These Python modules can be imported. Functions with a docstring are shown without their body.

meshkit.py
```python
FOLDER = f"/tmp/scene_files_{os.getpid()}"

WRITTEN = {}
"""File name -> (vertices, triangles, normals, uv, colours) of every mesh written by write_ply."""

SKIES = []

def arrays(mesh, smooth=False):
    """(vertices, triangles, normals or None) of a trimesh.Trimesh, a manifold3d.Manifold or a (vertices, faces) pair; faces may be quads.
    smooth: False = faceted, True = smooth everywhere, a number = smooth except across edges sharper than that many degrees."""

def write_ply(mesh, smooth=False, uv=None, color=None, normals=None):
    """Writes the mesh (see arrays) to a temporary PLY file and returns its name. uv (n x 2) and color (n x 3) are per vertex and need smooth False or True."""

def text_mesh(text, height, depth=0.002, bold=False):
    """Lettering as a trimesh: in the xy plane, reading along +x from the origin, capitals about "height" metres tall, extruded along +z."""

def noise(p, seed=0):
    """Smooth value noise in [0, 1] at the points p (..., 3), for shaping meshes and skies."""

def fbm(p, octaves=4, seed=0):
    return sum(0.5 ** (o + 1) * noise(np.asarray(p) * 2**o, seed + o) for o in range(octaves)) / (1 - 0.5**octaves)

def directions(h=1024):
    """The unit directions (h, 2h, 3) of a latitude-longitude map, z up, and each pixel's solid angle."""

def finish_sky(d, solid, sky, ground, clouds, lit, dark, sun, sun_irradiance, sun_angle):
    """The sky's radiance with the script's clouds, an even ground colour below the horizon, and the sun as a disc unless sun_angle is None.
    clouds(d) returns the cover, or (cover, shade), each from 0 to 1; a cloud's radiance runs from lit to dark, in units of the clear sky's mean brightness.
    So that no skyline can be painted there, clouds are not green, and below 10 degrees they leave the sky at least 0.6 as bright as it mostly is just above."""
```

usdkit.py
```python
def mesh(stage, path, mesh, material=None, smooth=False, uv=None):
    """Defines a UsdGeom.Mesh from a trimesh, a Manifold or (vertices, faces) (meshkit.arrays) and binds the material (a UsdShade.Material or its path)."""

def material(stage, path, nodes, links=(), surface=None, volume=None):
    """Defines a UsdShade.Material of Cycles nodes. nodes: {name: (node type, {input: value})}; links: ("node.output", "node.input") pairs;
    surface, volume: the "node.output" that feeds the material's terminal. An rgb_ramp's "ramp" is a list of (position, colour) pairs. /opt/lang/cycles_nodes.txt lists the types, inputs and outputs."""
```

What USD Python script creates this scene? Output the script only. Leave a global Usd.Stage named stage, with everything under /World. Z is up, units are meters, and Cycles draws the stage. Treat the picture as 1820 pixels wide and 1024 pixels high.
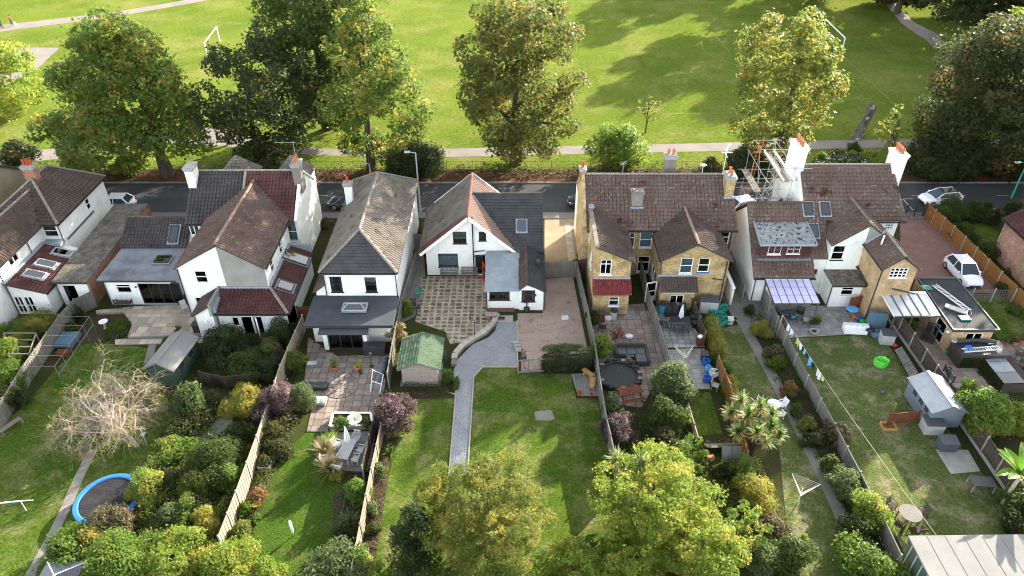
import math, random
import numpy as np, trimesh, manifold3d as m3, usdkit, meshkit
from shapely.geometry import Polygon, box as sbox, Point, LineString
from shapely.ops import unary_union
from pxr import Usd, UsdGeom, UsdLux, UsdShade, Gf, Sdf

stage = Usd.Stage.CreateInMemory()
UsdGeom.SetStageUpAxis(stage, UsdGeom.Tokens.z)
UsdGeom.SetStageMetersPerUnit(stage, 1.0)
UsdGeom.Xform.Define(stage, '/World')
# ------------------------------------------------------------------ camera, sky, sun, exposure
CAM_H, FPX = 38.0, 1290.0
PITCH = math.atan(936 / FPX)
SUN_AZ, SUN_EL = math.radians(40), math.radians(17.2)
EXPOSURE = 2.27
cam = UsdGeom.Camera.Define(stage, '/World/drone_camera')
cam.CreateHorizontalApertureAttr(36.0); cam.CreateVerticalApertureAttr(36.0 * 576 / 1024)
cam.CreateFocalLengthAttr(36.0 * FPX / 1820)
cam.CreateClippingRangeAttr(Gf.Vec2f(0.5, 3000))
cam.CreateExposureAttr(EXPOSURE)
cam.AddTranslateOp().Set(Gf.Vec3d(0, 0, CAM_H)); cam.AddRotateXOp().Set(90 - math.degrees(PITCH))
usdkit.material(stage, '/World/Looks/sky_air', {
    's': ('sky_texture', {'sky_type': 'single_scattering', 'sun_disc': False, 'sun_elevation': SUN_EL, 'sun_rotation': SUN_AZ, 'aerosol_density': 1.2}),
    'h': ('hsv', {'saturation': .38}), 'b': ('background_shader', {'strength': 0.128})}, [('s.color', 'h.color'), ('h.color', 'b.color')], surface='b.background')
sky = UsdLux.DomeLight.Define(stage, '/World/sky')
UsdShade.MaterialBindingAPI.Apply(sky.GetPrim()).Bind(UsdShade.Material.Get(stage, '/World/Looks/sky_air'))
sky.GetPrim().SetCustomDataByKey('kind', 'structure')
sun = UsdLux.DistantLight.Define(stage, '/World/sun')
sun.CreateNormalizeAttr(True); sun.CreateIntensityAttr(1.25); sun.CreateAngleAttr(0.5); sun.CreateColorAttr(Gf.Vec3f(1, .9, .74))
sun.AddRotateXYZOp().Set(Gf.Vec3f(-(90 - math.degrees(SUN_EL)), 0, -math.degrees(SUN_AZ)))

# ------------------------------------------------------------------ where things stand
_c, _s = math.cos(PITCH), math.sin(PITCH)
def _ray(px, py):
    x, y = (px - 910) / FPX, -(py - 512) / FPX
    return np.array([x, _c + y * _s, -_s + y * _c])
def at(px, py, z=0.0):
    d = _ray(px, py); t = (z - CAM_H) / d[2]
    return np.array([d[0] * t, d[1] * t, z])
def onY(px, py, Y):
    d = _ray(px, py); t = Y / d[1]; return d[0] * t, CAM_H + d[2] * t
def onX(px, py, X):
    d = _ray(px, py); t = X / d[0]; return d[1] * t, CAM_H + d[2] * t
def onP(px, py, p, n):
    d = _ray(px, py); o = np.array([0, 0, CAM_H]); t = np.dot(np.asarray(p) - o, n) / np.dot(d, n)
    return o + d * t
def mpp(px, py):
    p = at(px, py); return (p[1] * _c + CAM_H * _s) / FPX
# ------------------------------------------------------------------ prims
_used = {}
def num(parent, name):
    k = (str(parent), name); n = _used.get(k, 0); _used[k] = n + 1
    return f'{parent}/{name}' if n == 0 else f'{parent}/{name}_{n:03d}'
def path_of(p): return '/World' if p is None else str(p.GetPath())
def tag(o, label=None, cat=None, group=None, kind=None):
    for k, v in (('label', label), ('category', cat), ('group', group), ('kind', kind)):
        if v: o.SetCustomDataByKey(k, v)
    return o
def thing(name, label, cat, loc=(0, 0, 0), rz=0.0, group=None):
    x = UsdGeom.Xform.Define(stage, num('/World', name))
    x.AddTranslateOp().Set(Gf.Vec3d(*map(float, loc))); x.AddRotateZOp().Set(float(rz))
    return tag(x.GetPrim(), label, cat, group)
def copy(proto, label, loc, rz=0.0, scale=None):
    base = proto.GetName().rstrip('0123456789').rstrip('_')
    x = UsdGeom.Xform.Define(stage, num('/World', base)); p = x.GetPrim()
    p.GetReferences().AddInternalReference(proto.GetPath()); p.SetInstanceable(True)
    was = proto.GetCustomData()
    x.GetPrim().GetAttribute('xformOp:translate').Set(Gf.Vec3d(*map(float, loc)))
    x.GetPrim().GetAttribute('xformOp:rotateZ').Set(float(rz))
    return tag(p, label, was['category'], was.get('group'))
def put(name, mesh, mat, parent=None, smooth=False, **kw):
    if isinstance(mesh, B): mesh = mesh.mesh()
    m = usdkit.mesh(stage, num(path_of(parent), name), mesh, MAT[mat], smooth)
    return tag(m.GetPrim(), **kw)
class B:
    def __init__(s): s.v, s.f, s.n = [], [], 0
    def add(s, v, f):
        v = np.asarray(v, float); f = np.asarray(f, int)
        if f.shape[1] == 4: f = np.vstack([f[:, [0, 1, 2]], f[:, [0, 2, 3]]])
        s.v.append(v); s.f.append(f + s.n); s.n += len(v); return s
    def mesh(s): return np.vstack(s.v), np.vstack(s.f)
    def box(s, x0, x1, y0, y1, z0, z1, rz=0, c=None):
        v = np.array([[x, y, z] for z in (z0, z1) for x, y in ((x0, y0), (x1, y0), (x1, y1), (x0, y1))], float)
        if rz:
            c = np.array(c if c is not None else (0, 0)); q = v[:, :2] - c; a = math.radians(rz)
            v[:, :2] = np.stack([q[:, 0] * math.cos(a) - q[:, 1] * math.sin(a), q[:, 0] * math.sin(a) + q[:, 1] * math.cos(a)], 1) + c
        return s.add(v, [[3, 2, 1, 0], [4, 5, 6, 7], [0, 1, 5, 4], [1, 2, 6, 5], [2, 3, 7, 6], [3, 0, 4, 7]])
    def bar(s, p, q, w, h=None, up=(0, 0, 1)):
        p, q = np.asarray(p, float), np.asarray(q, float); h = h or w
        d = q - p; d = d / (np.linalg.norm(d) + 1e-9); up = np.asarray(up, float)
        if abs(np.dot(d, up)) > .98: up = np.array([1., 0, 0])
        a = np.cross(d, up); a /= np.linalg.norm(a); b = np.cross(a, d)
        v = [e + a * i * w / 2 + b * j * h / 2 for e in (p, q) for i, j in ((-1, -1), (1, -1), (1, 1), (-1, 1))]
        return s.add(v, [[0, 1, 2, 3], [7, 6, 5, 4], [4, 5, 1, 0], [5, 6, 2, 1], [6, 7, 3, 2], [7, 4, 0, 3]])
    def tube(s, pts, r, n=6, cap=True):
        pts = np.asarray(pts, float); r = np.broadcast_to(r, len(pts))
        t = np.gradient(pts, axis=0); t /= np.linalg.norm(t, axis=1, keepdims=True) + 1e-9
        ref = np.array([0, 0, 1.]) if abs(t[0, 2]) < .9 else np.array([1., 0, 0])
        V = []; a = np.cross(t[0], ref); a /= np.linalg.norm(a)
        an = np.arange(n) * 2 * math.pi / n
        for i in range(len(pts)):
            a = a - t[i] * np.dot(a, t[i]); a /= np.linalg.norm(a) + 1e-9; b = np.cross(t[i], a)
            V.append(pts[i] + r[i] * (np.cos(an)[:, None] * a + np.sin(an)[:, None] * b))
        F = [[i * n + k, i * n + (k + 1) % n, (i + 1) * n + (k + 1) % n, (i + 1) * n + k] for i in range(len(pts) - 1) for k in range(n)]
        s.add(np.vstack(V), F)
        if cap:
            for i, o in ((0, 1), (len(pts) - 1, 0)):
                ring = V[i]; s.add(np.vstack([ring, ring.mean(0)]), [[k, (k + 1) % n, n] if not o else [(k + 1) % n, k, n] for k in range(n)])
        return s
    def lathe(s, prof, loc=(0, 0, 0), n=16):
        prof = np.asarray(prof, float); an = np.arange(n) * 2 * math.pi / n
        V = np.vstack([np.stack([r * np.cos(an), r * np.sin(an), np.full(n, z)], 1) for r, z in prof]) + np.asarray(loc, float)
        F = [[i * n + k, i * n + (k + 1) % n, (i + 1) * n + (k + 1) % n, (i + 1) * n + k] for i in range(len(prof) - 1) for k in range(n)]
        return s.add(V, F)
    def slab(s, pts, t):
        # planar polygon (any winding) given thickness t below its face
        pts = np.asarray(pts, float); nrm = normal(pts)
        if nrm[2] < 0: pts, nrm = pts[::-1], -nrm
        n = len(pts); v = np.vstack([pts, pts - nrm * t])
        tri = earcut(pts, nrm)
        f = [list(x) for x in tri] + [[x[2] + n, x[1] + n, x[0] + n] for x in tri]
        for i in range(n):
            j = (i + 1) % n; f += [[i, i + n, j + n], [i, j + n, j]]
        return s.add(v, f)
    def tri(s, m):
        return s.add(np.array(m.vertices), np.array(m.faces))
    def man(s, m):
        q = m.to_mesh(); return s.add(q.vert_properties[:, :3], q.tri_verts)
def normal(p):
    p = np.asarray(p, float); q = np.roll(p, -1, 0); n = np.cross(p, q).sum(0); return n / np.linalg.norm(n)
def earcut(pts, nrm):
    k = int(np.argmax(np.abs(nrm))); ax = [(1, 2), (2, 0), (0, 1)][k]
    q = pts[:, ax] * (1, 1 if nrm[k] > 0 else -1)
    idx = list(range(len(pts))); out = []
    cr = lambda a, b, c: (b[0] - a[0]) * (c[1] - a[1]) - (b[1] - a[1]) * (c[0] - a[0])
    g = 0
    sg = 1 if sum(cr((0, 0), q[i - 1], q[i]) for i in range(len(q))) > 0 else -1
    while len(idx) > 3 and g < 4000:
        g += 1
        for i in range(len(idx)):
            a, b, c = idx[i - 1], idx[i], idx[(i + 1) % len(idx)]
            if cr(q[a], q[b], q[c]) * sg <= 1e-12: continue
            if any(all(cr(q[u], q[w], q[p]) * sg >= -1e-12 for u, w in ((a, b), (b, c), (c, a))) for p in idx if p not in (a, b, c)): continue
            out.append([a, b, c]); idx.pop(i); break
        else: break
    out.append(idx[:3]); return out
def sheet(pts, z, cell=None):
    p = np.array([[x, y, z] for x, y in pts], float)
    if normal(p)[2] < 0: p = p[::-1]
    return p, np.array(earcut(p, np.array([0, 0, 1.])))
def pxsheet(pts, z): return sheet([at(*q, z)[:2] for q in pts], z)

# ------------------------------------------------------------------ materials
MAT = {}
def M(name, c1, c2=None, s=1.0, isl=0.0, obj=0.0, rough=.8, bump=0.0, bs=20.0, spots=(), metal=0.0, spec=None, stretch=None, wet=None, fine=.25, fs=18.0, bd=.02):
    c2 = c2 or c1; spec = (.06 if rough >= .7 else .3) if spec is None else spec
    N = {'g': ('geometry', {}), 'n': ('noise_texture', {'scale': s, 'detail': 4.0, 'roughness': .6}),
         'r': ('rgb_ramp', {'ramp': [(.32, c1), (.68, c2)]}), 'p': ('principled_bsdf', {'roughness': rough, 'metallic': metal, 'specular_ior_level': spec})}
    L = [('n.fac', 'r.fac')]
    src = 'g.position'
    if stretch:
        N['m'] = ('mapping', {'scale': stretch}); L += [('g.position', 'm.vector')]; src = 'm.vector'
    L += [(src, 'n.vector')]
    col = 'r.color'
    N['f'] = ('noise_texture', {'scale': fs, 'detail': 3.0, 'roughness': .7}); L += [(src, 'f.vector')]
    N['fr'] = ('map_range', {'from_min': .3, 'from_max': .7, 'to_min': 1 - fine, 'to_max': 1 + fine}); L += [('f.fac', 'fr.value')]
    N['h1'] = ('hsv', {}); L += [(col, 'h1.color'), ('fr.result', 'h1.value')]; col = 'h1.color'
    for i, (sc, scale, lo, hi) in enumerate(spots):
        N[f's{i}'] = ('noise_texture', {'scale': scale, 'detail': 5.0, 'roughness': .65}); N[f'sr{i}'] = ('map_range', {'from_min': lo, 'from_max': hi, 'to_min': 0, 'to_max': 1, 'clamp': True})
        N[f'sm{i}'] = ('mix_color', {'b': sc}); L += [('g.position', f's{i}.vector'), (f's{i}.fac', f'sr{i}.value'), (f'sr{i}.result', f'sm{i}.fac'), (col, f'sm{i}.a')]; col = f'sm{i}.result'
    for amt, node, sock in ((isl, 'g', 'random_per_island'), (obj, 'oi', 'random')):
        if amt:
            if node == 'oi': N['oi'] = ('object_info', {})
            N['v' + node] = ('map_range', {'from_min': 0, 'from_max': 1, 'to_min': 1 - amt, 'to_max': 1 + amt}); N['w' + node] = ('hsv', {})
            L += [(f'{node}.{sock}', f'v{node}.value'), (f'v{node}.result', f'w{node}.value'), (col, f'w{node}.color')]; col = f'w{node}.color'
    L += [(col, 'p.base_color')]
    if bump:
        N['bn'] = ('noise_texture', {'scale': bs, 'detail': 4.0, 'roughness': .7}); N['b'] = ('bump', {'strength': bump, 'distance': bd})
        L += [(src, 'bn.vector'), ('bn.fac', 'b.height'), ('b.normal', 'p.normal')]
    MAT[name] = usdkit.material(stage, '/World/Looks/' + name, N, L, surface='p.BSDF')
def BRICK(name, c1, c2, mortar, var=.3):
    N = {'g': ('geometry', {}), 'sx': ('separate_xyz', {}), 'a': ('math', {'math_type': 'add'}), 'cx': ('combine_xyz', {}),
         'b': ('brick_texture', {'scale': 1.0, 'brick_width': .24, 'row_height': .08, 'mortar_size': .008, 'color1': c1, 'color2': c2, 'mortar': mortar, 'mortar_smooth': .3}),
         'n': ('noise_texture', {'scale': 1.1, 'detail': 5.0}), 'mr': ('map_range', {'from_min': .3, 'from_max': .7, 'to_min': 1 - var, 'to_max': 1 + var}), 'h': ('hsv', {}),
         'n2': ('noise_texture', {'scale': 9.0, 'detail': 3.0}), 'mr2': ('map_range', {'from_min': .3, 'from_max': .7, 'to_min': 1 - var * .8, 'to_max': 1 + var * .8}), 'h2': ('hsv', {}),
         'bu': ('bump', {'strength': .5, 'distance': .012}), 'p': ('principled_bsdf', {'roughness': .9, 'specular_ior_level': .2})}
    L = [('g.position', 'sx.vector'), ('sx.x', 'a.value1'), ('sx.y', 'a.value2'), ('a.value', 'cx.x'), ('sx.z', 'cx.y'), ('cx.vector', 'b.vector'), ('g.position', 'n.vector'), ('n.fac', 'mr.value'),
         ('b.color', 'h.color'), ('mr.result', 'h.value'), ('g.position', 'n2.vector'), ('n2.fac', 'mr2.value'), ('h.color', 'h2.color'), ('mr2.result', 'h2.value'), ('h2.color', 'p.base_color'), ('n2.fac', 'bu.height'), ('bu.normal', 'p.normal')]
    MAT[name] = usdkit.material(stage, '/World/Looks/' + name, N, L, surface='p.BSDF')
LG = 1.62
def LEAF(name, cols, alt=None, asc=.5, trans=.5, rough=.45, lo=.5, hi=.66, ts=1.6):
    cols = [tuple(min(.6, x * LG) for x in c) for c in cols]; alt = alt and tuple(min(.6, x * LG) for x in alt)
    N = {'g': ('geometry', {}), 'r': ('rgb_ramp', {'ramp': [(i / max(1, len(cols) - 1), c) for i, c in enumerate(cols)]}),
         'p': ('principled_bsdf', {'roughness': rough, 'specular_ior_level': .22}), 't': ('translucent_bsdf', {}), 'x': ('mix_closure', {'fac': trans}), 'h': ('hsv', {'value': ts, 'saturation': 1.0})}
    L = [('g.random_per_island', 'r.fac')]; col = 'r.color'
    if alt:
        N['n'] = ('noise_texture', {'scale': asc, 'detail': 3.0, 'roughness': .6}); N['mr'] = ('map_range', {'from_min': lo, 'from_max': hi, 'to_min': 0, 'to_max': .85, 'clamp': True}); N['m'] = ('mix_color', {'b': alt})
        L += [('g.position', 'n.vector'), ('n.fac', 'mr.value'), ('mr.result', 'm.fac'), (col, 'm.a')]; col = 'm.result'
    L += [(col, 'p.base_color'), (col, 'h.color'), ('h.color', 't.color'), ('p.BSDF', 'x.closure1'), ('t.BSDF', 'x.closure2')]
    MAT[name] = usdkit.material(stage, '/World/Looks/' + name, N, L, surface='x.closure')
def PANE(name, tint, ior=1.6, rough=.03, fac=None):
    MAT[name] = usdkit.material(stage, '/World/Looks/' + name, {'f': ('fresnel', {'IOR': ior}), 't': ('transparent_bsdf', {'color': tint}), 'g': ('glossy_bsdf', {'roughness': rough, 'color': (1, 1, 1)}), 'x': ('mix_closure', {})},
                                [('f.fac', 'x.fac'), ('t.BSDF', 'x.closure1'), ('g.BSDF', 'x.closure2')], surface='x.closure')
white = (.74, .74, .71)
M('white_render', white, (.68, .675, .64), s=.9, fine=.07, fs=9, rough=.9, bump=.2, bs=30, stretch=(1, 1, .45), spots=[((.55, .54, .49), .7, .56, .75), ((.42, .42, .37), 2.2, .68, .8)])
M('cream_render', (.66, .6, .47), (.58, .52, .41), s=.8, fine=.06, rough=.9, bump=.15, bs=30)
M('grey_render', (.27, .26, .24), (.21, .205, .19), s=.9, fine=.12, rough=.95, bump=.3, bs=40)
M('old_render', (.36, .29, .2), (.28, .23, .16), s=.7, fine=.15, rough=.95, bump=.3, bs=40)
BRICK('yellow_brick', (.42, .29, .125), (.26, .175, .085), (.27, .23, .16), .38)
BRICK('pale_brick', (.45, .30, .15), (.33, .21, .11), (.36, .3, .22), .25)
BRICK('red_brick', (.28, .115, .07), (.19, .085, .06), (.25, .2, .16), .3)
BRICK('red_brick_light', (.36, .18, .12), (.26, .13, .09), (.36, .3, .25), .25)
lich = ((.4, .38, .33), 5.0, .66, .74)
M('tile_brown', (0.115, 0.084, 0.070), (0.169, 0.128, 0.108), s=.7, isl=.45, rough=.85, bump=.2, bs=14, spots=[lich, ((.06, .05, .035), .9, .55, .75)])
M('tile_dark', (0.065, 0.058, 0.058), (0.104, 0.091, 0.087), s=.6, isl=.3, rough=.85, bump=.2, bs=14, spots=[lich])
M('tile_maroon', (0.115, 0.052, 0.046), (0.184, 0.090, 0.081), s=.9, isl=.4, rough=.8, bump=.2, bs=14, spots=[((.4, .36, .33), 4.0, .66, .75)])
M('tile_mixed', (0.150, 0.098, 0.078), (0.221, 0.156, 0.130), s=.5, isl=.42, rough=.85, bump=.25, bs=14, spots=[((.36, .34, .3), 3.2, .56, .72), ((.09, .03, .025), .6, .6, .7)])
M('tile_grey', (0.167, 0.144, 0.121), (0.259, 0.224, 0.190), s=.7, isl=.3, rough=.9, bump=.2, bs=16, spots=[((.36, .34, .28), 4.0, .64, .76), ((.085, .075, .055), 1.0, .55, .7)])
M('slate', (0.090, 0.092, 0.094), (0.150, 0.146, 0.142), s=1.0, isl=.55, rough=.8, bump=.12, bs=18, spots=[((.3, .3, .28), 5.0, .68, .76)])
M('tile_red_new', (.17, .035, .038), (.21, .05, .05), s=1.0, isl=.12, rough=.7)
M('tile_pink', (.33, .22, .175), (.26, .17, .14), s=1.0, isl=.25, spots=[((.24, .21, .18), .7, .5, .65)])
M('ridge_tile', (.22, .2, .17), (.3, .27, .23), s=1.5, isl=.25, rough=.9)
M('ridge_red', (.2, .09, .065), (.26, .13, .1), s=1.5, isl=.25, rough=.9)
M('felt_grey', (.16, .17, .19), (.23, .24, .26), s=.7, fine=.12, rough=.75, spots=[((.12, .12, .135), .5, .5, .65)])
M('felt_blue', (.2, .235, .26), (.27, .3, .32), s=1.2, fine=.1, rough=.55, spots=[((.34, .36, .37), 1.2, .6, .75)])
M('felt_black', (0.036, 0.038, 0.042), (0.054, 0.056, 0.060), s=1.0, fine=.2, rough=.75, spots=[((.09, .085, .08), 3.0, .62, .75)])
M('felt_dark', (.055, .06, .07), (.075, .08, .09), s=.8, fine=.1, rough=.7)
M('moss_roof', (.18, .165, .145), (.085, .072, .058), s=1.6, fine=.5, fs=9, rough=.95, bump=.8, bs=8, bd=.05, spots=[((.11, .09, .045), .6, .56, .68), ((.33, .31, .28), 3.0, .6, .7)])
M('lichen_roof', (.30, .31, .31), (.2, .21, .215), s=1.5, fine=.3, fs=10, rough=.9, bump=.4, bs=10, spots=[((.035, .04, .045), 3.6, .52, .6)])
M('lead', (.2, .23, .27), (.28, .31, .35), s=3, rough=.6)
M('upvc', (.8, .8, .79), rough=.35, fine=.02, spec=.5)
M('black_frame', (.02, .02, .022), rough=.4, fine=.05, spec=.5)
M('brown_frame', (.05, .03, .025), rough=.5, fine=.05)
M('plastic_black', (.025, .025, .027), (.035, .035, .038), rough=.45, fine=.1)
M('grey_plastic', (.33, .33, .32), (.39, .39, .37), rough=.5, fine=.05)
M('dark_grey_plastic', (.06, .065, .075), (.075, .08, .09), rough=.5, fine=.05)
M('room', (.09, .085, .08), (.13, .12, .11), s=2)
M('blind', (.55, .62, .7), (.6, .66, .72), s=2, fine=.03)
M('curtain', (.5, .5, .48), (.3, .3, .3), s=6, fine=.1)
PANE('glass', (.62, .68, .7)); PANE('glass_sky', (.5, .6, .72), ior=2.2); PANE('poly_clear', (.66, .66, .8), ior=1.7, rough=.25)
M('polycarbonate', (.62, .63, .66), (.5, .51, .54), s=.8, fine=.05, rough=.25, spec=.6)
M('wood_grey', (.19, .175, .15), (.26, .24, .21), s=2, isl=.22, obj=.1, fine=.15, rough=.9, stretch=(1, 1, .25))
M('wood_dark', (.07, .055, .045), (.105, .085, .07), s=2, isl=.2, obj=.1, rough=.9)
M('wood_pale', (.42, .34, .24), (.33, .27, .2), s=2, isl=.18, obj=.1, rough=.9)
M('wood_orange', (.33, .15, .05), (.25, .115, .042), s=1.2, isl=.15, obj=.12, rough=.8, stretch=(1, 1, .3))
M('wood_red', (.2, .075, .04), (.14, .055, .035), s=1.5, isl=.2, obj=.12, rough=.8)
M('wood_honey', (.42, .22, .07), (.36, .19, .06), s=3, rough=.6)
M('deck_grey', (.2, .19, .17), (.27, .25, .22), s=2, isl=.15, obj=.2, rough=.9)
M('concrete', (.33, .32, .29), (.26, .25, .23), s=2, obj=.1, rough=.9, bump=.2, bs=25)
M('concrete_dark', (.17, .155, .135), (.22, .205, .18), s=1.2, rough=.95, bump=.3, bs=20, obj=.12, spots=[((.1, .1, .075), 1.0, .6, .75)])
M('sandstone', (.42, .35, .26), (.34, .29, .235), s=1.2, obj=.3, rough=.9, spots=[((.4, .27, .16), .5, .55, .7), ((.22, .18, .14), 2.5, .62, .75)])
M('slab_brown', (.20, .165, .14), (.25, .21, .18), s=1.2, obj=.22, rough=.9, spots=[((.13, .115, .1), 1.4, .55, .7)])
M('slab_grey', (.26, .255, .24), (.33, .32, .3), s=1.2, obj=.2, rough=.9, spots=[((.17, .16, .145), 1.2, .52, .68)])
M('slab_pink', (.30, .235, .2), (.24, .19, .165), s=1.1, obj=.2, rough=.9, spots=[((.19, .165, .145), 1.0, .52, .68)])
M('cobble_dark', (.21, .17, .125), (.13, .108, .085), s=1.2, obj=.4, rough=.9)
M('cobble_joint', (.40, .345, .26), (.31, .265, .195), s=.8, fine=.2, rough=.95, bump=.3, bs=20)
M('paving_light', (.40, .36, .3), (.33, .3, .25), s=1, obj=.15, rough=.9)
M('asphalt', (.052, .054, .057), (.068, .069, .071), s=.35, fine=.18, fs=30, rough=.9, bump=.2, bs=60, spots=[((.09, .085, .08), .25, .55, .7)])
M('pavement', (.15, .145, .135), (.19, .18, .17), s=.6, fine=.2, rough=.9)
M('park_tarmac', (.185, .165, .15), (.225, .2, .18), s=.4, fine=.15, rough=.9)
M('road_paint', (.5, .5, .48), (.38, .38, .36), s=5, rough=.8)
M('leaf_litter', (.06, .038, .022), (.115, .055, .028), s=.8, fine=.7, fs=7, rough=.95, bump=1, bs=9, bd=.08, spots=[((.05, .045, .03), .5, .52, .68), ((.2, .075, .03), .22, .56, .66)])
M('gravel_blue', (.22, .23, .243), (.29, .295, .305), s=.8, fine=.6, fs=14, rough=.9, bump=1, bs=14, bd=.05)
M('gravel_brown', (.30, .215, .17), (.38, .29, .235), s=.5, fine=.55, fs=12, rough=.95, bump=.8, bs=14, bd=.04, spots=[((.35, .28, .22), 2, .6, .7), ((.15, .11, .09), 1.5, .58, .7)])
M('gravel_white', (.42, .41, .39), (.32, .31, .29), s=1.5, fine=.5, fs=10, rough=.95, bump=.8, bs=12, bd=.05)
M('block_paving', (.23, .13, .11), (.18, .105, .09), s=.8, fine=.35, fs=12, rough=.9, bump=.5, bs=16, spots=[((.28, .2, .17), 1.2, .58, .72)])
M('sand_drive', (.31, .245, .175), (.24, .19, .13), s=.9, fine=.5, fs=12, rough=.95, bump=.3, bs=15)
M('soil', (.075, .052, .036), (.045, .034, .025), s=1.5, fine=.5, fs=8, rough=1, bump=1, bs=7, bd=.08, spots=[((.05, .07, .018), .8, .5, .62)])
M('bark', (.10, .075, .055), (.06, .047, .037), s=3, rough=.95, bump=.8, bs=12, bd=.05, stretch=(1, 1, .3))
M('bark_pale', (.40, .33, .28), (.27, .215, .175), s=4, rough=.9, bump=.4, bs=15)
M('stump_wood', (.17, .15, .13), (.09, .078, .068), s=1.5, rough=.95, bump=.7, bs=6, bd=.1, stretch=(1, 1, .25), spots=[((.42, .39, .35), 1.2, .56, .62)])
M('steel', (.42, .43, .44), (.5, .51, .52), s=5, rough=.35, metal=.8)
M('galv', (.36, .38, .39), rough=.5, metal=.5)
M('white_paint', (.78, .78, .76), rough=.5, fine=.03)
M('car_white', (.78, .79, .8), rough=.18, fine=.0, spec=.6); M('car_black', (.012, .013, .015), rough=.15, fine=0, spec=.6); M('car_dark', (.03, .035, .045), rough=.15, fine=0, spec=.6)
M('car_glass', (.02, .028, .04), rough=.08, fine=0, spec=.4); M('tyre', (.02, .02, .02), rough=.9); M('rim', (.4, .4, .42), rough=.3, metal=.7)
M('lamp_clear', (.7, .72, .74), rough=.1, spec=.8, fine=0); M('lamp_red', (.35, .02, .02), rough=.2, fine=0)
M('terracotta', (.42, .17, .09), (.34, .13, .07), s=4, rough=.85); M('pot_red', (.40, .085, .04), (.3, .07, .04), s=4, rough=.85)
M('dead_leaf', (.35, .16, .05), (.22, .08, .03), s=4, isl=.3)
for n_, c_ in dict(blue_pad=(.03, .17, .5), green_lime=(.12, .62, .06), teal=(.03, .26, .2), teal_blue=(.05, .33, .4), blue=(.03, .14, .55), sky_blue=(.12, .45, .8), red=(.5, .03, .03), orange=(.7, .16, .03), yellow=(.7, .55, .05), navy=(.012, .018, .05), black_mat=(.018, .018, .02),
                     tarp_blue=(.09, .15, .2), cloth_white=(.8, .8, .8), cloth_lemon=(.6, .6, .2), cloth_mint=(.2, .6, .55), shed_green=(.05, .08, .06), cream_paint=(.66, .63, .52), skin=(.45, .27, .2), hair=(.03, .02, .015), denim=(.06, .08, .13), bright_green=(.1, .55, .05), wicker=(.045, .04, .038), pond=(.02, .025, .022), silver=(.42, .42, .42), scaff_yellow=(.7, .5, .05), rope=(.55, .5, .4), shed_blue=(.17, .2, .24), pink_paint=(.42, .34, .3)).items():
    M(n_, c_, tuple(x * .85 for x in c_), s=3, rough=.6, fine=.1, isl=.06)
M('shingle_green', (.09, .135, .085), (.13, .18, .12), s=1.5, isl=.22, rough=.85)
M('felt_silver', (.27, .285, .295), (.2, .215, .23), s=1.5, rough=.6, spots=[((.22, .25, .27), 2.0, .55, .7)])
M('felt_pale', (.195, .19, .183), (.235, .228, .215), s=.8, rough=.85, fine=.1)
M('glass_dish', (.55, .53, .42), rough=.4); M('trampoline_mat', (.022, .022, .025), (.035, .035, .038), s=.8, fine=.3, fs=4, rough=.75, stretch=(1, 3, 1))
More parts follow.
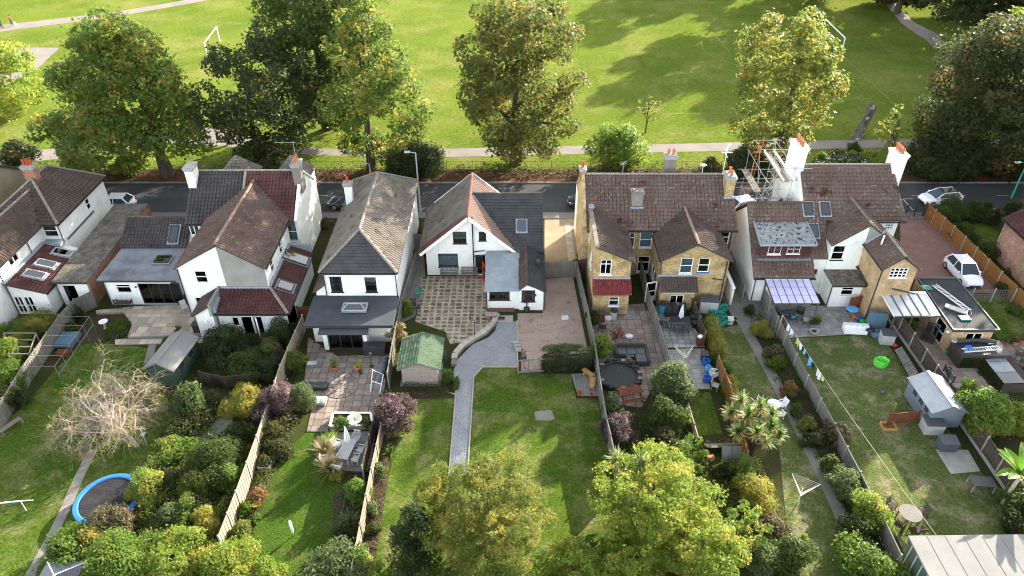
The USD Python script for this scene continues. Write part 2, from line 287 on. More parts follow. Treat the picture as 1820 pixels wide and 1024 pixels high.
# foliage
LEAF('leaf_maple', [(0.054, 0.084, 0.016), (0.096, 0.126, 0.022), (0.144, 0.168, 0.034)], (0.180, 0.150, 0.030), .5)
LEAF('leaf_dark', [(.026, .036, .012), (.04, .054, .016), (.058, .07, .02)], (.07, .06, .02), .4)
LEAF('leaf_lime', [(0.067, 0.110, 0.018), (0.116, 0.171, 0.024), (0.159, 0.201, 0.037)], (0.183, 0.183, 0.037), .45)
LEAF('leaf_yellow', [(0.098, 0.134, 0.020), (0.159, 0.195, 0.027), (0.220, 0.238, 0.037)], (0.207, 0.183, 0.037), .6)
LEAF('leaf_olive', [(0.073, 0.091, 0.018), (0.122, 0.134, 0.024), (0.171, 0.177, 0.037)], (0.207, 0.165, 0.037), .6)
LEAF('leaf_gold', [(0.134, 0.134, 0.024), (0.195, 0.183, 0.034), (0.110, 0.134, 0.027)], (0.207, 0.171, 0.037), .8)
LEAF('leaf_copper', [(.028, .036, .013), (.048, .055, .018), (.05, .066, .02)], (.1, .062, .022), .25, lo=.53, hi=.7)
LEAF('leaf_chestnut', [(.05, .062, .014), (.08, .09, .02), (.11, .115, .028)], (.13, .095, .025), .5)
LEAF('leaf_purple', [(.05, .03, .034), (.075, .05, .052), (.12, .085, .085)], (.17, .14, .13), 1.2)
LEAF('leaf_variegated', [(.06, .08, .03), (.12, .14, .06), (.26, .26, .16)], (.07, .09, .03), 1.0)
LEAF('leaf_blossom', [(.08, .1, .04), (.35, .34, .28), (.5, .47, .4)], (.05, .075, .025), 1.1, lo=.42, hi=.52)
LEAF('leaf_conifer', [(.02, .032, .011), (.032, .05, .015), (.045, .066, .018)], (.055, .075, .02), .8)
LEAF('leaf_green', [(.036, .054, .012), (.058, .082, .018), (.08, .105, .022)], (.04, .055, .015), .8)
LEAF('leaf_bright', [(.055, .09, .012), (.08, .13, .018), (.11, .16, .025)], (.045, .08, .015), .8)
LEAF('leaf_brown', [(.08, .065, .035), (.12, .095, .055), (.09, .09, .04)], (.07, .07, .03), 1.0)
LEAF('leaf_rust', [(.13, .065, .03), (.17, .085, .04), (.12, .09, .03)], (.1, .1, .03), 1.0)
LEAF('leaf_red', [(.05, .09, .02), (.22, .04, .035), (.08, .1, .03)], (.05, .09, .02), 2.0)
LEAF('leaf_straw', [(.2, .16, .085), (.27, .22, .12), (.13, .12, .05)], (.1, .1, .035), 1.5)
LEAF('leaf_palm', [(.05, .085, .02), (.09, .13, .03), (.14, .17, .05)], (.3, .3, .16), 1.5)
LEAF('leaf_palmdry', [(.32, .26, .1), (.4, .33, .13), (.25, .23, .08)], (.2, .2, .06), 1.5)
LEAF('leaf_banana', [(.07, .14, .015), (.11, .2, .02), (.15, .24, .03)], (.2, .22, .06), .7, rough=.35)
LEAF('leaf_litter_red', [(.13, .035, .015), (.2, .06, .02), (.26, .1, .03)], (.1, .06, .03), 1.0, trans=.1)
def GRASS(name, c1, c2, dry, s=.3, dlo=.55, dhi=.72, bump=1.0, fs=(26, 26, 26), bd=.12):
    N = {'g': ('geometry', {}), 'n': ('noise_texture', {'scale': s, 'detail': 6.0, 'roughness': .65}), 'r': ('rgb_ramp', {'ramp': [(.35, c1), (.65, c2)]}),
         'd': ('noise_texture', {'scale': s * 1.7, 'detail': 7.0, 'roughness': .72}), 'dr': ('map_range', {'from_min': dlo, 'from_max': dhi, 'to_min': 0, 'to_max': .8, 'clamp': True}), 'm': ('mix_color', {'b': dry}),
         'mp': ('mapping', {'scale': fs}), 'f': ('noise_texture', {'scale': .35, 'detail': 6.0, 'roughness': .8}), 'fr': ('map_range', {'from_min': .3, 'from_max': .7, 'to_min': .4, 'to_max': 1.6}), 'h': ('hsv', {}),
         'b': ('bump', {'strength': bump, 'distance': bd}), 'p': ('principled_bsdf', {'roughness': 1.0, 'specular_ior_level': .0}), 'add': ('math', {'math_type': 'multiply'})}
    L = [('g.position', 'n.vector'), ('n.fac', 'r.fac'), ('g.position', 'd.vector'), ('d.fac', 'dr.value'), ('dr.result', 'm.fac'), ('r.color', 'm.a'), ('g.position', 'mp.vector'), ('mp.vector', 'f.vector'), ('f.fac', 'fr.value'),
         ('m.result', 'h.color'), ('fr.result', 'h.value'), ('h.color', 'p.base_color'), ('f.fac', 'b.height'), ('b.normal', 'p.normal')]
    MAT[name] = usdkit.material(stage, '/World/Looks/' + name, N, L, surface='p.BSDF')
GRASS('grass_park', (.09, .132, .02), (.13, .17, .027), (.205, .195, .065), s=.07, dlo=.47, dhi=.7, fs=(5, 14, 5))
GRASS('grass_lawn', (.055, .1, .015), (.09, .135, .02), (.23, .205, .095), s=.3, dlo=.475, dhi=.68, fs=(15, 15, 15), bd=.2)
GRASS('grass_green', (.045, .088, .013), (.065, .115, .017), (.13, .125, .045), s=.4, dlo=.52, dhi=.7, fs=(18, 18, 18), bd=.18)
GRASS('grass_dry', (.085, .115, .035), (.12, .145, .048), (.30, .255, .165), s=.32, dlo=.49, dhi=.65, fs=(16, 16, 16), bd=.18)
GRASS('ground_green', (.035, .05, .014), (.055, .065, .02), (.07, .05, .034), s=.4, dlo=.45, dhi=.6)
# ------------------------------------------------------------------ building helpers
OFF = {}
_put0 = put
def put(name, mesh, mat, parent=None, smooth=False, **kw):
    if isinstance(mesh, B): mesh = mesh.mesh()
    elif hasattr(mesh, 'to_mesh'):
        q = mesh.to_mesh(); mesh = (np.array(q.vert_properties[:, :3]), np.array(q.tri_verts))
    if parent is not None:
        o = OFF.get('/'.join(str(parent.GetPath()).split('/')[:3]))
        if o is not None: mesh = (np.asarray(mesh[0], float) - o, mesh[1])
    return _put0(name, mesh, mat, parent, smooth, **kw)
def wthing(name, label, cat, loc, group=None):
    t = thing(name, label, cat, loc, 0, group); OFF[str(t.GetPath())] = np.array([*map(float, loc)]); return t
def hull(p): return m3.Manifold.hull_points(np.asarray(p, float))
def mbox(x0, x1, y0, y1, z0, z1): return m3.Manifold.cube([x1 - x0, y1 - y0, z1 - z0]).translate([x0, y0, z0])
def gable_pts(x0, x1, y0, y1, ze, xr, zr, axis='y'):
    if axis == 'y': return [(x, y, z) for y in (y0, y1) for x, z in ((x0, 0), (x1, 0), (x0, ze), (x1, ze), (xr, zr))]
    return [(x, y, z) for x in (x0, x1) for y, z in ((y0, 0), (y1, 0), (y0, ze), (y1, ze), (xr, zr))]
class House:
    def __init__(s, name, label, loc, cat='house'):
        s.t = wthing(name, label, cat, loc); s.bodies = []; s.cut = []
    def body(s, mat, pts, name='wall', hollow=True, t=.22):
        s.bodies.append((name, mat, np.asarray(pts, float), hollow, t)); return s
    def box(s, mat, x0, x1, y0, y1, z0, z1, **k):
        return s.body(mat, [(x, y, z) for x in (x0, x1) for y in (y0, y1) for z in (z0, z1)], **k)
    def finish(s):
        for name, mat, p, hollow, t in s.bodies:
            m = hull(p)
            if hollow:
                lo, hi = p.min(0), p.max(0); c = (lo + hi) / 2; c[2] = lo[2]
                q = (p - c) * (1 - 2 * t / (hi - lo)) + c; q[:, 2] = np.where(p[:, 2] <= lo[2] + .01, lo[2] - .05, q[:, 2])
                m = m - hull(q)
            for k in s.cut: m = m - k
            put(name, m, mat, s.t)
    def win(s, face, pos, rect, cols=2, rows=(), frame='upvc', sill='upvc', pane='glass', fill=None, kind='window', px=True, label=None, cut=True):
        if face == 'S' and px:
            x0, y0, x1, y1 = rect; ym, xm = (y0 + y1) / 2, (x0 + x1) / 2
            u0, u1 = onY(x0, ym, pos)[0], onY(x1, ym, pos)[0]; z1, z0 = onY(xm, y0, pos)[1], onY(xm, y1, pos)[1]
        else: u0, u1, z0, z1 = rect
        def bx(b, ua, ub, za, zb, na, nb):
            if face == 'S': b.box(ua, ub, pos - nb, pos - na, za, zb)
            elif face == 'E': b.box(pos + na, pos + nb, ua, ub, za, zb)
            else: b.box(pos - nb, pos - na, ua, ub, za, zb)
        if cut:
            b = B(); bx(b, u0, u1, z0, z1, -.6, .3); v = b.mesh()[0]; s.cut.append(hull(v))
        f = .06; b = B(); N = (-.13, -.03)
        bx(b, u0, u0 + f, z0, z1, *N); bx(b, u1 - f, u1, z0, z1, *N); bx(b, u0 + f, u1 - f, z0, z0 + f, *N); bx(b, u0 + f, u1 - f, z1 - f, z1, *N)
        for i in range(1, cols):
            u = u0 + (u1 - u0) * i / cols; bx(b, u - f * .5, u + f * .5, z0 + f, z1 - f, N[0] + .01, N[1] - .005)
        for r in rows:
            z = z0 + (z1 - z0) * r; bx(b, u0 + f, u1 - f, z - f * .45, z + f * .45, N[0] + .015, N[1] - .01)
        w = tag(put(kind, b, frame, s.t), label)
        b = B(); bx(b, u0 + f * .7, u1 - f * .7, z0 + f * .7, z1 - f * .7, -.09, -.08); put('pane', b, pane, w)
        if not fill and kind == 'window' and u1 - u0 > .6 and int((u0 + z0) * 97) % 3:
            k = (u1 - u0) * (.14 + .08 * (int(u0 * 31) % 3)); b = B(); bx(b, u0 + .02, u0 + k, z0 + .03, z1 - .03, -.2, -.18); put('curtain', b, 'curtain', w); b = B(); bx(b, u1 - k, u1 - .02, z0 + .03, z1 - .03, -.2, -.18); put('curtain', b, 'curtain', w)
        if fill:
            b = B(); bx(b, u0 + .02, u1 - .02, z0 + (z1 - z0) * (fill[1] if len(fill) > 1 else .02), z1 - .03, -.19, -.17); put('blind', b, fill[0], w)
        if sill:
            b = B(); bx(b, u0 - .06, u1 + .06, z0 - .07, z0, -.12, .07); put('sill', b, sill, w)
        return w
    def chimney(s, x, y, wx, wy, z0, z1, mat, pots, cap='concrete', potmat='terracotta', slope=None):
        b = B(); b.box(x - wx / 2, x + wx / 2, y - wy / 2, y + wy / 2, z0, z1 - .35)
        ch = put('chimney', b, mat, s.t); b = B()
        b.box(x - wx / 2 - .05, x + wx / 2 + .05, y - wy / 2 - .05, y + wy / 2 + .05, z1 - .35, z1 - .18).box(x - wx / 2 - .1, x + wx / 2 + .1, y - wy / 2 - .1, y + wy / 2 + .1, z1 - .18, z1 - .02)
        b.box(x - wx / 2 + .04, x + wx / 2 - .04, y - wy / 2 + .04, y + wy / 2 - .04, z1 - .02, z1 + .04); put('corbel', b, cap, ch)
        for i in range(pots):
            f = (i + .5) / pots - .5
            px, py = (x + f * (wx - .1), y) if wx > wy else (x, y + f * (wy - .1))
            b = B().lathe([(.02, z1), (.15, z1), (.125, z1 + .1), (.115, z1 + .42), (.15, z1 + .45), (.15, z1 + .52), (.1, z1 + .52), (.1, z1 + .2)], (px, py, 0), 12); put('chimney_pot', b, potmat, ch)
        return ch
    def pipe(s, pts, r=.045, mat='plastic_black', name='downpipe'):
        put(name, B().tube(pts, r, 6), mat, s.t)
    def gutter(s, p, q, mat='plastic_black'):
        put('gutter', B().bar(p, q, .13, .1), mat, s.t)
    def roof(s, pts, mat, w=.3, h=.33, roll=True, stagger=False, t=.09, name='roof', under='tile_dark', tiles=True, seed=0):
        pts = np.asarray(pts, float); b = B().slab(pts, t); r = put(name, b, under if tiles else mat, s.t)
        if tiles: put('roof_tiles', tile_field(pts, w, h, roll, stagger, seed), mat, r, kind='stuff')
        return r
    def ridge(s, p, q, mat='ridge_tile', r=.13):
        p, q = np.asarray(p, float), np.asarray(q, float); L = np.linalg.norm(q - p); n = max(1, int(L / .42)); b = B()
        d = (q - p) / L; a = np.cross(d, (0, 0, 1)); a /= np.linalg.norm(a); up = np.cross(a, d); th = np.linspace(-.15, math.pi + .15, 6)
        for i in range(n):
            e0, e1 = p + d * L * (i + .02) / n, p + d * L * (i + .98) / n; rr = r * (1 + .06 * ((i * 37) % 5 - 2) / 2)
            v = [e + rr * (math.cos(k) * a + math.sin(k) * .75 * up) for e in (e0, e1) for k in th]
            b.add(v, [[k, k + 1, k + 7, k + 6] for k in range(5)]).add(v[:6], [[0, 1, 2], [0, 2, 3], [0, 3, 4], [0, 4, 5]]).add(v[6:], [[2, 1, 0], [3, 2, 0], [4, 3, 0], [5, 4, 0]])
        put('ridge_tiles', b, mat, s.t)
    def skylight(s, px, plane, mat='dark_grey_plastic', pane='glass_sky', blind=True, name='skylight', w=None, wh=None, parent=None):
        p, n = plane; c = onP(*px, p, n)
        u = np.cross((0, 0, 1), n); u = u / np.linalg.norm(u) if np.linalg.norm(u) > 1e-3 else np.array([1., 0, 0]); v = np.cross(n, u)
        W, Hh = wh
        def q(a, bb, k): return c + u * a + v * bb + n * k
        b = B(); f = .09
        for (a0, b0), (a1, b1) in (((-W, -Hh), (W, -Hh)), ((W, -Hh), (W, Hh)), ((W, Hh), (-W, Hh)), ((-W, Hh), (-W, -Hh))):
            b.bar(q(a0, b0, .14), q(a1, b1, .14), f, .16, n)
        r = put(name, b, mat, s.t)
        b = B().slab([q(-W, -Hh, .19), q(W, -Hh, .19), q(W, Hh, .19), q(-W, Hh, .19)], .012); put('pane', b, pane, r)
        b = B().slab([q(-W, -Hh, .155), q(W, -Hh, .155), q(W, Hh, .155), q(-W, Hh, .155)], .01); put('blind', b, 'blind' if blind else 'room', r)
        b = B().slab([q(-W - .16, -Hh - .2, .1), q(W + .16, -Hh - .2, .1), q(W + .16, Hh + .16, .1), q(-W - .16, Hh + .16, .1)], .03); put('flashing', b, 'lead', r)
def pl(*pts):
    p = np.asarray(pts, float); n = normal(p); return p[0], n if n[2] > 0 else -n
def tile_field(pts, w, h, roll=True, stagger=False, seed=0):
    rng = np.random.default_rng(seed + int(abs(pts.sum() * 10)) % 9999)
    n = normal(pts)
    if n[2] < 0: pts, n = pts[::-1], -n
    u = np.cross((0, 0, 1), n); u /= np.linalg.norm(u); v = np.cross(n, u); o = pts[0]
    q = np.stack([(pts - o) @ u, (pts - o) @ v], 1); poly = Polygon(q)
    if not poly.is_valid: poly = poly.buffer(0)
    u0, v0, u1, v1 = poly.bounds; rows = max(1, round((v1 - v0) / h)); h = (v1 - v0) / rows
    b = B(); inner = poly.buffer(-1e-6)
    prof = [(0, .0), (.5, .0), (.68, .055), (.84, .055), (.96, -.02)] if roll else [(0.01, 0), (.985, 0)]
    k = len(prof)
    F = [[i, i + 1, k + i + 1, k + i] for i in range(k - 1)] + [[2 * k + i, 2 * k + i + 1, i + 1, i] for i in range(k - 1)] + [[2 * k, 0, k, k]] + [[k - 1, 3 * k - 1, 2 * k - 1, 2 * k - 1]]
    for r in range(rows):
        a, vb = v0 + r * h, v0 + (r + 1) * h; x = u0 - (w / 2 if stagger and r % 2 else 0)
        while x < u1 - 1e-6:
            cell = sbox(x, a, x + w, vb)
            t0, t1 = .075 + rng.uniform(-.01, .015), .012 + rng.uniform(-.004, .004); jj = rng.uniform(-.006, .006)
            if poly.contains(cell):
                low = [(x + p * w, a - .02 + jj, t0 + z) for p, z in prof]; hi = [(x + p * w, vb + .01, t1 + z * .9) for p, z in prof]; sk = [(x + p * w, a - .02 + jj, 0) for p, z in prof]
                V = np.array(low + hi + sk); b.add(o + V[:, :1] * u + V[:, 1:2] * v + V[:, 2:] * n, F)
            elif poly.intersects(cell):
                c = poly.intersection(cell)
                if c.geom_type == 'Polygon' and c.area > .002:
                    e = np.array(c.exterior.coords)[:-1]; zz = t0 + (t1 - t0) * (e[:, 1] - a) / h; m = len(e)
                    top = o + e[:, :1] * u + e[:, 1:] * v + zz[:, None] * n; bot = o + e[:, :1] * u + e[:, 1:] * v
                    ff = [[0, i, i + 1] for i in range(1, m - 1)] + [t for i in range(m) for t in ([i, m + i, m + (i + 1) % m], [i, m + (i + 1) % m, (i + 1) % m])]
                    if Polygon(e).exterior.is_ccw is False: ff = [x_[::-1] for x_ in ff]
                    b.add(np.vstack([top, bot]), ff)
            x += w
    return b
def gabled(hs, x0, x1, y0, ye, yr, ze, xr, zr, mat, over=.22, matR=None, rmat='ridge_tile', **k):
    # two slopes, ridge along y; near end y0, far ends ye (eaves) and yr (ridge); overhang at the eaves
    sl = (zr - ze) / (xr - x0); sr = (zr - ze) / (x1 - xr); ya, yb = (ye if isinstance(ye, tuple) else (ye, ye))
    L = [(x0 - over, y0, ze - sl * over), (xr, y0, zr), (xr, yr, zr), (x0 - over, ya, ze - sl * over)]; R = [(x1 + over, y0, ze - sr * over), (xr, y0, zr), (xr, yr, zr), (x1 + over, yb, ze - sr * over)]
    hs.roof(L, mat, **k); hs.roof(R, matR or mat, **k); hs.ridge((xr, y0, zr + .05), (xr, yr, zr + .05), rmat)
    return pl(*L), pl(*R)

# ------------------------------------------------------------------ house 1: white house at the left edge
h = House('white_house', 'white house at the left edge with red brick chimney and three maroon lean-to rooflights', (-42.5, 55, 0))
x0, x1, xr = -46.6, -40.4, -43.5
h.body('white_render', [(x, y, z) for x in (x0, x1) for y in (55.45, 64.2) for z in (0, 4.95)] + [(xr, 59.1, 7.2), (xr, 61.5, 7.2)])
A, Bp = (xr, 59.0, 7.4), (xr, 61.6, 7.4)
e = dict(z=4.85)
c = [(x0 - .25, 55.2, 4.85), (x1 + .25, 55.2, 4.85), (x1 + .25, 64.5, 4.85), (x0 - .25, 64.5, 4.85)]
for P in ([c[1], c[2], Bp, A], [c[0], c[1], A], [c[3], c[0], A, Bp], [c[2], c[3], Bp]): h.roof(P, 'tile_brown', w=.3, h=.36)
for p, q in ((A, Bp), (A, c[1]), (A, c[0]), (Bp, c[2])): h.ridge(np.add(p, (0, 0, .05)), np.add(q, (0, 0, .05)))
h.body('white_render', gable_pts(-45.0, -41.9, 45.5, 55.4, 4.9, -43.45, 6.5))
gabled(h, -45.0, -41.9, 45.3, (55.2, 55.2), 58.1, 5.0, -43.45, 6.75, 'tile_brown', over=.3, w=.3, h=.36)
h.body('white_render', [(x, y, z) for y in (48.6, 55.3) for x, z in ((-41.9, 0), (-38.8, 0), (-41.9, 3.05), (-38.8, 2.25))])
lp = [(-41.85, 48.4, 3.25), (-38.6, 48.4, 2.3), (-38.6, 54.6, 2.3), (-41.85, 54.6, 3.25)]
h.roof(lp, 'tile_maroon', w=.28, h=.3); P = pl(*lp)
for px in ((112, 451), (82, 471), (62, 490)): h.skylight(px, P, 'grey_plastic', wh=(.42, .75))
put('flashing', B().box(-41.95, -41.6, 48.4, 54.7, 3.2, 3.42).box(-41.9, -40.3, 54.6, 55.5, 2.9, 3.2), 'lead', h.t)
h.win('S', 48.6, (29.3, 528, 44, 556), 2, (.45,), fill=('blind', .5)); h.win('S', 48.6, (46.5, 528, 62, 556), 2, (.45,), fill=('blind', .5))
h.win('S', 55.45, (76, 398, 101, 421), 1, (.45,), fill=('blind', .4)); h.win('E', -41.9, (50.2, 51.5, 3.7, 4.6), 2); h.win('E', -40.4, (60.4, 61.1, 3.3, 4.4), 1, (.5,))
h.pipe([(-40.35, 55.4, 4.7), (-40.3, 55.3, 3.0)]); h.pipe([(-41.8, 52.9, 4.8), (-41.75, 52.9, 3.3)]); h.pipe([(-41.75, 48.5, 4.7), (-41.75, 48.5, .1)]); h.pipe([(-40.32, 56, 2.9), (-40.32, 61, 2.9)], .09, 'dark_grey_plastic', 'cable_duct')
for p, q in ((c[1], c[2]), (c[0], c[1])): h.gutter(np.add(p, (0, 0, -.08)), np.add(q, (0, 0, -.08)))
h.gutter((-38.55, 48.4, 2.22), (-38.55, 54.6, 2.22)); h.gutter((-41.55, 45.3, 4.75), (-41.55, 55, 4.75))
h.chimney(-43.6, 59.4, 1.0, .7, 6.6, 8.6, 'red_brick', 3, potmat='pot_red')
h.finish()
h = House('garage', 'long flat mossy roofed garage between two white houses with a dark door', (-37.2, 50, 0), 'garage')
h.box('white_render', -38.55, -36.0, 49.9, 62.6, 0, 2.5)
h.box('red_brick', -35.98, -35.8, 49.92, 62.7, 0, 2.52, hollow=False)
h.roof([(-38.7, 49.6, 2.66), (-35.75, 49.6, 2.66), (-35.95, 62.9, 2.66), (-39.2, 62.9, 2.66)], 'moss_roof', tiles=False, t=.14)
h.win('S', 49.9, (-38.1, -37.1, .05, 2.05), 1, frame='wood_dark', sill=None, fill=('wood_dark',), kind='door', px=False); h.gutter((-38.7, 49.52, 2.55), (-35.7, 49.52, 2.55)); h.finish()
h = House('brown_house', 'neighbouring house with dappled brown side wall cut off by the left edge', (-50, 58, 0))
h.body('old_render', gable_pts(-57, -48.2, 55.5, 65, 5.4, 60, 8.2, 'x')); h.roof([(-57.2, 55.2, 5.2), (-48.0, 55.2, 5.2), (-48.0, 60, 8.4), (-57.2, 60, 8.4)], 'tile_brown'); h.roof([(-57.2, 65.3, 5.2), (-48.0, 65.3, 5.2), (-48.0, 60, 8.4), (-57.2, 60, 8.4)], 'tile_brown'); h.finish()

# ------------------------------------------------------------------ house 2: tall pair with white and grey gable
h = House('white_semi_house', 'tall white house pair with half white half grey rear gable and two rendered chimneys', (-24, 55, 0))
X0, X1, YR, ZR = -28.9, -19.15, 59.5, 7.95
def mainz(y): return 5.0 + (y - 55.6) * (ZR - 5.0) / (YR - 55.6)
h.body('white_render', [(x, y, z) for x in (X0, X1) for y, z in ((55.75, 0), (63.2, 0), (55.75, 4.95), (63.2, 5.0), (YR, ZR - .15))])
h.roof([(X0 - .1, 55.35, mainz(55.35)), (-24.15, 55.35, mainz(55.35)), (-24.15, YR, ZR), (X0 - .1, YR, ZR)], 'tile_dark', w=.31, h=.36)
h.roof([(-24.05, 55.35, mainz(55.35)), (X1 - .15, 55.35, mainz(55.35)), (X1 - .15, YR, ZR), (-24.05, YR, ZR)], 'tile_maroon', w=.31, h=.34)
h.roof([(X0 - .1, 63.6, 4.85), (X1 - .15, 63.6, 4.85), (X1 - .15, YR, ZR), (X0 - .1, YR, ZR)], 'tile_brown')
put('party_upstand', B().bar((-24.1, 55.4, mainz(55.4) + .09), (-24.1, YR, ZR + .09), .22, .2), 'ridge_tile', h.t)
h.ridge((X0, YR, ZR + .05), (X1 - .2, YR, ZR + .05))
put('coping', B().bar((X1 - .02, 55.5, 5.05), (X1 - .02, YR, ZR + .08), .26, .14).bar((X1 - .02, YR, ZR + .08), (X1 - .02, 63.3, 5.1), .26, .14), 'white_render', h.t)
for bx_ in (-26.3, -21.0):
    ap = (bx_, 63.2, 7.75); q = [(bx_ - 1.7, 61.3, 6.0), (bx_ + 1.7, 61.3, 6.0), (bx_ + 1.7, 65, 5.6), (bx_ - 1.7, 65, 5.6)]
    for i in range(4): h.roof([q[i], q[(i + 1) % 4], ap], 'tile_grey', h=.3)
    h.box('white_render', bx_ - 1.5, bx_ + 1.5, 63, 64.7, 0, 5.5)
h.body('white_render', gable_pts(-26.95, -19.95, 48.1, 55.75, 5.1, -23.3, 7.1))
put('wall', B().slab([(-23.3, 48.085, 7.15), (-19.95, 48.085, 5.1), (-19.95, 48.085, 2.6), (-23.3, 48.085, 2.6)], .03), 'grey_render', h.t, label='bare grey rendered half of the gable')
PL, PR = gabled(h, -26.95, -19.95, 47.95, (56.1, 56.1), 58.75, 5.2, -23.3, 7.36, 'tile_mixed', over=.12, matR='tile_mixed', rmat='tile_pink')
put('flashing', B().bar((-20.3, 56.1, 5.1), (-23.2, 58.6, 7.3), .3, .06), 'lead', h.t)
# lean-to round two sides
zt, ze = 3.15, 2.3
ra = [(-23.75, 45.7, ze), (-17.9, 45.7, ze), (-19.75, 48.1, zt), (-23.75, 48.1, zt)]; rb = [(-17.9, 45.7, ze), (-17.9, 54.6, ze), (-19.85, 54.6, zt), (-19.85, 48.0, zt)]
h.roof(ra, 'tile_maroon', w=.28, h=.3); h.roof(rb, 'tile_maroon', w=.28, h=.3); h.ridge((-17.9, 45.7, ze + .06), (-19.8, 48.1, zt + .06))
h.body('white_render', [(x, y, z) for x in (-23.7, -18.1) for y, z in ((46.0, 0), (48.1, 0), (46.0, 2.2), (48.1, 2.2))]); h.box('white_render', -20.5, -18.1, 46.02, 54.5, 0, 2.22)
put('flashing', B().box(-23.75, -19.8, 47.95, 48.08, 3.1, 3.3).box(-19.94, -19.7, 48.1, 54.6, 3.1, 3.3).box(-23.85, -23.6, 45.7, 48.1, 2.35, 2.9).box(-19.9, -17.95, 54.5, 54.75, 2.35, 3.2), 'lead', h.t)
for px, wh in (((525, 460), (.62, 1.05)), ((507, 510), (.55, .6))): h.skylight(px, pl(*rb), 'black_frame', wh=wh)
h.body('white_render', [(x, y, z) for y in (45.6, 48.1) for x, z in ((-25.3, 0), (-23.9, 0), (-25.3, 2.2), (-23.9, 3.1))])
h.roof([(-25.55, 45.45, 2.2), (-24.05, 45.45, 3.15), (-24.05, 48.1, 3.15), (-25.55, 48.1, 2.2)], 'tile_brown', w=.22, h=.22); put('parapet', B().box(-24.05, -23.85, 45.5, 48.1, 2.2, 3.3), 'grey_render', h.t)
h.win('S', 48.1, (347, 482, 368, 503), 1, (.5,)); h.win('S', 48.1, (349, 529, 361, 551), 1, (.5,)); h.win('S', 48.1, (418, 488, 449, 511), 2)
h.win('S', 55.75, (509, 396, 528, 428), 1, (.5,), fill=('curtain',)); h.win('S', 55.75, (337, 400, 354, 418), 2); h.win('E', -19.95, (49.6, 50.4, 3.4, 4.7), 1, (.5,)); h.win('E', -19.95, (52.4, 53.2, 3.4, 4.7), 1, (.5,))
h.win('S', 46.0, (432, 563, 452, 604), 1, kind='door', sill=None); h.win('S', 46.0, (453, 563, 470, 604), 1, kind='door', sill=None)
put('door', B().bar((-20.72, 45.95, .1), (-20.72, 45.95, 2.0), .06).bar((-20.35, 45.25, .1), (-20.35, 45.25, 2.0), .06).bar((-20.72, 45.95, .1), (-20.35, 45.25, .1), .08).bar((-20.72, 45.95, 2.0), (-20.35, 45.25, 2.0), .08), 'upvc', h.t, label='open white glazed door')
h.win('S', 46.0, (413, 564, 425, 580), 1)
h.gutter((-27.15, 48, 5.02), (-27.15, 56, 5.02)); h.gutter((-19.75, 48, 5.02), (-19.75, 55.5, 5.02)); h.gutter((X0, 55.3, 4.72), (-27, 55.3, 4.72)); h.gutter((-23.8, 45.62, 2.22), (-17.9, 45.62, 2.22)); h.gutter((-17.82, 45.7, 2.22), (-17.82, 54.6, 2.22))
h.pipe([(-19.9, 48.2, 4.9), (-19.9, 48.2, 3.2)], .05, 'upvc'); h.pipe([(-26.9, 48.05, 5.0), (-25.6, 48.0, .1)][:1] + [(-26.9, 48.0, .1)])
put('vent', B().box(-24.75, -24.45, 45.56, 45.6, 1.4, 1.7), 'upvc', h.t)
h.chimney(-28.7, 58.7, .7, 1.25, 6.3, 8.95, 'white_render', 0, cap='concrete'); h.chimney(-19.25, 58.9, .65, 1.2, 6.3, 9.2, 'concrete_dark', 3, cap='concrete', potmat='terracotta')
put('aerial', B().tube([(-19.3, 59.3, 9.4), (-19.3, 59.3, 10.9)], .02, 5).tube([(-20.9, 59.3, 10.8), (-19.1, 59.3, 10.8)], .02, 5), 'galv', h.t)
h.finish()
h = House('rear_extension', 'single storey white extension with flat grey roof and wide glass doors onto a stone patio', (-31.7, 50, 0), 'extension')
h.box('white_render', -34.6, -28.9, 49.95, 54.6, 0, 2.6); h.roof([(-34.9, 49.7, 2.78), (-28.0, 49.7, 2.78), (-28.9, 54.7, 2.78), (-34.9, 54.7, 2.78)], 'felt_grey', tiles=False, t=.16)
h.body('white_render', [(x, y, z) for x in (-34.8, -28.9) for y, z in ((54.6, 0), (59.6, 0), (54.6, 2.6), (57, 4.3), (59.6, 2.6))])
P1 = [(-35, 54.6, 2.85), (-29, 54.6, 2.85), (-29, 57.1, 4.5), (-35, 57.1, 4.5)]; h.roof(P1, 'tile_dark', w=.28, h=.34); h.roof([(-35, 59.8, 2.85), (-29, 59.8, 2.85), (-29, 57.1, 4.5), (-35, 57.1, 4.5)], 'tile_dark'); h.ridge((-35, 57.1, 4.53), (-29, 57.1, 4.53), 'tile_brown')
h.skylight((310, 417), pl(*P1), 'black_frame', wh=(.35, .8)); h.skylight((290, 463), pl((-34, 50, 2.8), (-30, 50, 2.8), (-30, 54, 2.8)), 'black_frame', wh=(.6, .5))
h.win('S', 49.95, (207, 506, 233, 521), 1, (.7,)); h.win('S', 49.95, (250, 504, 323, 540), 4, frame='black_frame', sill=None, kind='glass_door'); h.gutter((-34.9, 49.62, 2.66), (-28.2, 49.62, 2.66)); h.pipe([(-34.5, 49.85, 2.6), (-34.5, 49.85, 0)]); put('bulkhead_lamp', B().lathe([(.0, 0), (.09, .0), (.07, .08), (0, .1)], (-31.9, 49.85, 1.9), 8), 'plastic_black', h.t)
h.finish()

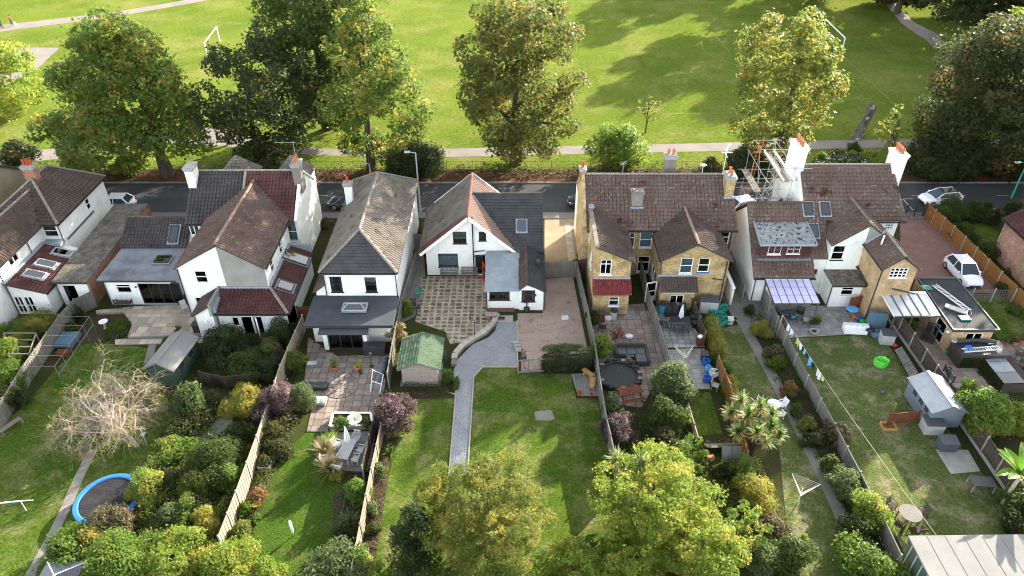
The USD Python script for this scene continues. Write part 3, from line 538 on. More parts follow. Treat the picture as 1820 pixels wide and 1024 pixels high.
# ------------------------------------------------------------------ house 3: white house with long hipped grey roof
h = House('white_hipped_house', 'narrow white house with long hipped grey tile roof and dark flat rear extension', (-12.4, 50, 0))
x0, x1, xr = -15.2, -9.45, -12.35
h.body('white_render', [(x, y, z) for x in (x0, x1) for y in (48.0, 63.4) for z in (0, 4.9)] + [(xr, 50.6, 7.1), (xr, 60.2, 7.1)])
A, Bp = (xr, 50.3, 7.35), (xr, 60.3, 7.35); c = [(x0 - .3, 47.7, 4.85), (x1 + .25, 47.7, 4.85), (x1 + .25, 63.6, 4.85), (x0 - .3, 63.6, 4.85)]
h.roof([c[1], c[2], Bp, A], 'tile_grey', w=.3, h=.34); h.roof([c[0], c[1], A], 'slate', w=.3, h=.28, roll=False, stagger=True); h.roof([c[3], c[0], A, Bp], 'tile_grey', w=.3, h=.34); h.roof([c[2], c[3], Bp], 'tile_grey')
for p, q in ((A, Bp), (A, c[1]), (A, c[0]), (Bp, c[2]), (Bp, c[3])): h.ridge(np.add(p, (0, 0, .05)), np.add(q, (0, 0, .05)))
h.box('white_render', -15.9, -9.6, 45.0, 48.0, 0, 2.1)
h.roof([(-16.3, 44.2, 2.32), (-9.3, 44.2, 2.32), (-9.3, 48.0, 2.4), (-16.3, 48.0, 2.4)], 'felt_dark', tiles=False, t=.2)
LP = pl((-16, 45, 2.35), (-9, 45, 2.35), (-9, 48, 2.35)); h.skylight((631, 549), LP, 'grey_plastic', wh=(.85, .4))
lc = onP(631, 549, *LP) + (0, 0, .2); qd = [lc + d for d in ((-.95, -.5, 0), (.95, -.5, 0), (.95, .5, 0), (-.95, .5, 0))]; r0, r1 = lc + (-.5, 0, .32), lc + (.5, 0, .32); ln = put('roof_lantern', B().bar(qd[0], qd[1], .09).bar(qd[1], qd[2], .09).bar(qd[2], qd[3], .09).bar(qd[3], qd[0], .09).bar(r0, r1, .06).bar(qd[0], r0, .05).bar(qd[3], r0, .05).bar(qd[1], r1, .05).bar(qd[2], r1, .05), 'grey_plastic', h.t)
for f in ([qd[0], qd[1], r1, r0], [qd[1], qd[2], r1], [qd[2], qd[3], r0, r1], [qd[3], qd[0], r0]): put('pane', B().slab(f, .01), 'glass_sky', ln)
h.win('S', 48.0, (587, 492, 608, 519), 1, (.5,), frame='black_frame', sill='black_frame'); h.win('S', 48.0, (649, 493, 669, 519), 1, (.5,), frame='black_frame', sill='black_frame', fill=('curtain', .6))
yb = 43.9
h.box('white_render', -14.9, -14.55, yb + .05, 45.0, 0, 1.95, hollow=False); h.box('white_render', -11.75, -11.45, yb + .05, 45.0, 0, 1.95, hollow=False)
h.roof([(-15.1, 43.55, 2.0), (-11.25, 43.55, 2.0), (-11.25, 44.5, 2.1), (-15.1, 44.5, 2.1)], 'felt_dark', tiles=False, t=.14, name='bay_roof')
h.win('S', yb + .1, (-14.5, -11.8, .08, 1.86), 3, frame='black_frame', sill='black_frame', kind='glass_door', px=False, cut=False); put('bay_lintel', B().box(-14.6, -11.7, yb + .1, yb + .4, 1.8, 1.95), 'white_render', h.t)
h.cut.append(mbox(-14.4, -11.9, 44.8, 45.5, .05, 1.85)); put('bare_patch', B().box(-11.1, -10.0, 44.985, 45.0, .9, 1.85), 'cream_render', h.t, label='square patch of unpainted olive render')
for p, q in ((c[0], c[1]), (c[1], c[2])): h.gutter(np.add(p, (0, 0, -.08)), np.add(q, (0, 0, -.08)))
h.pipe([(x0, 47.9, 4.8), (x0, 47.9, 2.4)]); h.pipe([(x1 + .05, 47.92, 4.8), (x1 + .05, 47.92, 2.4)]); h.gutter((-16.3, 44.12, 2.2), (-9.3, 44.12, 2.2))
h.body('white_render', [(x, y, z) for y in (48.1, 50.8) for x, z in ((-16.1, 0), (-15.2, 0), (-16.1, 2.7), (-15.2, 3.5))], hollow=False); h.roof([(-16.3, 48.0, 2.7), (-15.2, 48.0, 3.6), (-15.2, 51, 3.6), (-16.3, 51, 2.7)], 'tile_brown')
h.chimney(-14.75, 58.2, .65, .55, 4.6, 7.5, 'white_render', 1, potmat='pot_red'); h.finish()

# ------------------------------------------------------------------ house 4: white chalet with slate wing
h = House('white_chalet_house', 'white chalet bungalow with steep brown gable roof, slate side wing and low flat roofed annexe', (-2.7, 54, 0))
h.body('white_render', gable_pts(-7.7, .1, 54.4, 63, 2.75, -3.8, 6.05))
S = (6.3 - 2.85) / 4.0
gz = lambda dx: 6.3 - dx * S
h.roof([(-8.2, 54.1, gz(4.4)), (-3.8, 54.1, 6.3), (-3.8, 62.2, 6.3), (-8.2, 62.2, gz(4.4))], 'tile_grey', w=.3, h=.3)
h.roof([(.6, 54.1, gz(4.4)), (-3.8, 54.1, 6.3), (-3.8, 62.2, 6.3), (.6, 62.2, gz(4.4))], 'tile_pink', w=.3, h=.3); h.ridge((-3.8, 54.1, 6.35), (-3.8, 62.2, 6.35), 'ridge_red')
for (xa, za) in ((-8.2, gz(4.4)), (.6, gz(4.4))): put('bargeboard', B().bar((xa, 54.03, za - .12), (-3.8, 54.03, 6.18), .06, .26), 'white_paint', h.t)
h.roof([(-8.2, 54.12, gz(4.4) + .1), (-3.8, 54.12, 6.4), (-3.8, 54.5, 6.4), (-8.2, 55.1, gz(4.4) + .1)], 'tile_maroon', w=.3, h=.3, name='red_tile_verge', t=.02)
h.body('white_render', gable_pts(-3.5, 2.6, 54.45, 62.4, 2.7, 58.4, 5.9, 'x'))
wp = [(-.2, 54.1, 2.75), (2.8, 54.1, 2.75), (2.8, 58.4, 6.2), (-3.7, 58.4, 6.2)]; h.roof(wp, 'slate', w=.3, h=.27, roll=False, stagger=True); h.roof([(-3.7, 62.7, 2.75), (2.8, 62.7, 2.75), (2.8, 58.4, 6.2), (-3.7, 58.4, 6.2)], 'slate', w=.3, h=.27, roll=False, stagger=True)
h.ridge((-3.6, 58.4, 6.25), (2.8, 58.4, 6.25), 'slate'); put('valley', B().bar((-.15, 54.15, 2.95), (-3.75, 58.4, 6.33), .3, .05), 'lead', h.t)
h.skylight((927, 402), pl(*wp), 'dark_grey_plastic', wh=(.36, .5))
for r, cc, fl in (((805, 412, 829, 433), 1, ('curtain', .3)), ((851, 412, 864, 428), 1, None), ((779, 451, 814, 474.5), 1, ('blind', .02))): h.win('S', 54.4, r, cc, (.62,) if cc == 1 and r[0] != 779 else (.85,), frame='brown_frame', sill='brown_frame', fill=fl)
h.win('S', 54.4, (845, 453, 863, 487), 1, (.3,), frame='wood_dark', sill=None, kind='door')
dd = B().bar((-2.6, 53.6, .25), (-2.25, 52.5, .25), .05, .45).bar((-2.6, 53.6, 1.95), (-2.25, 52.5, 1.95), .05, .12).bar((-2.6, 53.6, .05), (-2.6, 53.6, 2.0), .1).bar((-2.25, 52.5, .05), (-2.25, 52.5, 2.0), .1).bar((-2.6, 53.6, 1.05), (-2.25, 52.5, 1.05), .05, .1)
d_ = put('door', dd, 'red', h.t, label='open red door with glass'); put('pane', B().bar((-2.6, 53.6, 1.1), (-2.25, 52.5, 1.1), .012, 1.7), 'glass', d_)
sx = onY(839.5, 400, 54.3)[0]
h.pipe([(sx, 54.25, 6.2), (sx, 54.25, .05)], .06, name='soil_pipe'); h.pipe([(sx, 54.25, 2.6), (sx + 1.0, 54.25, 2.75)], .05, name='soil_pipe'); h.pipe([(sx, 54.25, 2.1), (sx + 2.3, 54.25, 2.5)], .04, name='soil_pipe')
h.gutter((-.2, 54.02, 2.68), (2.85, 54.02, 2.68)); h.gutter((-8.3, 54.1, gz(4.4) - .05), (-8.3, 62.2, gz(4.4) - .05))
# annexe
h.body('white_render', [(x, y, z) for x in (-2.1, .85) for y, z in ((49.3, 0), (54.4, 0), (49.3, 2.0), (54.4, 2.55))]); h.roof([(-2.3, 49.0, 2.12), (.7, 49.0, 2.2), (.75, 54.2, 2.75), (-2.3, 54.2, 2.72)], 'felt_blue', tiles=False, t=.12)
h.body('white_render', gable_pts(.6, 2.65, 49.15, 54.3, 2.0, 1.25, 2.6)); 
h.roof([(.62, 49.0, 2.3), (1.25, 49.0, 2.88), (1.25, 54.3, 3.2), (.62, 54.3, 2.6)], 'tile_brown', w=.2, h=.2); h.roof([(2.85, 49.0, 2.0), (1.25, 49.0, 2.88), (1.25, 54.3, 3.2), (2.85, 54.3, 2.4)], 'slate', w=.3, h=.27, roll=False, stagger=True); h.ridge((1.25, 49, 2.92), (1.25, 54.2, 3.24), 'tile_brown')
h.win('S', 49.3, (869.5, 518, 906, 533), 3, frame='brown_frame', sill='brown_frame'); h.win('S', 49.15, (927, 516, 951, 536), 1, (.6,), frame='brown_frame', sill='brown_frame')
h.pipe([(-2.15, 49.2, 2.1), (-2.15, 49.2, .1)], .04); h.pipe([(2.75, 49.1, 2.0), (2.75, 49.1, .1)], .04); put('wall_lamp', B().lathe([(0, 0), (.07, .05), (.07, .25), (0, .3)], (1.95, 49.05, 1.5), 8), 'plastic_black', h.t)
put('plinth', B().box(-2.0, .2, 48.9, 49.25, 0, .16), 'ridge_red', h.t)
put('vent_cowl', B().box(2.1, 2.4, 52.0, 52.6, 2.5, 3.0), 'plastic_black', h.t)
h.finish()

# ------------------------------------------------------------------ house 5: yellow brick pair
h = House('yellow_brick_house', 'yellow stock brick house pair with brown tiled roof and two gabled rear wings', (13, 54, 0))
X0, X1, YR, ZR = 6.25, 19.5, 58.5, 8.1
mz = lambda y: 5.0 + (y - 54.2) * (ZR - 5.0) / (YR - 54.2)
h.body('yellow_brick', [(x, y, z) for x in (X0, X1) for y, z in ((54.5, 0), (62.5, 0), (54.5, 4.9), (62.5, 4.9), (YR, ZR - .15))])
for xa, xb in ((X0 + .25, X1 + .15),):
    h.roof([(xa, 54.1, mz(54.1)), (xb, 54.1, mz(54.1)), (xb, YR, ZR), (xa, YR, ZR)], 'tile_mixed', w=.34, h=.36); h.roof([(xa, 62.8, 4.9), (xb, 62.8, 4.9), (xb, YR, ZR), (xa, YR, ZR)], 'tile_mixed')
h.ridge((X0, YR, ZR + .05), (X1 + .1, YR, ZR + .05)); put('coping', B().bar((X0 + .1, 54.3, 5.15), (X0 + .1, YR, ZR + .12), .3, .16).bar((X0 + .1, YR, ZR + .12), (X0 + .1, 62.6, 5.1), .3, .16), 'yellow_brick', h.t)
put('wall', B().box(X0 - .04, X0, 60.9, 62.52, .0, 5.0), 'white_render', h.t, label='white painted strip at the front corner')
h.body('yellow_brick', [(x, y, z) for y in (49.4, 54.5) for x, z in ((6.75, 0), (9.8, 0), (6.75, 6.05), (7.1, 6.1), (9.8, 4.85))])
ra = [(7.0, 49.25, 6.25), (10.05, 49.25, 4.85), (10.05, 54.1, 4.85), (7.0, 56.0, 6.25)]; h.roof(ra, 'tile_brown', w=.3, h=.3); put('parapet', B().bar((6.9, 49.3, 6.25), (6.9, 55.6, 6.25), .34, .2), 'ridge_tile', h.t); put('flashing', B().box(6.75, 7.2, 55.5, 56.0, 6.1, 6.5), 'lead', h.t)
h.box('yellow_brick', 6.78, 9.75, 48.55, 49.4, 0, 2.1); h.roof([(6.7, 48.2, 2.3), (9.9, 48.2, 2.3), (9.9, 49.4, 3.15), (6.7, 49.4, 3.15)], 'tile_red_new', w=.22, h=.24, name='red_lean_to_roof'); put('flashing', B().box(6.72, 9.85, 49.3, 49.42, 3.08, 3.3), 'lead', h.t)
for vx in (7.25, 8.0, 9.2): put('vent_tile', B().box(vx, vx + .14, 48.9, 49.05, 2.85, 3.0), 'ridge_red', h.t)
h.body('yellow_brick', gable_pts(12.45, 18.05, 50.0, 54.5, 4.6, 15.2, 6.0))
gabled(h, 12.45, 18.05, 49.8, (54.1, 54.1), 55.9, 4.7, 15.2, 6.22, 'tile_brown', over=.15, rmat='tile_pink')
h.box('yellow_brick', 12.5, 15.4, 49.2, 50.0, 0, 2.0); h.roof([(12.35, 48.85, 2.1), (15.55, 48.85, 2.1), (15.55, 50.0, 3.0), (12.35, 50.0, 3.0)], 'tile_brown', w=.26, h=.26, name='bay_roof'); put('flashing', B().box(12.3, 15.6, 49.9, 50.02, 2.95, 3.15), 'lead', h.t)
put('fascia', B().box(12.6, 15.3, 48.98, 49.15, 1.82, 2.05), 'grey_plastic', h.t)
h.win('S', 49.4, (1067, 462, 1087, 488), 2, (.7,)); h.win('S', 48.55, (1082, 528, 1100, 544), 1, (.62,)); h.win('S', 54.5, (1110, 414, 1128, 440), 2, (.65,)); h.win('S', 54.5, (1137, 413, 1159, 440), 1, (.5,), fill=('blind',)); h.win('S', 54.5, (1275, 410, 1296, 434), 1, (.5,), sill='blue')
h.win('S', 54.5, (1133, 456, 1154, 483), 1, (.62,)); h.win('S', 50.0, (1209, 459, 1231, 486), 1, (.5,), fill=('blind',)); h.win('S', 50.0, (1241, 459, 1261, 484), 1, (.5,), sill='blue'); h.win('S', 49.2, (1190, 525, 1215, 540), 2)
h.win('W', 6.75, (51.0, 52.3, 2.9, 4.2), 1, (.5,)); h.win('W', 6.75, (53.2, 53.9, 4.3, 5.2), 1); h.win('W', 12.45, (51.6, 53.4, .9, 2.1), 2)
b = B()
for q in ((0, .05), (0, 2.0)): pass
P0, P1 = np.array([12.4, 50.6, 0]), np.array([11.55, 50.35, 0])
for a_, b_, hh in ((.25, .25, .5), (1.95, 1.95, .12), (1.05, 1.05, .1)): b.bar(P0 + (0, 0, a_), P1 + (0, 0, b_), .05, hh)
b.bar(P0, P0 + (0, 0, 2), .1).bar(P1, P1 + (0, 0, 2), .1); d_ = put('door', b, 'upvc', h.t, label='open white half glazed back door'); put('pane', B().bar(P0 + (0, 0, 1.2), P1 + (0, 0, 1.2), .012, 1.5), 'glass', d_)
h.gutter((X0 + .3, 54.02, 4.85), (X1 + .2, 54.02, 4.85)); h.gutter((10.1, 49.2, 4.75), (10.1, 54, 4.75)); h.gutter((12.25, 49.8, 4.5), (12.25, 54, 4.5)); h.gutter((18.25, 49.8, 4.5), (18.25, 54, 4.5))
h.pipe([(12.4, 49.95, 4.4), (12.4, 49.95, .1)]); h.pipe([(17.85, 49.92, 4.5), (17.85, 49.92, .1)], .055); h.pipe([(17.85, 49.92, 2.6), (16.9, 49.92, 2.75)], .05); h.pipe([(9.85, 49.35, 4.7), (9.85, 49.35, .1)]); h.pipe([(19.3, 54.4, 4.8), (19.3, 54.4, .1)], .055)
h.chimney(11.0, 56.3, .95, .75, 5.8, 7.7, 'concrete_dark', 0, cap='concrete_dark'); h.chimney(14.4, 60.3, 1.0, .8, 6.4, 9.2, 'concrete_dark', 2); h.chimney(19.15, 57.3, .75, 1.3, 6.0, 8.75, 'yellow_brick', 2)
h.chimney(6.35, 58.9, .5, .6, 7.4, 8.6, 'yellow_brick', 1, potmat='pot_red')
put('flashing', B().box(18.7, 19.6, 56.5, 56.64, 6.3, 6.95), 'lead', h.t); put('flashing', B().box(10.4, 11.6, 55.75, 55.84, 5.8, 6.3), 'lead', h.t)
put('aerial', B().tube([(9.9, 58.6, 8.1), (9.9, 58.6, 9.2)], .02, 5).bar((9.6, 58.3, 9.1), (10.2, 58.9, 9.25), .03).bar((9.5, 58.6, 9.2), (9.95, 58.1, 9.2), .02).bar((9.75, 58.85, 9.2), (10.2, 58.3, 9.2), .02), 'galv', h.t)
put('aerial', B().tube([(18.8, 58.4, 8.1), (18.8, 58.4, 10.6)], .025, 5).bar((18.3, 58.4, 10.3), (19.3, 58.4, 10.3), .05).bar((18.8, 58.0, 10.0), (18.8, 58.8, 10.0), .05).bar((18.6, 58.4, 10.5), (19.0, 58.4, 11.1), .12), 'upvc', h.t)
put('satellite_dish', B().tube([(17.0, 58.6, 8.1), (17.0, 58.6, 8.9)], .025, 5).lathe([(0, 0), (.2, .03), (.3, .1)], (17.0, 58.6, 8.9), 10), 'upvc', h.t)
h.finish()

# ------------------------------------------------------------------ house 6: white catslide house
h = House('white_catslide_house', 'white house with long tiled catslide roof, maroon dormer, tall white chimneys and brick rear wing', (27, 54, 0))
cz = lambda y: 2.62 + .805 * (y - 50.2)
h.body('white_render', [(x, y, z) for x in (20.65, 25.6) for y, z in ((50.5, 0), (60.2, 0), (50.5, 2.6), (55.5, 6.6), (60.2, 2.9))])
h.body('white_render', [(x, y, z) for x in (25.5, 33.7) for y, z in ((54.6, 0), (62.3, 0), (54.6, 5.8), (62.3, 5.6), (58.3, 8.85))]); h.box('white_render', 25.4, 27.2, 51.7, 54.6, 0, 3.6)
cat = [(20.45, 50.2, cz(50.2)), (25.65, 50.2, cz(50.2)), (25.65, 51.5, cz(51.5)), (27.1, 51.5, cz(51.5)), (27.1, 54.2, cz(54.2)), (34.15, 54.2, cz(54.2)), (33.6, 58.3, cz(58.3)), (25.45, 58.3, cz(58.3)), (25.45, 55.5, cz(55.5)), (20.45, 55.5, cz(55.5))]
h.roof(cat, 'tile_mixed', w=.34, h=.37); CP = pl(*cat[:4])
h.roof([(25.4, 62.6, 5.6), (33.7, 62.6, 5.6), (33.7, 58.3, cz(58.3)), (25.4, 58.3, cz(58.3))], 'tile_mixed'); h.roof([(20.45, 60.5, 2.8), (25.4, 60.5, 2.8), (25.4, 55.5, cz(55.5)), (20.45, 55.5, cz(55.5))], 'tile_mixed')
h.ridge((25.4, 58.3, cz(58.3) + .05), (33.6, 58.3, cz(58.3) + .05)); h.ridge((20.5, 55.5, cz(55.5) + .05), (25.4, 55.5, cz(55.5) + .05), 'tile_brown')
# dormer
h.box('tile_maroon', 21.05, 25.3, 51.55, 54.3, 3.2, 5.2, name='dormer'); h.roof([(20.85, 51.3, 5.3), (25.5, 51.3, 5.3), (25.4, 54.25, 5.82), (20.95, 54.25, 5.82)], 'lichen_roof', tiles=False, t=.14, name='dormer_roof')
put('fascia', B().bar((20.8, 51.26, 5.24), (25.55, 51.26, 5.24), .08, .2).bar((20.8, 51.26, 5.24), (20.9, 54.25, 5.8), .08, .2).bar((25.55, 51.26, 5.24), (25.45, 54.25, 5.8), .08, .2), 'lead', h.t)
dt = [(21.05, 51.54, 3.75), (25.3, 51.54, 3.75), (25.3, 51.5, 5.15), (21.05, 51.5, 5.15)]; put('tile_hanging', tile_field(np.array(dt), .17, .17, False, True), 'tile_maroon', h.t, kind='stuff')
for r in ((1366, 435, 1389, 452), (1400, 434, 1423, 451)): h.win('S', 51.52, r, 2, (.45,))
put('flashing', B().bar((20.9, 51.42, 3.72), (25.4, 51.42, 3.72), .3, .05), 'lead', h.t)
for px, wh in (((1436, 372), (.34, .55)), ((1466, 372), (.34, .55)), ((1445, 411), (.36, .55))): h.skylight(px, CP, 'black_frame', wh=wh)
# outrigger
h.body('white_render', gable_pts(26.95, 32.2, 51.5, 55, 5.1, 29.6, 6.95)); gabled(h, 26.95, 32.2, 51.35, (54.3, 54.3), 56.2, 5.2, 29.6, 7.15, 'tile_mixed', over=.15, rmat='tile_grey')
put('wall', B().slab([(29.6, 51.485, 7.0), (32.1, 51.485, 5.1), (32.1, 51.485, 4.4), (29.6, 51.485, 4.4)], .02), 'grey_render', h.t, label='grey rendered part of the gable')
h.win('S', 51.5, (1479, 437, 1501, 462), 1, (.5,), fill=('blind', .5), sill='black_frame')
h.body('pale_brick', gable_pts(29.65, 32.4, 47.8, 51.5, 5.2, 31.0, 6.2)); gabled(h, 29.65, 32.4, 47.65, 51.6, 51.6, 5.3, 31.0, 6.42, 'tile_mixed', over=.12, w=.28, h=.3)
put('flashing', B().bar((29.55, 51.4, 5.35), (31.0, 51.4, 6.5), .2, .12).bar((31.0, 51.4, 6.5), (32.4, 51.4, 5.35), .2, .12), 'lead', h.t); put('flue', B().tube([(30.3, 50.3, 5.8), (30.3, 50.3, 6.75)], .07, 8), 'upvc', h.t)
h.win('S', 47.8, (1582, 477, 1613, 494), 4, (.33, .66)); h.pipe([(29.6, 47.75, 5.2), (29.6, 47.75, .1)], .055); h.pipe([(30.9, 47.7, 3.3), (32.9, 47.7, 2.8)], .06); h.gutter((32.6, 47.6, 5.15), (32.6, 51.5, 5.15)); h.gutter((29.5, 47.6, 5.15), (29.5, 51.5, 5.15))
h.box('white_render', 27.1, 29.6, 49.6, 51.5, 0, 2.4); h.roof([(26.85, 49.3, 2.55), (29.62, 49.3, 2.55), (29.62, 51.5, 2.62), (26.85, 51.5, 2.62)], 'moss_roof', tiles=False, t=.14); h.win('S', 49.6, (1495, 511, 1517, 525), 1, (.65,)); h.gutter((26.85, 49.22, 2.45), (29.8, 49.22, 2.45)); h.pipe([(26.95, 49.5, 2.4), (26.95, 49.5, .1)])
h.roof([(29.5, 49.0, 2.6), (29.95, 49.0, 2.9), (29.95, 51.6, 3.2), (29.5, 51.6, 2.9)], 'tile_brown', w=.25, h=.2, name='verge')
h.win('S', 50.5, (1374, 494, 1404, 502), 3); h.win('S', 51.7, (1443, 478, 1454, 490), 1); h.win('S', 54.6, (1574, 394, 1588, 408), 3, (.33, .66), fill=('blind',))
h.gutter((20.45, 50.12, 2.55), (25.7, 50.12, 2.55)); h.gutter((27, 54.1, cz(54.2) - .1), (34.2, 54.1, cz(54.2) - .1)); h.pipe([(20.75, 50.4, 2.5), (20.75, 50.4, .1)]); h.pipe([(20.5, 50.2, 2.6), (20.5, 55.4, cz(55.4) - .1)], .06, 'black_frame', 'verge_board')
h.chimney(25.15, 58.7, .95, 1.9, 5.5, 11.0, 'white_render', 4, cap='white_render'); h.chimney(33.9, 58.4, .95, 1.6, 6.6, 10.4, 'white_render', 4, cap='white_render')
h.body('white_render', [(25.22, y, z) for y, z in ((54.8, 2), (62.3, 0), (55, 6.3), (62.3, 5.6), (58.3, 9.0))] + [(25.52, y, z) for y, z in ((54.8, 2), (62.3, 0), (55, 6.3), (62.3, 5.6), (58.3, 9.0))], hollow=False)
h.finish()
# ------------------------------------------------------------------ right hand buildings
h = House('brick_outbuilding', 'pale brick outbuilding with flat black felt roof and white framed door, at the right', (35.8, 46, 0), 'outbuilding')
h.box('pale_brick', 34.25, 37.4, 43.6, 50.2, 0, 2.35); h.roof([(34.05, 43.4, 2.5), (37.6, 43.4, 2.5), (37.7, 50.3, 2.5), (34.4, 50.3, 2.5)], 'felt_black', tiles=False, t=.2)
put('roof_edge', B().bar((34.05, 43.42, 2.53), (37.6, 43.42, 2.53), .08, .09).bar((34.4, 50.3, 2.55), (37.7, 50.3, 2.55), .1, .1).bar((37.6, 43.4, 2.53), (37.7, 50.3, 2.53), .08, .09).bar((34.05, 43.4, 2.53), (34.4, 50.3, 2.53), .08, .09), 'dark_grey_plastic', h.t)
h.win('W', 34.25, (44.5, 45.9, .1, 2.0), 1, (.5,), sill=None, kind='door'); h.win('S', 43.6, (1716, 593, 1746, 606), 2); put('wall_lamp', B().lathe([(.0, -.1), (.12, -.1), (.12, .02), (0, .05)], (34.15, 44.0, 1.9), 10), 'white_paint', h.t); h.finish()
h = House('red_brick_house', 'red brick house at the right edge with maroon tiled roof and low chimney', (50, 54, 0))
h.body('red_brick_light', gable_pts(45.6, 55, 43, 57.6, 4.0, 50.3, 7.0)); 
h.roof([(45.3, 42.8, 3.9), (50.3, 42.8, 7.2), (50.3, 58, 7.2), (45.3, 58, 3.9)], 'tile_maroon', w=.28, h=.3); h.roof([(55.3, 42.8, 3.9), (50.3, 42.8, 7.2), (50.3, 58, 7.2), (55.3, 58, 3.9)], 'tile_maroon', w=.28, h=.3)
h.chimney(46.9, 55.2, .8, .8, 4.4, 5.9, 'red_brick_light', 1); put('flashing', B().box(46.3, 47.5, 54.2, 54.75, 4.65, 5.0), 'lead', h.t); h.pipe([(45.5, 57.6, 3.8), (45.5, 57.6, 0)], .07, 'wood_pale'); h.gutter((45.25, 42.8, 3.8), (45.25, 58, 3.8)); h.finish()
# ------------------------------------------------------------------ ground, road, park
def setting(name, m, mat, **k): return put(name, m, mat, None, kind='structure', **k)
def px2(poly): return [tuple(at(*p)[:2]) for p in poly]
setting('ground', sheet([(-700, -60), (700, -60), (700, 1600), (-700, 1600)], 0), 'grass_park')
setting('garden_ground', sheet([(-75, 12), (75, 12), (75, 64.6), (-75, 64.6)], .004), 'ground_green')
setting('road', sheet([(-120, 65.6), (120, 65.6), (120, 72.2), (-120, 72.2)], .004), 'asphalt')
setting('pavement', B().box(-120, 120, 64.5, 65.6, -.05, .1), 'pavement')
setting('kerb', B().box(-120, 120, 72.2, 72.36, -.05, .12), 'concrete_dark')
setting('verge', sheet([(-120, 72.36), (120, 72.36), (120, 75.5), (-120, 75.5)], .05), 'leaf_litter')
for i in range(26):
    x = -58 + i * 4.6; put('road_dash', sheet([(x, 69.3), (x + 1.3, 69.3), (x + 1.3, 69.38), (x, 69.38)], .009), 'road_paint', kind='structure')
put('road_marking', B().box(41.9, 42.0, 66.3, 68.7, .004, .009).box(41.9, 43.0, 68.6, 68.7, .004, .009), 'road_paint', kind='structure')
put('red_road_patch', sheet(px2([(1316, 330), (1352, 330), (1330, 345), (1312, 345)]), .008), 'block_paving', kind='structure')
put('manhole', sheet(px2([(268, 348), (283, 347), (282, 352), (268, 353)]), .008), 'plastic_black', kind='structure')
up = [(-5, 279), (60, 268), (110, 262), (200, 246), (290, 229), (330, 226), (375, 226), (410, 236), (500, 262), (600, 265), (760, 265), (900, 262), (1150, 257), (1310, 253), (1660, 246), (1830, 242)]
dn = [(1830, 256), (1660, 260), (1310, 268), (1150, 271), (900, 277), (760, 280), (600, 277), (500, 273), (420, 262), (345, 256), (290, 257), (200, 270), (98, 283), (-5, 293)]
setting('park_path', pxsheet(up + dn, .01), 'park_tarmac')
setting('park_path', pxsheet([(-40, 52), (22, 42), (200, 22), (355, -4), (395, -4), (200, 31), (22, 53), (-40, 64)], .01), 'park_tarmac')
setting('park_path', pxsheet([(-60, 92), (40, 84), (106, 85), (70, 119), (20, 150), (-60, 160)], .01), 'park_tarmac')
setting('park_path', pxsheet([(1575, 8), (1592, 6), (1625, 40), (1665, 60), (1705, 105), (1685, 112), (1650, 75), (1600, 40)], .01), 'park_tarmac')
def line(name, pts, w, z, mat, **k):
    p = [at(*q)[:2] for q in pts]; b = B()
    for a, c in zip(p[:-1], p[1:]): b.bar((*a, z - .02), (*c, z - .02), w, .05)
    return put(name, b, mat, **k)
M('pitch_line', (.19, .22, .08), (.13, .17, .04), s=.4, fine=.3)
for k, q in enumerate(([(1460, 63), (1600, 196)], [(1180, 203), (1300, 201)], [(860, 3), (1300, 5)], [(1480, 178), (1560, 174)])): line('pitch_marking', q, .14, .006, 'pitch_line', kind='structure')
line('pitch_marking', [(1246, 75), (1250, 88), (1266, 100), (1300, 113), (1330, 122)], .14, .006, 'pitch_line', kind='structure')
line('pitch_marking', [(1270, 62), (1300, 96)], .14, .006, 'pitch_line', kind='structure')

# ------------------------------------------------------------------ foliage
def leaf_cloud(P, N, size, rng, aspect=.6, k=.9, droop=0.0):
    n = len(P); d = N * k + rng.normal(size=(n, 3)) * .55; d[:, 2] += .15; d /= np.linalg.norm(d, axis=1, keepdims=True)
    t = np.cross(d, rng.normal(size=(n, 3))); t /= np.linalg.norm(t, axis=1, keepdims=True) + 1e-9; t[:, 2] -= droop; s = np.cross(d, t)
    L = size * rng.uniform(.65, 1.35, (n, 1)); w = L * aspect * rng.uniform(.7, 1.2, (n, 1))
    V = np.stack([P - t * L * .5, P + s * w * .5 - d * L * .12, P + t * L * .5, P - s * w * .5 - d * L * .12], 1).reshape(-1, 3)
    F = (np.arange(n)[:, None, None] * 4 + np.array([[0, 1, 2], [0, 2, 3]])[None]).reshape(-1, 3)
    return V, F
def lobe_points(lobes, dens, rng, inner=.62, depth=.5):
    C = np.array([l[0] for l in lobes]); R = np.array([l[1] for l in lobes]); P, N = [], []
    for c, r in zip(C, R):
        m = max(12, int(4 * math.pi * ((r[0] * r[1]) ** 1.6 / 3 + (r[0] * r[2]) ** 1.6 / 3 + (r[1] * r[2]) ** 1.6 / 3) ** (1 / 1.6) * dens))
        d = rng.normal(size=(m, 3)); d /= np.linalg.norm(d, axis=1, keepdims=True); f = 1 - depth * rng.random((m, 1)) ** 2.2
        nz = .75 + .5 * meshkit.noise((c + d * r) * 1.6 / max(.3, r.mean()), 3)[:, None]
        p = c + d * r * f * nz; P.append(p); N.append(d / r * r.mean())
    P, N = np.vstack(P), np.vstack(N); N /= np.linalg.norm(N, axis=1, keepdims=True)
    keep = np.ones(len(P), bool)
    for c, r in zip(C, R): keep &= (((P - c) / r) ** 2).sum(1) > inner ** 2 * .8
    P, N = P[keep], N[keep]; k = rng.random(len(P)) < .28; P[k] += N[k] * (np.minimum(rng.exponential(.15, (k.sum(), 1)), .4) * R.mean() * (.3 + meshkit.noise(P[k] * 3.1 / R.mean(), 8)[:, None] * 1.6)); return P, N
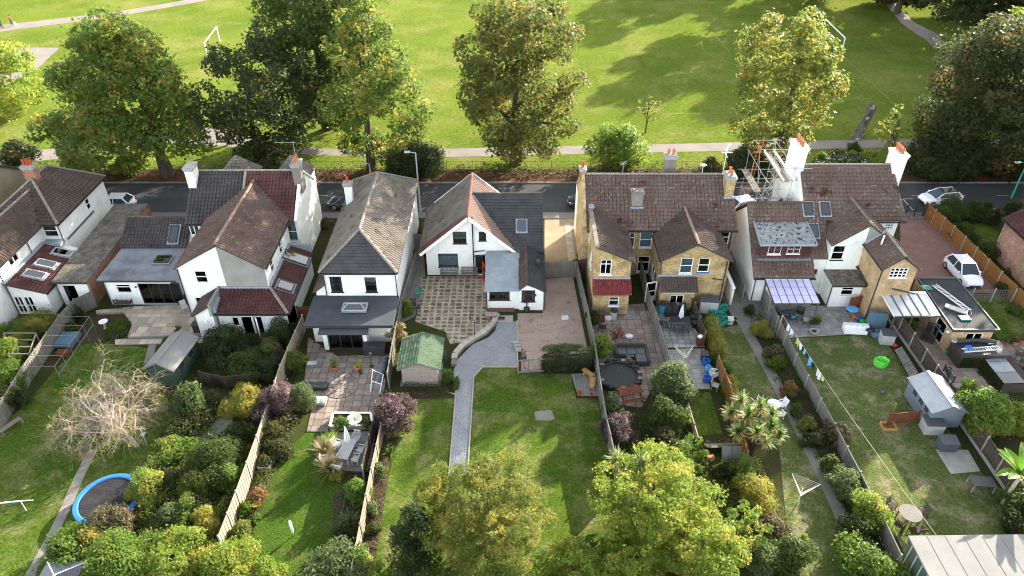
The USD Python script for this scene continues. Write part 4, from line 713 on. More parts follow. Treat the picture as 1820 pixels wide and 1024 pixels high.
def trunk_mesh(x, y, h, r, lobes, rng, lean=(0, 0), nl=7, base=.3):
    b = B(); zs = np.linspace(-.1, h, 6); pts = [(x + lean[0] * z / h + rng.normal() * .04 * r * 4, y + lean[1] * z / h, z) for z in zs]
    rad = np.linspace(1, .3, 6) * r; rad[0] *= 1.35; b.tube(pts, rad, 9)
    order = sorted(range(len(lobes)), key=lambda i: rng.random())[:nl]
    for i in order:
        c = np.asarray(lobes[i][0]); z0 = min(max(h * base, c[2] * rng.uniform(.45, .7)), h * .95); p0 = np.array([x + lean[0] * z0 / h, y + lean[1] * z0 / h, z0]); mid = (p0 + c) / 2 + (0, 0, .08 * np.linalg.norm(c - p0)) + rng.normal(size=3) * .15
        b.tube([p0, mid, c], [r * .42, r * .25, r * .06], 6)
    return b
def prof_round(t): return math.sqrt(max(0, 1 - (2 * t - 1) ** 2)) ** .8
def prof_egg(t): return (math.sin(math.pi * min(1, max(0, t)) ** .75) ** .7) * (1 - .25 * t)
def prof_cone(t): return (1 - t) ** .8 * min(1, t * 8 + .35)
def prof_col(t): return min(1, (t * 6 + .3)) * min(1, ((1 - t) * 2.6) ** .6)
def crown_lobes(x, y, z0, z1, R, prof, n, rng, rl=(.24, .38), Ry=None):
    out = []; Ry = Ry or R; H = z1 - z0
    for i in range(n):
        t = ((i + .5) / n + rng.uniform(-.06, .06)); t = min(.97, max(.03, t)); a = i * 2.39996 + rng.uniform(-.4, .4); pr = max(.12, prof(t)); q = rng.uniform(*rl); e = pr * (1 - q * .75) * rng.uniform(.66, 1.13) * (1 if i % 6 else .3)
        rr = R * q * (.55 + .45 * pr); out.append(((x + R * e * math.cos(a), y + Ry * e * math.sin(a), z0 + H * t), (rr, rr * .95, rr * rng.uniform(.65, .85))))
    return out
SEED = [100]
def tree(name, label, x, y, z0, z1, R, mat, prof=prof_round, n=44, leaf=.36, dens=None, trunk=.45, bark='bark', off=(0, 0), lean=None, group=None, rl=(.17, .33), cat='tree', aspect=.65, gaps=.4, nl=8, Ry=None, cover=1.5, trunk_h=None):
    SEED[0] += 1; rng = np.random.default_rng(SEED[0])
    t = wthing(name, label, cat, (x, y, 0), group); cx, cy = x + off[0], y + off[1]
    lobes = crown_lobes(cx, cy, z0, z1, R, prof, n, rng, rl, Ry)
    dens = dens or cover / (leaf * leaf * aspect * .5)
    P, N = lobe_points(lobes, dens * .6, rng)
    g = meshkit.fbm(P / (R * .16), 3, SEED[0]); k = g > gaps; P, N = P[k], N[k]
    put('crown', leaf_cloud(P, N, leaf, rng, aspect), mat, t)
    put('trunk', trunk_mesh(x, y, trunk_h or z0 + (z1 - z0) * .72, trunk, lobes, rng, off if lean is None else lean, nl), bark, t)
    return t
def shrub(label, px, py, wpx, h, mat, name='shrub', cat='shrub', leaf=.15, n=None, z0=0.0, aspect=.6, flat=1.0, part='foliage', dy=1.0, group=None, cover=1.7, gaps=.3, stem=True, prof=None, rl=(.34, .52)):
    SEED[0] += 1; rng = np.random.default_rng(SEED[0])
    c = at(px, py, z0 + h * .5); R = wpx / 2 * mpp(px, py); x, y = c[:2]
    t = wthing(name, label, cat, (x, y, z0), group)
    if prof: lobes = crown_lobes(x, y, z0 + .05, z0 + h, R, prof, n or 16, rng, rl)
    else:
        n = n or int(7 + R * 4); lobes = [((x, y, z0 + h * .4), (R * .7, R * .7 * dy, h * .5))]
        for i in range(n):
            a = i * 2.39996 + rng.uniform(-.9, .9); e = rng.uniform(.4, .95) * (1 if i % 3 else .3); q = rng.uniform(*rl) * rng.uniform(.65, 1.1); zz = z0 + h * (rng.uniform(.2, .6) if e > .5 else rng.uniform(.45, .85))
            lobes.append(((x + R * e * math.cos(a), y + R * dy * e * math.sin(a), zz), (R * q, R * q * dy, min(h * .45, R * q * .9 * flat))))
    P, N = lobe_points(lobes, cover * .6 / (leaf * leaf * aspect * .5), rng); k = (meshkit.fbm(P / max(.25, R * .3), 3, SEED[0]) > gaps) & (P[:, 2] > z0); P, N = P[k], N[k]
    put(part, leaf_cloud(P, N, leaf, rng, aspect), mat, t)
    if stem:
        b = B()
        for i in range(4):
            c_ = np.array(lobes[(i * 3 + 1) % len(lobes)][0]); b.tube([(x, y, z0 - .05), ((x + c_[0]) / 2 + rng.normal() * .05, (y + c_[1]) / 2, z0 + (c_[2] - z0) * .6), c_], [.05, .035, .015], 5)
        put('stem', b, 'bark', t)
    return t
def hedge(label, poly, h, mat, name='hedge', leaf=.11, cover=2.0, cat='hedge', wob=.12):
    # clipped hedge along a ground outline given in world coordinates
    SEED[0] += 1; rng = np.random.default_rng(SEED[0]); P0 = Polygon(poly); cx, cy = P0.centroid.coords[0]; t = wthing(name, label, cat, (cx, cy, 0)); pts, nrm = [], []
    mz = cover / (leaf * leaf * .3); per = P0.exterior; L = per.length
    for _ in range(int(L * h * mz)):
        s = rng.random() * L; p = per.interpolate(s); q = per.interpolate((s + .05) % L); d = np.array([q.x - p.x, q.y - p.y]); d /= np.linalg.norm(d) + 1e-9; n = np.array([d[1], -d[0]]) * (1 if per.is_ccw else -1)
        k = rng.normal() * wob * .5 - .03; pts.append((p.x + n[0] * k, p.y + n[1] * k, rng.random() * h)); nrm.append((*n, .2))
    x0, y0, x1, y1 = P0.bounds; m = int((x1 - x0) * (y1 - y0) * mz)
    q = np.stack([rng.uniform(x0, x1, m), rng.uniform(y0, y1, m)], 1)
    import shapely
    q = q[shapely.contains_xy(P0, q[:, 0], q[:, 1])]; pts = np.vstack([np.array(pts), np.c_[q, h + rng.normal(size=len(q)) * wob * .5]]); nrm = np.vstack([np.array(nrm), np.tile((0, 0, 1.), (len(q), 1))])
    pts += (meshkit.noise(pts * 1.3, 5)[:, None] - .5) * nrm * wob * 2
    put('foliage', leaf_cloud(pts, nrm, leaf, rng), mat, t)
    e = np.array(P0.buffer(-.1).exterior.coords)[:-1]; put('inner_growth', B().slab([(a, b_, h - .15) for a, b_ in e], h - .15), 'bark', t); return t
def blades(label, px, py, h, n, mat, name='ornamental_grass', cat='grass clump', spread=.7, w=.03, z0=0.0, group=None, droop=.6, segs=4):
    SEED[0] += 1; rng = np.random.default_rng(SEED[0]); x, y = at(px, py, z0 + h * .4)[:2]; t = wthing(name, label, cat, (x, y, z0), group); b = B()
    blade_set(b, (x, y, z0), h, n, rng, spread, w, droop, segs); put('blades', b, mat, t); return t
def blade_set(b, o, h, n, rng, spread=.7, w=.03, droop=.6, segs=4, up=1.0):
    a = rng.uniform(0, 2 * math.pi, n); L = h * rng.uniform(.7, 1.25, n); e = np.abs(rng.normal(size=n)) * spread; e = np.minimum(e, 1.4)
    k = np.linspace(0, 1, segs + 1); V = []
    for i in range(n):
        th = e[i] + droop * k; r = np.concatenate([[0], np.cumsum(np.sin((th[:-1] + th[1:]) / 2))]) / segs * L[i]; z = np.concatenate([[0], np.cumsum(np.cos((th[:-1] + th[1:]) / 2))]) / segs * L[i] * up
        ww = w * np.sin(np.clip(k * .9 + .12, 0, 1) * math.pi) ** .6 + .004; c, s_ = math.cos(a[i]), math.sin(a[i])
        V.append(np.stack([np.stack([c * r - s_ * ww, s_ * r + c * ww, z], 1), np.stack([c * r + s_ * ww, s_ * r - c * ww, z], 1)], 1).reshape(-1, 3))
    V = np.vstack(V) + np.asarray(o, float); m = 2 * (segs + 1)
    F = np.array([[2 * j, 2 * j + 1, 2 * j + 3, 2 * j + 2] for j in range(segs)]); F = (np.arange(n)[:, None, None] * m + F[None]).reshape(-1, 4); b.add(V, F)

# ------------------------------------------------------------------ park trees
GT = None
def ptree(name, label, base, cpx, ztop, wpx, mat, z0, **k):
    x, y = at(*base)[:2]; cx = onY(*cpx, y)[0]; R = wpx / 2 * ((y * _c + (CAM_H - (ztop + z0) / 2) * _s) / FPX)
    return tree(name, label, x, y, z0, ztop, R, mat, off=(cx - x, 0), lean=(.3 * (cx - x), 0), **k)
ptree('sycamore_tree', 'broad spreading park tree with leaning ivy clad trunk, left of the park', (300, 312), (222, 165), 17.5, 300, 'leaf_maple', 4.2, prof=lambda t: min(1, t * 5 + .45) * (1 - .86 * t ** 1.7), n=72, trunk=.65, gaps=.41)
ptree('sycamore_tree', 'low spreading crown hanging left of the ivy clad trunk by the kerb', (170, 300), (150, 250), 7.5, 170, 'leaf_maple', .8, n=30, trunk=.2)
ptree('dark_tree', 'dark green rounded tree at the kerb above the white house pair', (462, 300), (465, 190), 14.2, 212, 'leaf_dark', 1.0, n=46, trunk=.4, gaps=.41)
ptree('tall_dark_tree', 'tallest deep green tree reaching the top edge behind the kerb trees', (580, 230), (578, 90), 22.5, 250, 'leaf_green', 2.0, n=66, trunk=.5, gaps=.34, rl=(.2, .34))
ptree('lime_tree', 'yellowing green park tree behind the tall thin lamp post', (660, 300), (658, 160), 19.0, 218, 'leaf_maple', 1.6, prof=prof_egg, n=54, trunk=.5, gaps=.41)
ptree('chestnut_tree', 'large isolated olive brown tree in the middle of the park edge', (916, 290), (922, 150), 18.3, 225, 'leaf_chestnut', 1.8, prof=lambda t: prof_round(t) ** .6, n=70, trunk=.6, gaps=.41)
ptree('maple_tree', 'sunlit tall oval yellow green tree behind the chimneys with scaffolding', (1385, 292), (1393, 155), 17.0, 190, 'leaf_olive', 1.2, prof=lambda t: prof_round(t) ** .7, n=66, trunk=.5, gaps=.41)
ptree('field_maple', 'grey green loose young tree beside the broken trunk', (1580, 288), (1585, 230), 7.2, 78, 'leaf_olive', .6, n=24, leaf=.32, trunk=.18, gaps=.45, prof=prof_cone)
ptree('copper_beech', 'huge dark copper brown tree overhanging the road at the right edge', (1775, 300), (1788, 190), 16.5, 280, 'leaf_copper', 1.0, n=74, Ry=9.5, trunk=.6, gaps=.41)
ptree('dark_tree', 'dark green tree with bare pale trunk in the top right corner', (1722, 96), (1720, 25), 17, 200, 'leaf_dark', 5.5, n=46, trunk=.8, gaps=.41, bark='stump_wood')
ptree('lime_tree', 'bright green treetop glimpsed behind the copper brown tree', (1825, 190), (1822, 90), 15, 90, 'leaf_lime', 2.0, n=34, trunk=.4)
ptree('lime_tree', 'sunlit lime green tree cut off by the left edge', (-22, 205), (-12, 125), 9.5, 150, 'leaf_yellow', 1.0, n=40, trunk=.35, leaf=.36)
# trees that stand just outside the picture to the right and beyond, whose shade falls on the park and gardens
for x, y, zt, R in ((66, 71, 18, 8), (61, 151, 22, 11), (74, 147, 22, 10), (92, 146, 22, 10), (66, 196, 24, 9), (84, 200, 25, 10), (88, 118, 20, 9), (104, 132, 21, 10), (96, 98, 19, 8.5), (80, 84, 18, 8), (78, 66, 17, 8), (92, 74, 17, 8), (72, 140, 21, 9), (86, 134, 22, 9), (101, 114, 20, 9), (112, 150, 22, 10), (50, 172, 22, 8)):
    tree('park_tree', 'park tree standing beyond the right edge of the view', x, y, 1.5, zt, R, 'leaf_dark', n=40, leaf=.8, trunk=.5, gaps=.22, cover=2.0, group='park trees beyond the right edge')
def cover(name, label, poly, mat, h, dens=90, leaf=.12, z=.0):
    import shapely
    SEED[0] += 1; rng = np.random.default_rng(SEED[0]); P0 = Polygon(px2(poly)).buffer(0); x0, y0, x1, y1 = P0.bounds; m = int((x1 - x0) * (y1 - y0) * dens); q = np.stack([rng.uniform(x0, x1, m), rng.uniform(y0, y1, m)], 1); q = q[shapely.contains_xy(P0, q[:, 0], q[:, 1])]
    g = np.clip(meshkit.fbm(np.c_[q * .9, np.full(len(q), SEED[0])], 3, 4) * 2.2 - .55, 0, 1.3); k = rng.random(len(q)) < g * 1.3; q, g = q[k], g[k]
    tag(put(name, leaf_cloud(np.c_[q, z + h * g * rng.random(len(q)) ** .6 + .02], rng.normal(size=(len(q), 3)) * .5 + (0, 0, .6), leaf, rng, .5), mat), label, 'ground cover', kind='stuff')
shrub('dark rounded evergreen by the park path above the red brick chimney', 28, 275, 62, 4.0, 'leaf_dark', leaf=.3, name='evergreen_bush')
shrub('bright rounded bush beside the railing behind the brick house', 1100, 262, 92, 4.6, 'leaf_lime', leaf=.3, name='round_bush', n=22)
shrub('dark bush under the lamp post across the road', 735, 284, 90, 3.6, 'leaf_dark', leaf=.28, name='evergreen_bush')
shrub('small rough bush by the kerb left of the sycamore trunk', 228, 288, 60, 2.2, 'leaf_yellow', leaf=.25)
for l, px, py, w, h, m in (('clipped round bush nearest the tall white chimney', 1461, 281, 30, 1.8, 'leaf_lime'), ('clipped dark ball bush beside the park path by the broken trunk', 1518, 262, 24, 1.6, 'leaf_green'), ('low bush in front of the clipped ball bush', 1516, 277, 24, 1.3, 'leaf_lime'), ('dark low bush at the railing behind the brick pair', 1262, 292, 34, 1.8, 'leaf_dark'),
                           ('ragged hedge bush under the copper tree at the kerb', 1690, 285, 120, 3.0, 'leaf_dark'), ('spreading green bush left of the copper tree', 1690, 225, 90, 5.5, 'leaf_green'), ('ivy bush under the yellow green tree', 1330, 290, 90, 2.0, 'leaf_dark'), ('low dark shrubs along the railing left of the white chimney', 1500, 296, 100, 1.2, 'leaf_dark')):
    shrub(l, px, py, w, h, m, leaf=.24)
SEED[0] = 300
ptree('young_tree', 'small sparse sapling standing on the open grass', (1147, 236), (1153, 206), 4.6, 50, 'leaf_olive', 2.0, n=12, leaf=.3, trunk=.09, gaps=.5)
for l, m, h_, y0, y1 in (('rough brown weeds along the verge between road and railing', 'leaf_brown', .7, 299, 318), ('scattered green growth at the foot of the park railing', 'leaf_green', .9, 297, 308)): cover('ground_cover', l, [(-40, y1), (-40, y0), (1860, y0 - 3), (1860, y1 - 3)], m, h_, dens=26, leaf=.26)
# broken trunk
x, y = at(1524, 244)[:2]; t = wthing('broken_trunk', 'tall bare broken tree trunk standing on the grass, pale on one side', 'tree stump', (x, y, 0))
rng = np.random.default_rng(5); V = []; n = 14; zs = np.linspace(-.1, 4.1, 12)
for z in zs:
    for k in range(n):
        a = k * 2 * math.pi / n; r = (.42 + .42 * math.exp(-max(0, z) * 1.6) + .1 * z / 4.6) * (1 + .18 * math.sin(3 * a + z) + .1 * rng.normal()); V.append((x + .17 * z + r * math.cos(a), y + r * math.sin(a), z + (rng.uniform(-.3, .35) if z > 3.9 else 0)))
b = B().add(V, [[i * n + k, i * n + (k + 1) % n, (i + 1) * n + (k + 1) % n, (i + 1) * n + k] for i in range(11) for k in range(n)]); b.add(V[-n:] + [(x + .68, y, 3.6)], [[k, (k + 1) % n, n] for k in range(n)]); put('trunk', b, 'stump_wood', t)
# goals, people, railings, lamp posts
def goal(label, b0, b1, h):
    p, q = at(*b0), at(*b1); t = wthing('football_goal', label, 'goal', p); up = np.array([0, 0, h])
    put('post', B().tube([p, p + up], .09, 8), 'white_paint', t); put('post', B().tube([q, q + up], .09, 8), 'white_paint', t); put('crossbar', B().tube([p + up, q + up], .09, 8), 'white_paint', t)
goal('white goal frame on the grass at the upper left', (370, 104), (391, 74), 2.45); goal('white goal frame in the shade at the upper right', (1461, 60), (1495, 95), 2.45)
def person(label, px, py, top, legs, hold=None, rz=0):
    x, y = at(px, py)[:2]; t = thing('person', label, 'person', (x, y, 0), rz)
    def chain(J):
        m = m3.Manifold()
        for (a, ra), (c, rc) in J: m = m + m3.Manifold.batch_hull([m3.Manifold.sphere(ra, 12).translate(a), m3.Manifold.sphere(rc, 12).translate(c)])
        return m
    body = chain([(((0, 0, 1.42), .1), ((0, 0, 1.0), .13)), (((-.17, 0, 1.42), .07), ((.17, 0, 1.42), .07)), (((0, 0, 1.42), .06), ((0, .01, 1.58), .055)), (((0, .02, 1.64), .09), ((0, .03, 1.7), .095)),
                  (((.2, 0, 1.4), .055), ((.26, .06, 1.12), .045)), (((.26, .06, 1.12), .045), ((.24, .22, .92), .035)), (((-.2, 0, 1.4), .055), ((-.26, -.05, 1.12), .045)), (((-.26, -.05, 1.12), .045), ((-.25, .06, .9), .035)), (((.24, .22, .92), .04), ((.24, .27, .86), .03)), (((-.25, .06, .9), .04), ((-.25, .1, .83), .03)),
                  (((.09, 0, .95), .1), ((.1, .16, .5), .065)), (((.1, .16, .5), .065), ((.1, .14, .08), .045)), (((-.09, 0, .95), .1), ((-.1, -.1, .5), .065)), (((-.1, -.1, .5), .065), ((-.1, -.33, .12), .045)), (((.1, .14, .06), .05), ((.1, .32, .04), .04)), (((-.1, -.33, .1), .05), ((-.1, -.2, .03), .04))])
    put('body', body, 'skin', t)
    put('top', chain([(((-.14, 0, 1.4), .1), ((.14, 0, 1.4), .1)), (((0, 0, 1.36), .17), ((0, 0, 1.0), .17)), (((.2, 0, 1.4), .075), ((.26, .06, 1.12), .065)), (((-.2, 0, 1.4), .075), ((-.26, -.05, 1.12), .065)), (((.26, .06, 1.12), .06), ((.24, .19, .95), .05)), (((-.26, -.05, 1.12), .06), ((-.25, .04, .93), .05))]), top, t)
    put('trousers', chain([(((0, 0, 1.0), .165), ((0, 0, .9), .15)), (((.09, 0, .93), .115), ((.1, .16, .5), .08)), (((.1, .16, .5), .08), ((.1, .14, .12), .065)), (((-.09, 0, .93), .115), ((-.1, -.1, .5), .08)), (((-.1, -.1, .5), .08), ((-.1, -.32, .16), .065))]), legs, t)
    put('hair', chain([(((0, .0, 1.7), .1), ((0, -.01, 1.76), .085))]), 'hair', t)
person('person in a red top walking on the park path', 22, 45, 'red', 'navy', rz=90); x, y = at(28, 47)[:2]
b = B().lathe([(.02, .0), (.2, .05), (.22, .3), (.06, .5), (.03, .6)], (x, y, .25), 9); tag(put('carrier_bag', b, 'cloth_white'), 'white bag carried by the person in red', 'bag')
person('person in dark clothes walking ahead at the left edge of the park path', 4, 50, 'black_mat', 'black_mat', rz=100)
t = wthing('park_railing', 'thin black metal railing along the park edge beyond the road', 'railing', (0, 75.7, 0)); b = B(); c = B()
for i in range(430):
    x = -64.5 + i * .3; b.bar((x, 75.7, 0), (x, 75.7, 1.0), .014)
c.bar((-64.5, 75.7, .95), (64.5, 75.7, .95), .022).bar((-64.5, 75.7, .18), (64.5, 75.7, .18), .022); put('rail', c, 'black_frame', t); put('railings', b, 'black_frame', t, kind='stuff')
for i in range(44): put('post', B().bar((-64.5 + i * 3, 75.7, 0), (-64.5 + i * 3, 75.7, 1.1), .04), 'black_frame', t)
def lamp(label, px, py, top, mat='galv', arm=1.2):
    x, y = at(px, py)[:2]; h = onY(*top, y)[1]; t = wthing('street_lamp', label, 'lamp post', (x, y, 0)); put('column', B().tube([(x, y, 0), (x, y, 1.2), (x, y, h)], [.13, .1, .06], 10), mat, t); put('arm', B().tube([(x, y, h), (x - arm, y, h + .1)], .04, 6), mat, t); put('lamp_head', B().box(x - arm - .5, x - arm + .05, y - .12, y + .12, h + .04, h + .18), 'grey_plastic', t)
lamp('tall thin grey street lamp beside the hipped roof house', 748, 382, (740, 272), arm=.6); lamp('green street lamp at the right edge of the road', 1797, 352, (1822, 290), mat='teal', arm=.8); lamp('short lamp post on the verge beneath the yellowing park tree', 661, 330, (660, 292), arm=.3)
t = wthing('park_bench', 'park bench on the path beside the dark tree', 'bench', at(397, 258)); x, y = at(397, 258)[:2]
put('seat', B().box(x - .8, x + .8, y - .2, y + .25, .4, .46), 'wood_grey', t); put('backrest', B().box(x - .8, x + .8, y + .25, y + .3, .5, .9), 'wood_grey', t); put('leg', B().box(x - .7, x - .6, y - .2, y + .3, 0, .4), 'concrete', t); put('leg', B().box(x + .6, x + .7, y - .2, y + .3, 0, .4), 'concrete', t)
# ------------------------------------------------------------------ gardens: ground sheets
for name, poly, z, mat in (
    ('lawn', [(-60, 800), (0, 757), (50, 715), (100, 655), (150, 610), (225, 612), (275, 622), (285, 660), (300, 720), (318, 760), (290, 800), (250, 840), (245, 900), (200, 950), (110, 990), (60, 1060), (-80, 1060)], .012, 'grass_lawn'),
    ('lawn', [(545, 769), (586, 770), (576, 800), (566, 825), (600, 850), (610, 872), (606, 905), (590, 985), (570, 1040), (440, 1040), (452, 940), (470, 890), (492, 830), (510, 800)], .012, 'grass_green'),
    ('lawn', [(728, 710), (811, 708), (797, 845), (792, 1060), (655, 1060), (668, 990), (690, 850), (712, 760)], .012, 'grass_lawn'),
    ('lawn', [(857, 653), (919, 653), (921, 662), (1015, 664), (1024, 708), (1062, 708), (1075, 780), (1090, 830), (1130, 1060), (792, 1060), (832, 845), (841, 672)], .012, 'grass_lawn'),
    ('lawn', [(1094, 735), (1150, 728), (1200, 740), (1215, 800), (1100, 800)], .012, 'ground_green'),
    ('lawn', [(1226, 700), (1262, 697), (1284, 770), (1234, 775)], .012, 'grass_lawn'),
    ('lawn', [(1268, 585), (1312, 578), (1335, 605), (1392, 700), (1430, 770), (1470, 850), (1524, 985), (1550, 1060), (1420, 1060), (1398, 930), (1385, 800), (1330, 720), (1285, 640)], .012, 'grass_dry'),
    ('lawn', [(1388, 603), (1560, 594), (1600, 640), (1650, 720), (1760, 860), (1850, 960), (1850, 1060), (1640, 1060), (1590, 945), (1545, 880), (1490, 790), (1440, 700)], .012, 'grass_dry'),
    ('lawn', [(1722, 524), (1800, 520), (1850, 560), (1850, 600), (1774, 603)], .012, 'grass_lawn'),
    ('lawn', [(1700, 402), (1745, 396), (1775, 412), (1765, 455), (1745, 470)], .012, 'grass_lawn'),
    ('flower_bed', [(1420, 545), (1490, 640), (1560, 760), (1620, 860), (1590, 900)][:0] or [(1330, 575), (1360, 560), (1420, 660), (1480, 760), (1540, 860), (1585, 960), (1555, 1000), (1500, 880), (1440, 770), (1400, 690)], .009, 'soil'),
    ('flower_bed', [(720, 682), (800, 678), (806, 706), (728, 708)], .014, 'soil'),
    ('flower_bed', [(664, 800), (690, 770), (690, 850), (668, 990), (655, 1040), (625, 1040), (640, 960)], .009, 'soil'),
    ('flower_bed', [(592, 880), (650, 840), (648, 870), (625, 990), (590, 1000)], .014, 'soil'),
    ('flower_bed', [(405, 760), (470, 770), (498, 830), (470, 890), (450, 950), (430, 1040), (240, 1040), (240, 930), (290, 800), (330, 740)], .009, 'soil'),
    ('flower_bed', [(150, 555), (225, 556), (235, 575), (218, 600), (150, 612), (130, 600)], .014, 'soil'),
    ('gravel_yard', [(958, 497), (1018, 492), (1048, 640), (962, 640), (920, 615), (920, 557), (965, 557)], .01, 'gravel_brown'),
    ('gravel_patch', [(928, 622), (962, 622), (962, 660), (926, 660)], .014, 'gravel_brown'),
    ('gravel_path', [(884, 571), (918, 571), (919, 653), (857, 653), (841, 672), (830, 845), (800, 845), (808, 700), (806, 660), (812, 640), (840, 612), (868, 600), (880, 588)], .016, 'gravel_blue'),
    ('gravel_drive', [(968, 380), (1024, 378), (1030, 440), (1016, 470), (968, 470)], .01, 'sand_drive'),
    ('paved_drive', [(1600, 388), (1655, 386), (1700, 440), (1778, 520), (1640, 520), (1600, 450)], .01, 'block_paving'),
    ('gravel_patch', [(330, 768), (372, 745), (412, 738), (415, 765), (370, 780), (345, 800)], .012, 'gravel_white'),
    ('gravel_patch', [(282, 905), (312, 885), (325, 940), (345, 965), (310, 975), (290, 930)], .012, 'gravel_white'),
    ('side_passage', [(1320, 470), (1345, 480), (1400, 600), (1372, 600), (1325, 575), (1300, 560), (1278, 520)], .01, 'concrete_dark'),
    ('yard', [(1040, 470), (1070, 470), (1062, 560), (1048, 560)], .01, 'concrete_dark'),
    ('yard', [(718, 470), (752, 430), (756, 490), (742, 560), (712, 575)], .01, 'concrete_dark'),
    ('dirt_patch', [(950, 731), (980, 729), (986, 744), (978, 748), (952, 747)], .018, 'concrete_dark')):
    setting(name, pxsheet(poly, z), mat)
def strip(name, pts, w, z, mat, t=.03, **k):
    b = B(); p = px2(pts)
    for a, c in zip(p[:-1], p[1:]): b.bar((*a, z - t / 2), (*c, z - t / 2), w, t)
    return put(name, b, mat, **k)
for pts in ([(798, 845), (810, 702), (795, 698)], [(831, 845), (842, 671), (858, 653), (919, 653)], [(919, 571), (920, 653)]): strip('path_edging', pts, .09, .09, 'paving_light', .1, kind='structure')
strip('lawn_edging', [(594, 985), (610, 905), (616, 872)], .07, .12, 'wood_grey', .12, kind='structure')
strip('concrete_path', [(165, 800), (140, 850), (116, 905), (92, 955), (50, 1030)], .62, .03, 'concrete_dark', kind='structure'); strip('concrete_path', [(272, 610), (262, 650)], .6, .03, 'concrete_dark', kind='structure')
strip('concrete_path', [(1316, 568), (1360, 645), (1400, 720), (1450, 820), (1490, 905), (1535, 1010), (1560, 1060)], .85, .03, 'concrete_dark', kind='structure')
# ------------------------------------------------------------------ paving, slab by slab
def paving(name, poly, sx, sy, mat, base, z=.05, gap=.018, mode='grid', seed=1, rz=0.0, jit=0.0):
    rng = random.Random(seed); w = px2(poly); P = Polygon(w)
    if not P.is_valid: P = P.buffer(0)
    s = setting(name, B().slab([(x, y, z - .018) for x, y in w], z - .02), base); x0, y0, x1, y1 = P.bounds; cells = []; y = y0
    while y < y1:
        h = sy * (rng.choice((.75, 1, 1.3)) if mode == 'random' else 1); x = x0 - (rng.random() * sx if mode != 'grid' else 0)
        while x < x1:
            wd = sx * (rng.choice((.6, .8, 1, 1.35)) if mode == 'random' else 1); cells.append((x, y, x + wd, y + h)); x += wd
        y += h
    for a, b_, c, d in cells:
        q = sbox(a + gap, b_ + gap, c - gap, d - gap).intersection(P)
        if q.geom_type != 'Polygon' or q.area < .25 * (c - a) * (d - b_): continue
        e = np.array(q.exterior.coords)[:-1]
        if jit: e = e + np.array([[rng.uniform(-jit, jit), rng.uniform(-jit, jit)] for _ in e])
        zz = z + rng.uniform(-.004, .006); put('slab', B().slab([(u, v, zz) for u, v in e], .035), mat, s)
    return s
paving('patio', [(172, 555), (240, 548), (330, 545), (352, 575), (375, 598), (228, 602), (236, 580), (220, 558), (172, 560)], .85, .62, 'sandstone', 'concrete_dark', mode='random', seed=3, z=.22)
paving('patio_step', [(205, 604), (378, 600), (384, 610), (205, 614)], .8, .5, 'sandstone', 'concrete_dark', mode='random', seed=5, z=.1)
paving('patio', [(548, 600), (600, 634), (690, 630), (684, 690), (664, 742), (590, 742), (585, 768), (545, 768), (556, 720), (540, 690), (545, 640)], .62, .6, 'slab_brown', 'soil', seed=7, z=.05)
paving('patio', [(750, 492), (862, 490), (866, 556), (885, 562), (868, 585), (838, 606), (800, 612), (792, 590), (738, 572)], .56, .5, 'cobble_dark', 'cobble_joint', gap=.085, seed=9, jit=.075, z=.06)
paving('patio', [(1050, 560), (1085, 545), (1148, 540), (1178, 630), (1185, 668), (1160, 690), (1140, 725), (1094, 720), (1060, 660)], .62, .6, 'slab_pink', 'soil', seed=11, z=.05)
paving('patio', [(1148, 555), (1168, 540), (1215, 560), (1245, 600), (1252, 618), (1182, 620), (1175, 600)], .5, .5, 'slab_grey', 'soil', seed=12, z=.12)
paving('patio', [(1184, 622), (1252, 620), (1262, 692), (1222, 692), (1190, 660)], .58, .55, 'slab_grey', 'gravel_brown', seed=13, z=.05)
paving('patio', [(1350, 520), (1450, 545), (1540, 540), (1560, 560), (1565, 592), (1385, 602), (1362, 560)], .42, .32, 'slab_grey', 'concrete_dark', seed=14, z=.05, mode='random')
paving('patio', [(1602, 590), (1660, 555), (1690, 600), (1725, 640), (1760, 690), (1770, 700), (1700, 690), (1670, 680)], .9, .75, 'slab_pink', 'soil', seed=15, z=.05, mode='random')
paving('patio', [(1775, 612), (1840, 600), (1850, 640), (1850, 680), (1800, 650)], .6, .6, 'slab_pink', 'soil', seed=16, z=.05)
paving('paved_strip', [(1002, 395), (1012, 395), (1026, 460), (1010, 465)], .7, .7, 'paving_light', 'sand_drive', seed=17, z=.03)
paving('concrete_base', [(1663, 800), (1720, 800), (1742, 838), (1690, 843)], 5, 5, 'paving_light', 'concrete', seed=18, z=.05)
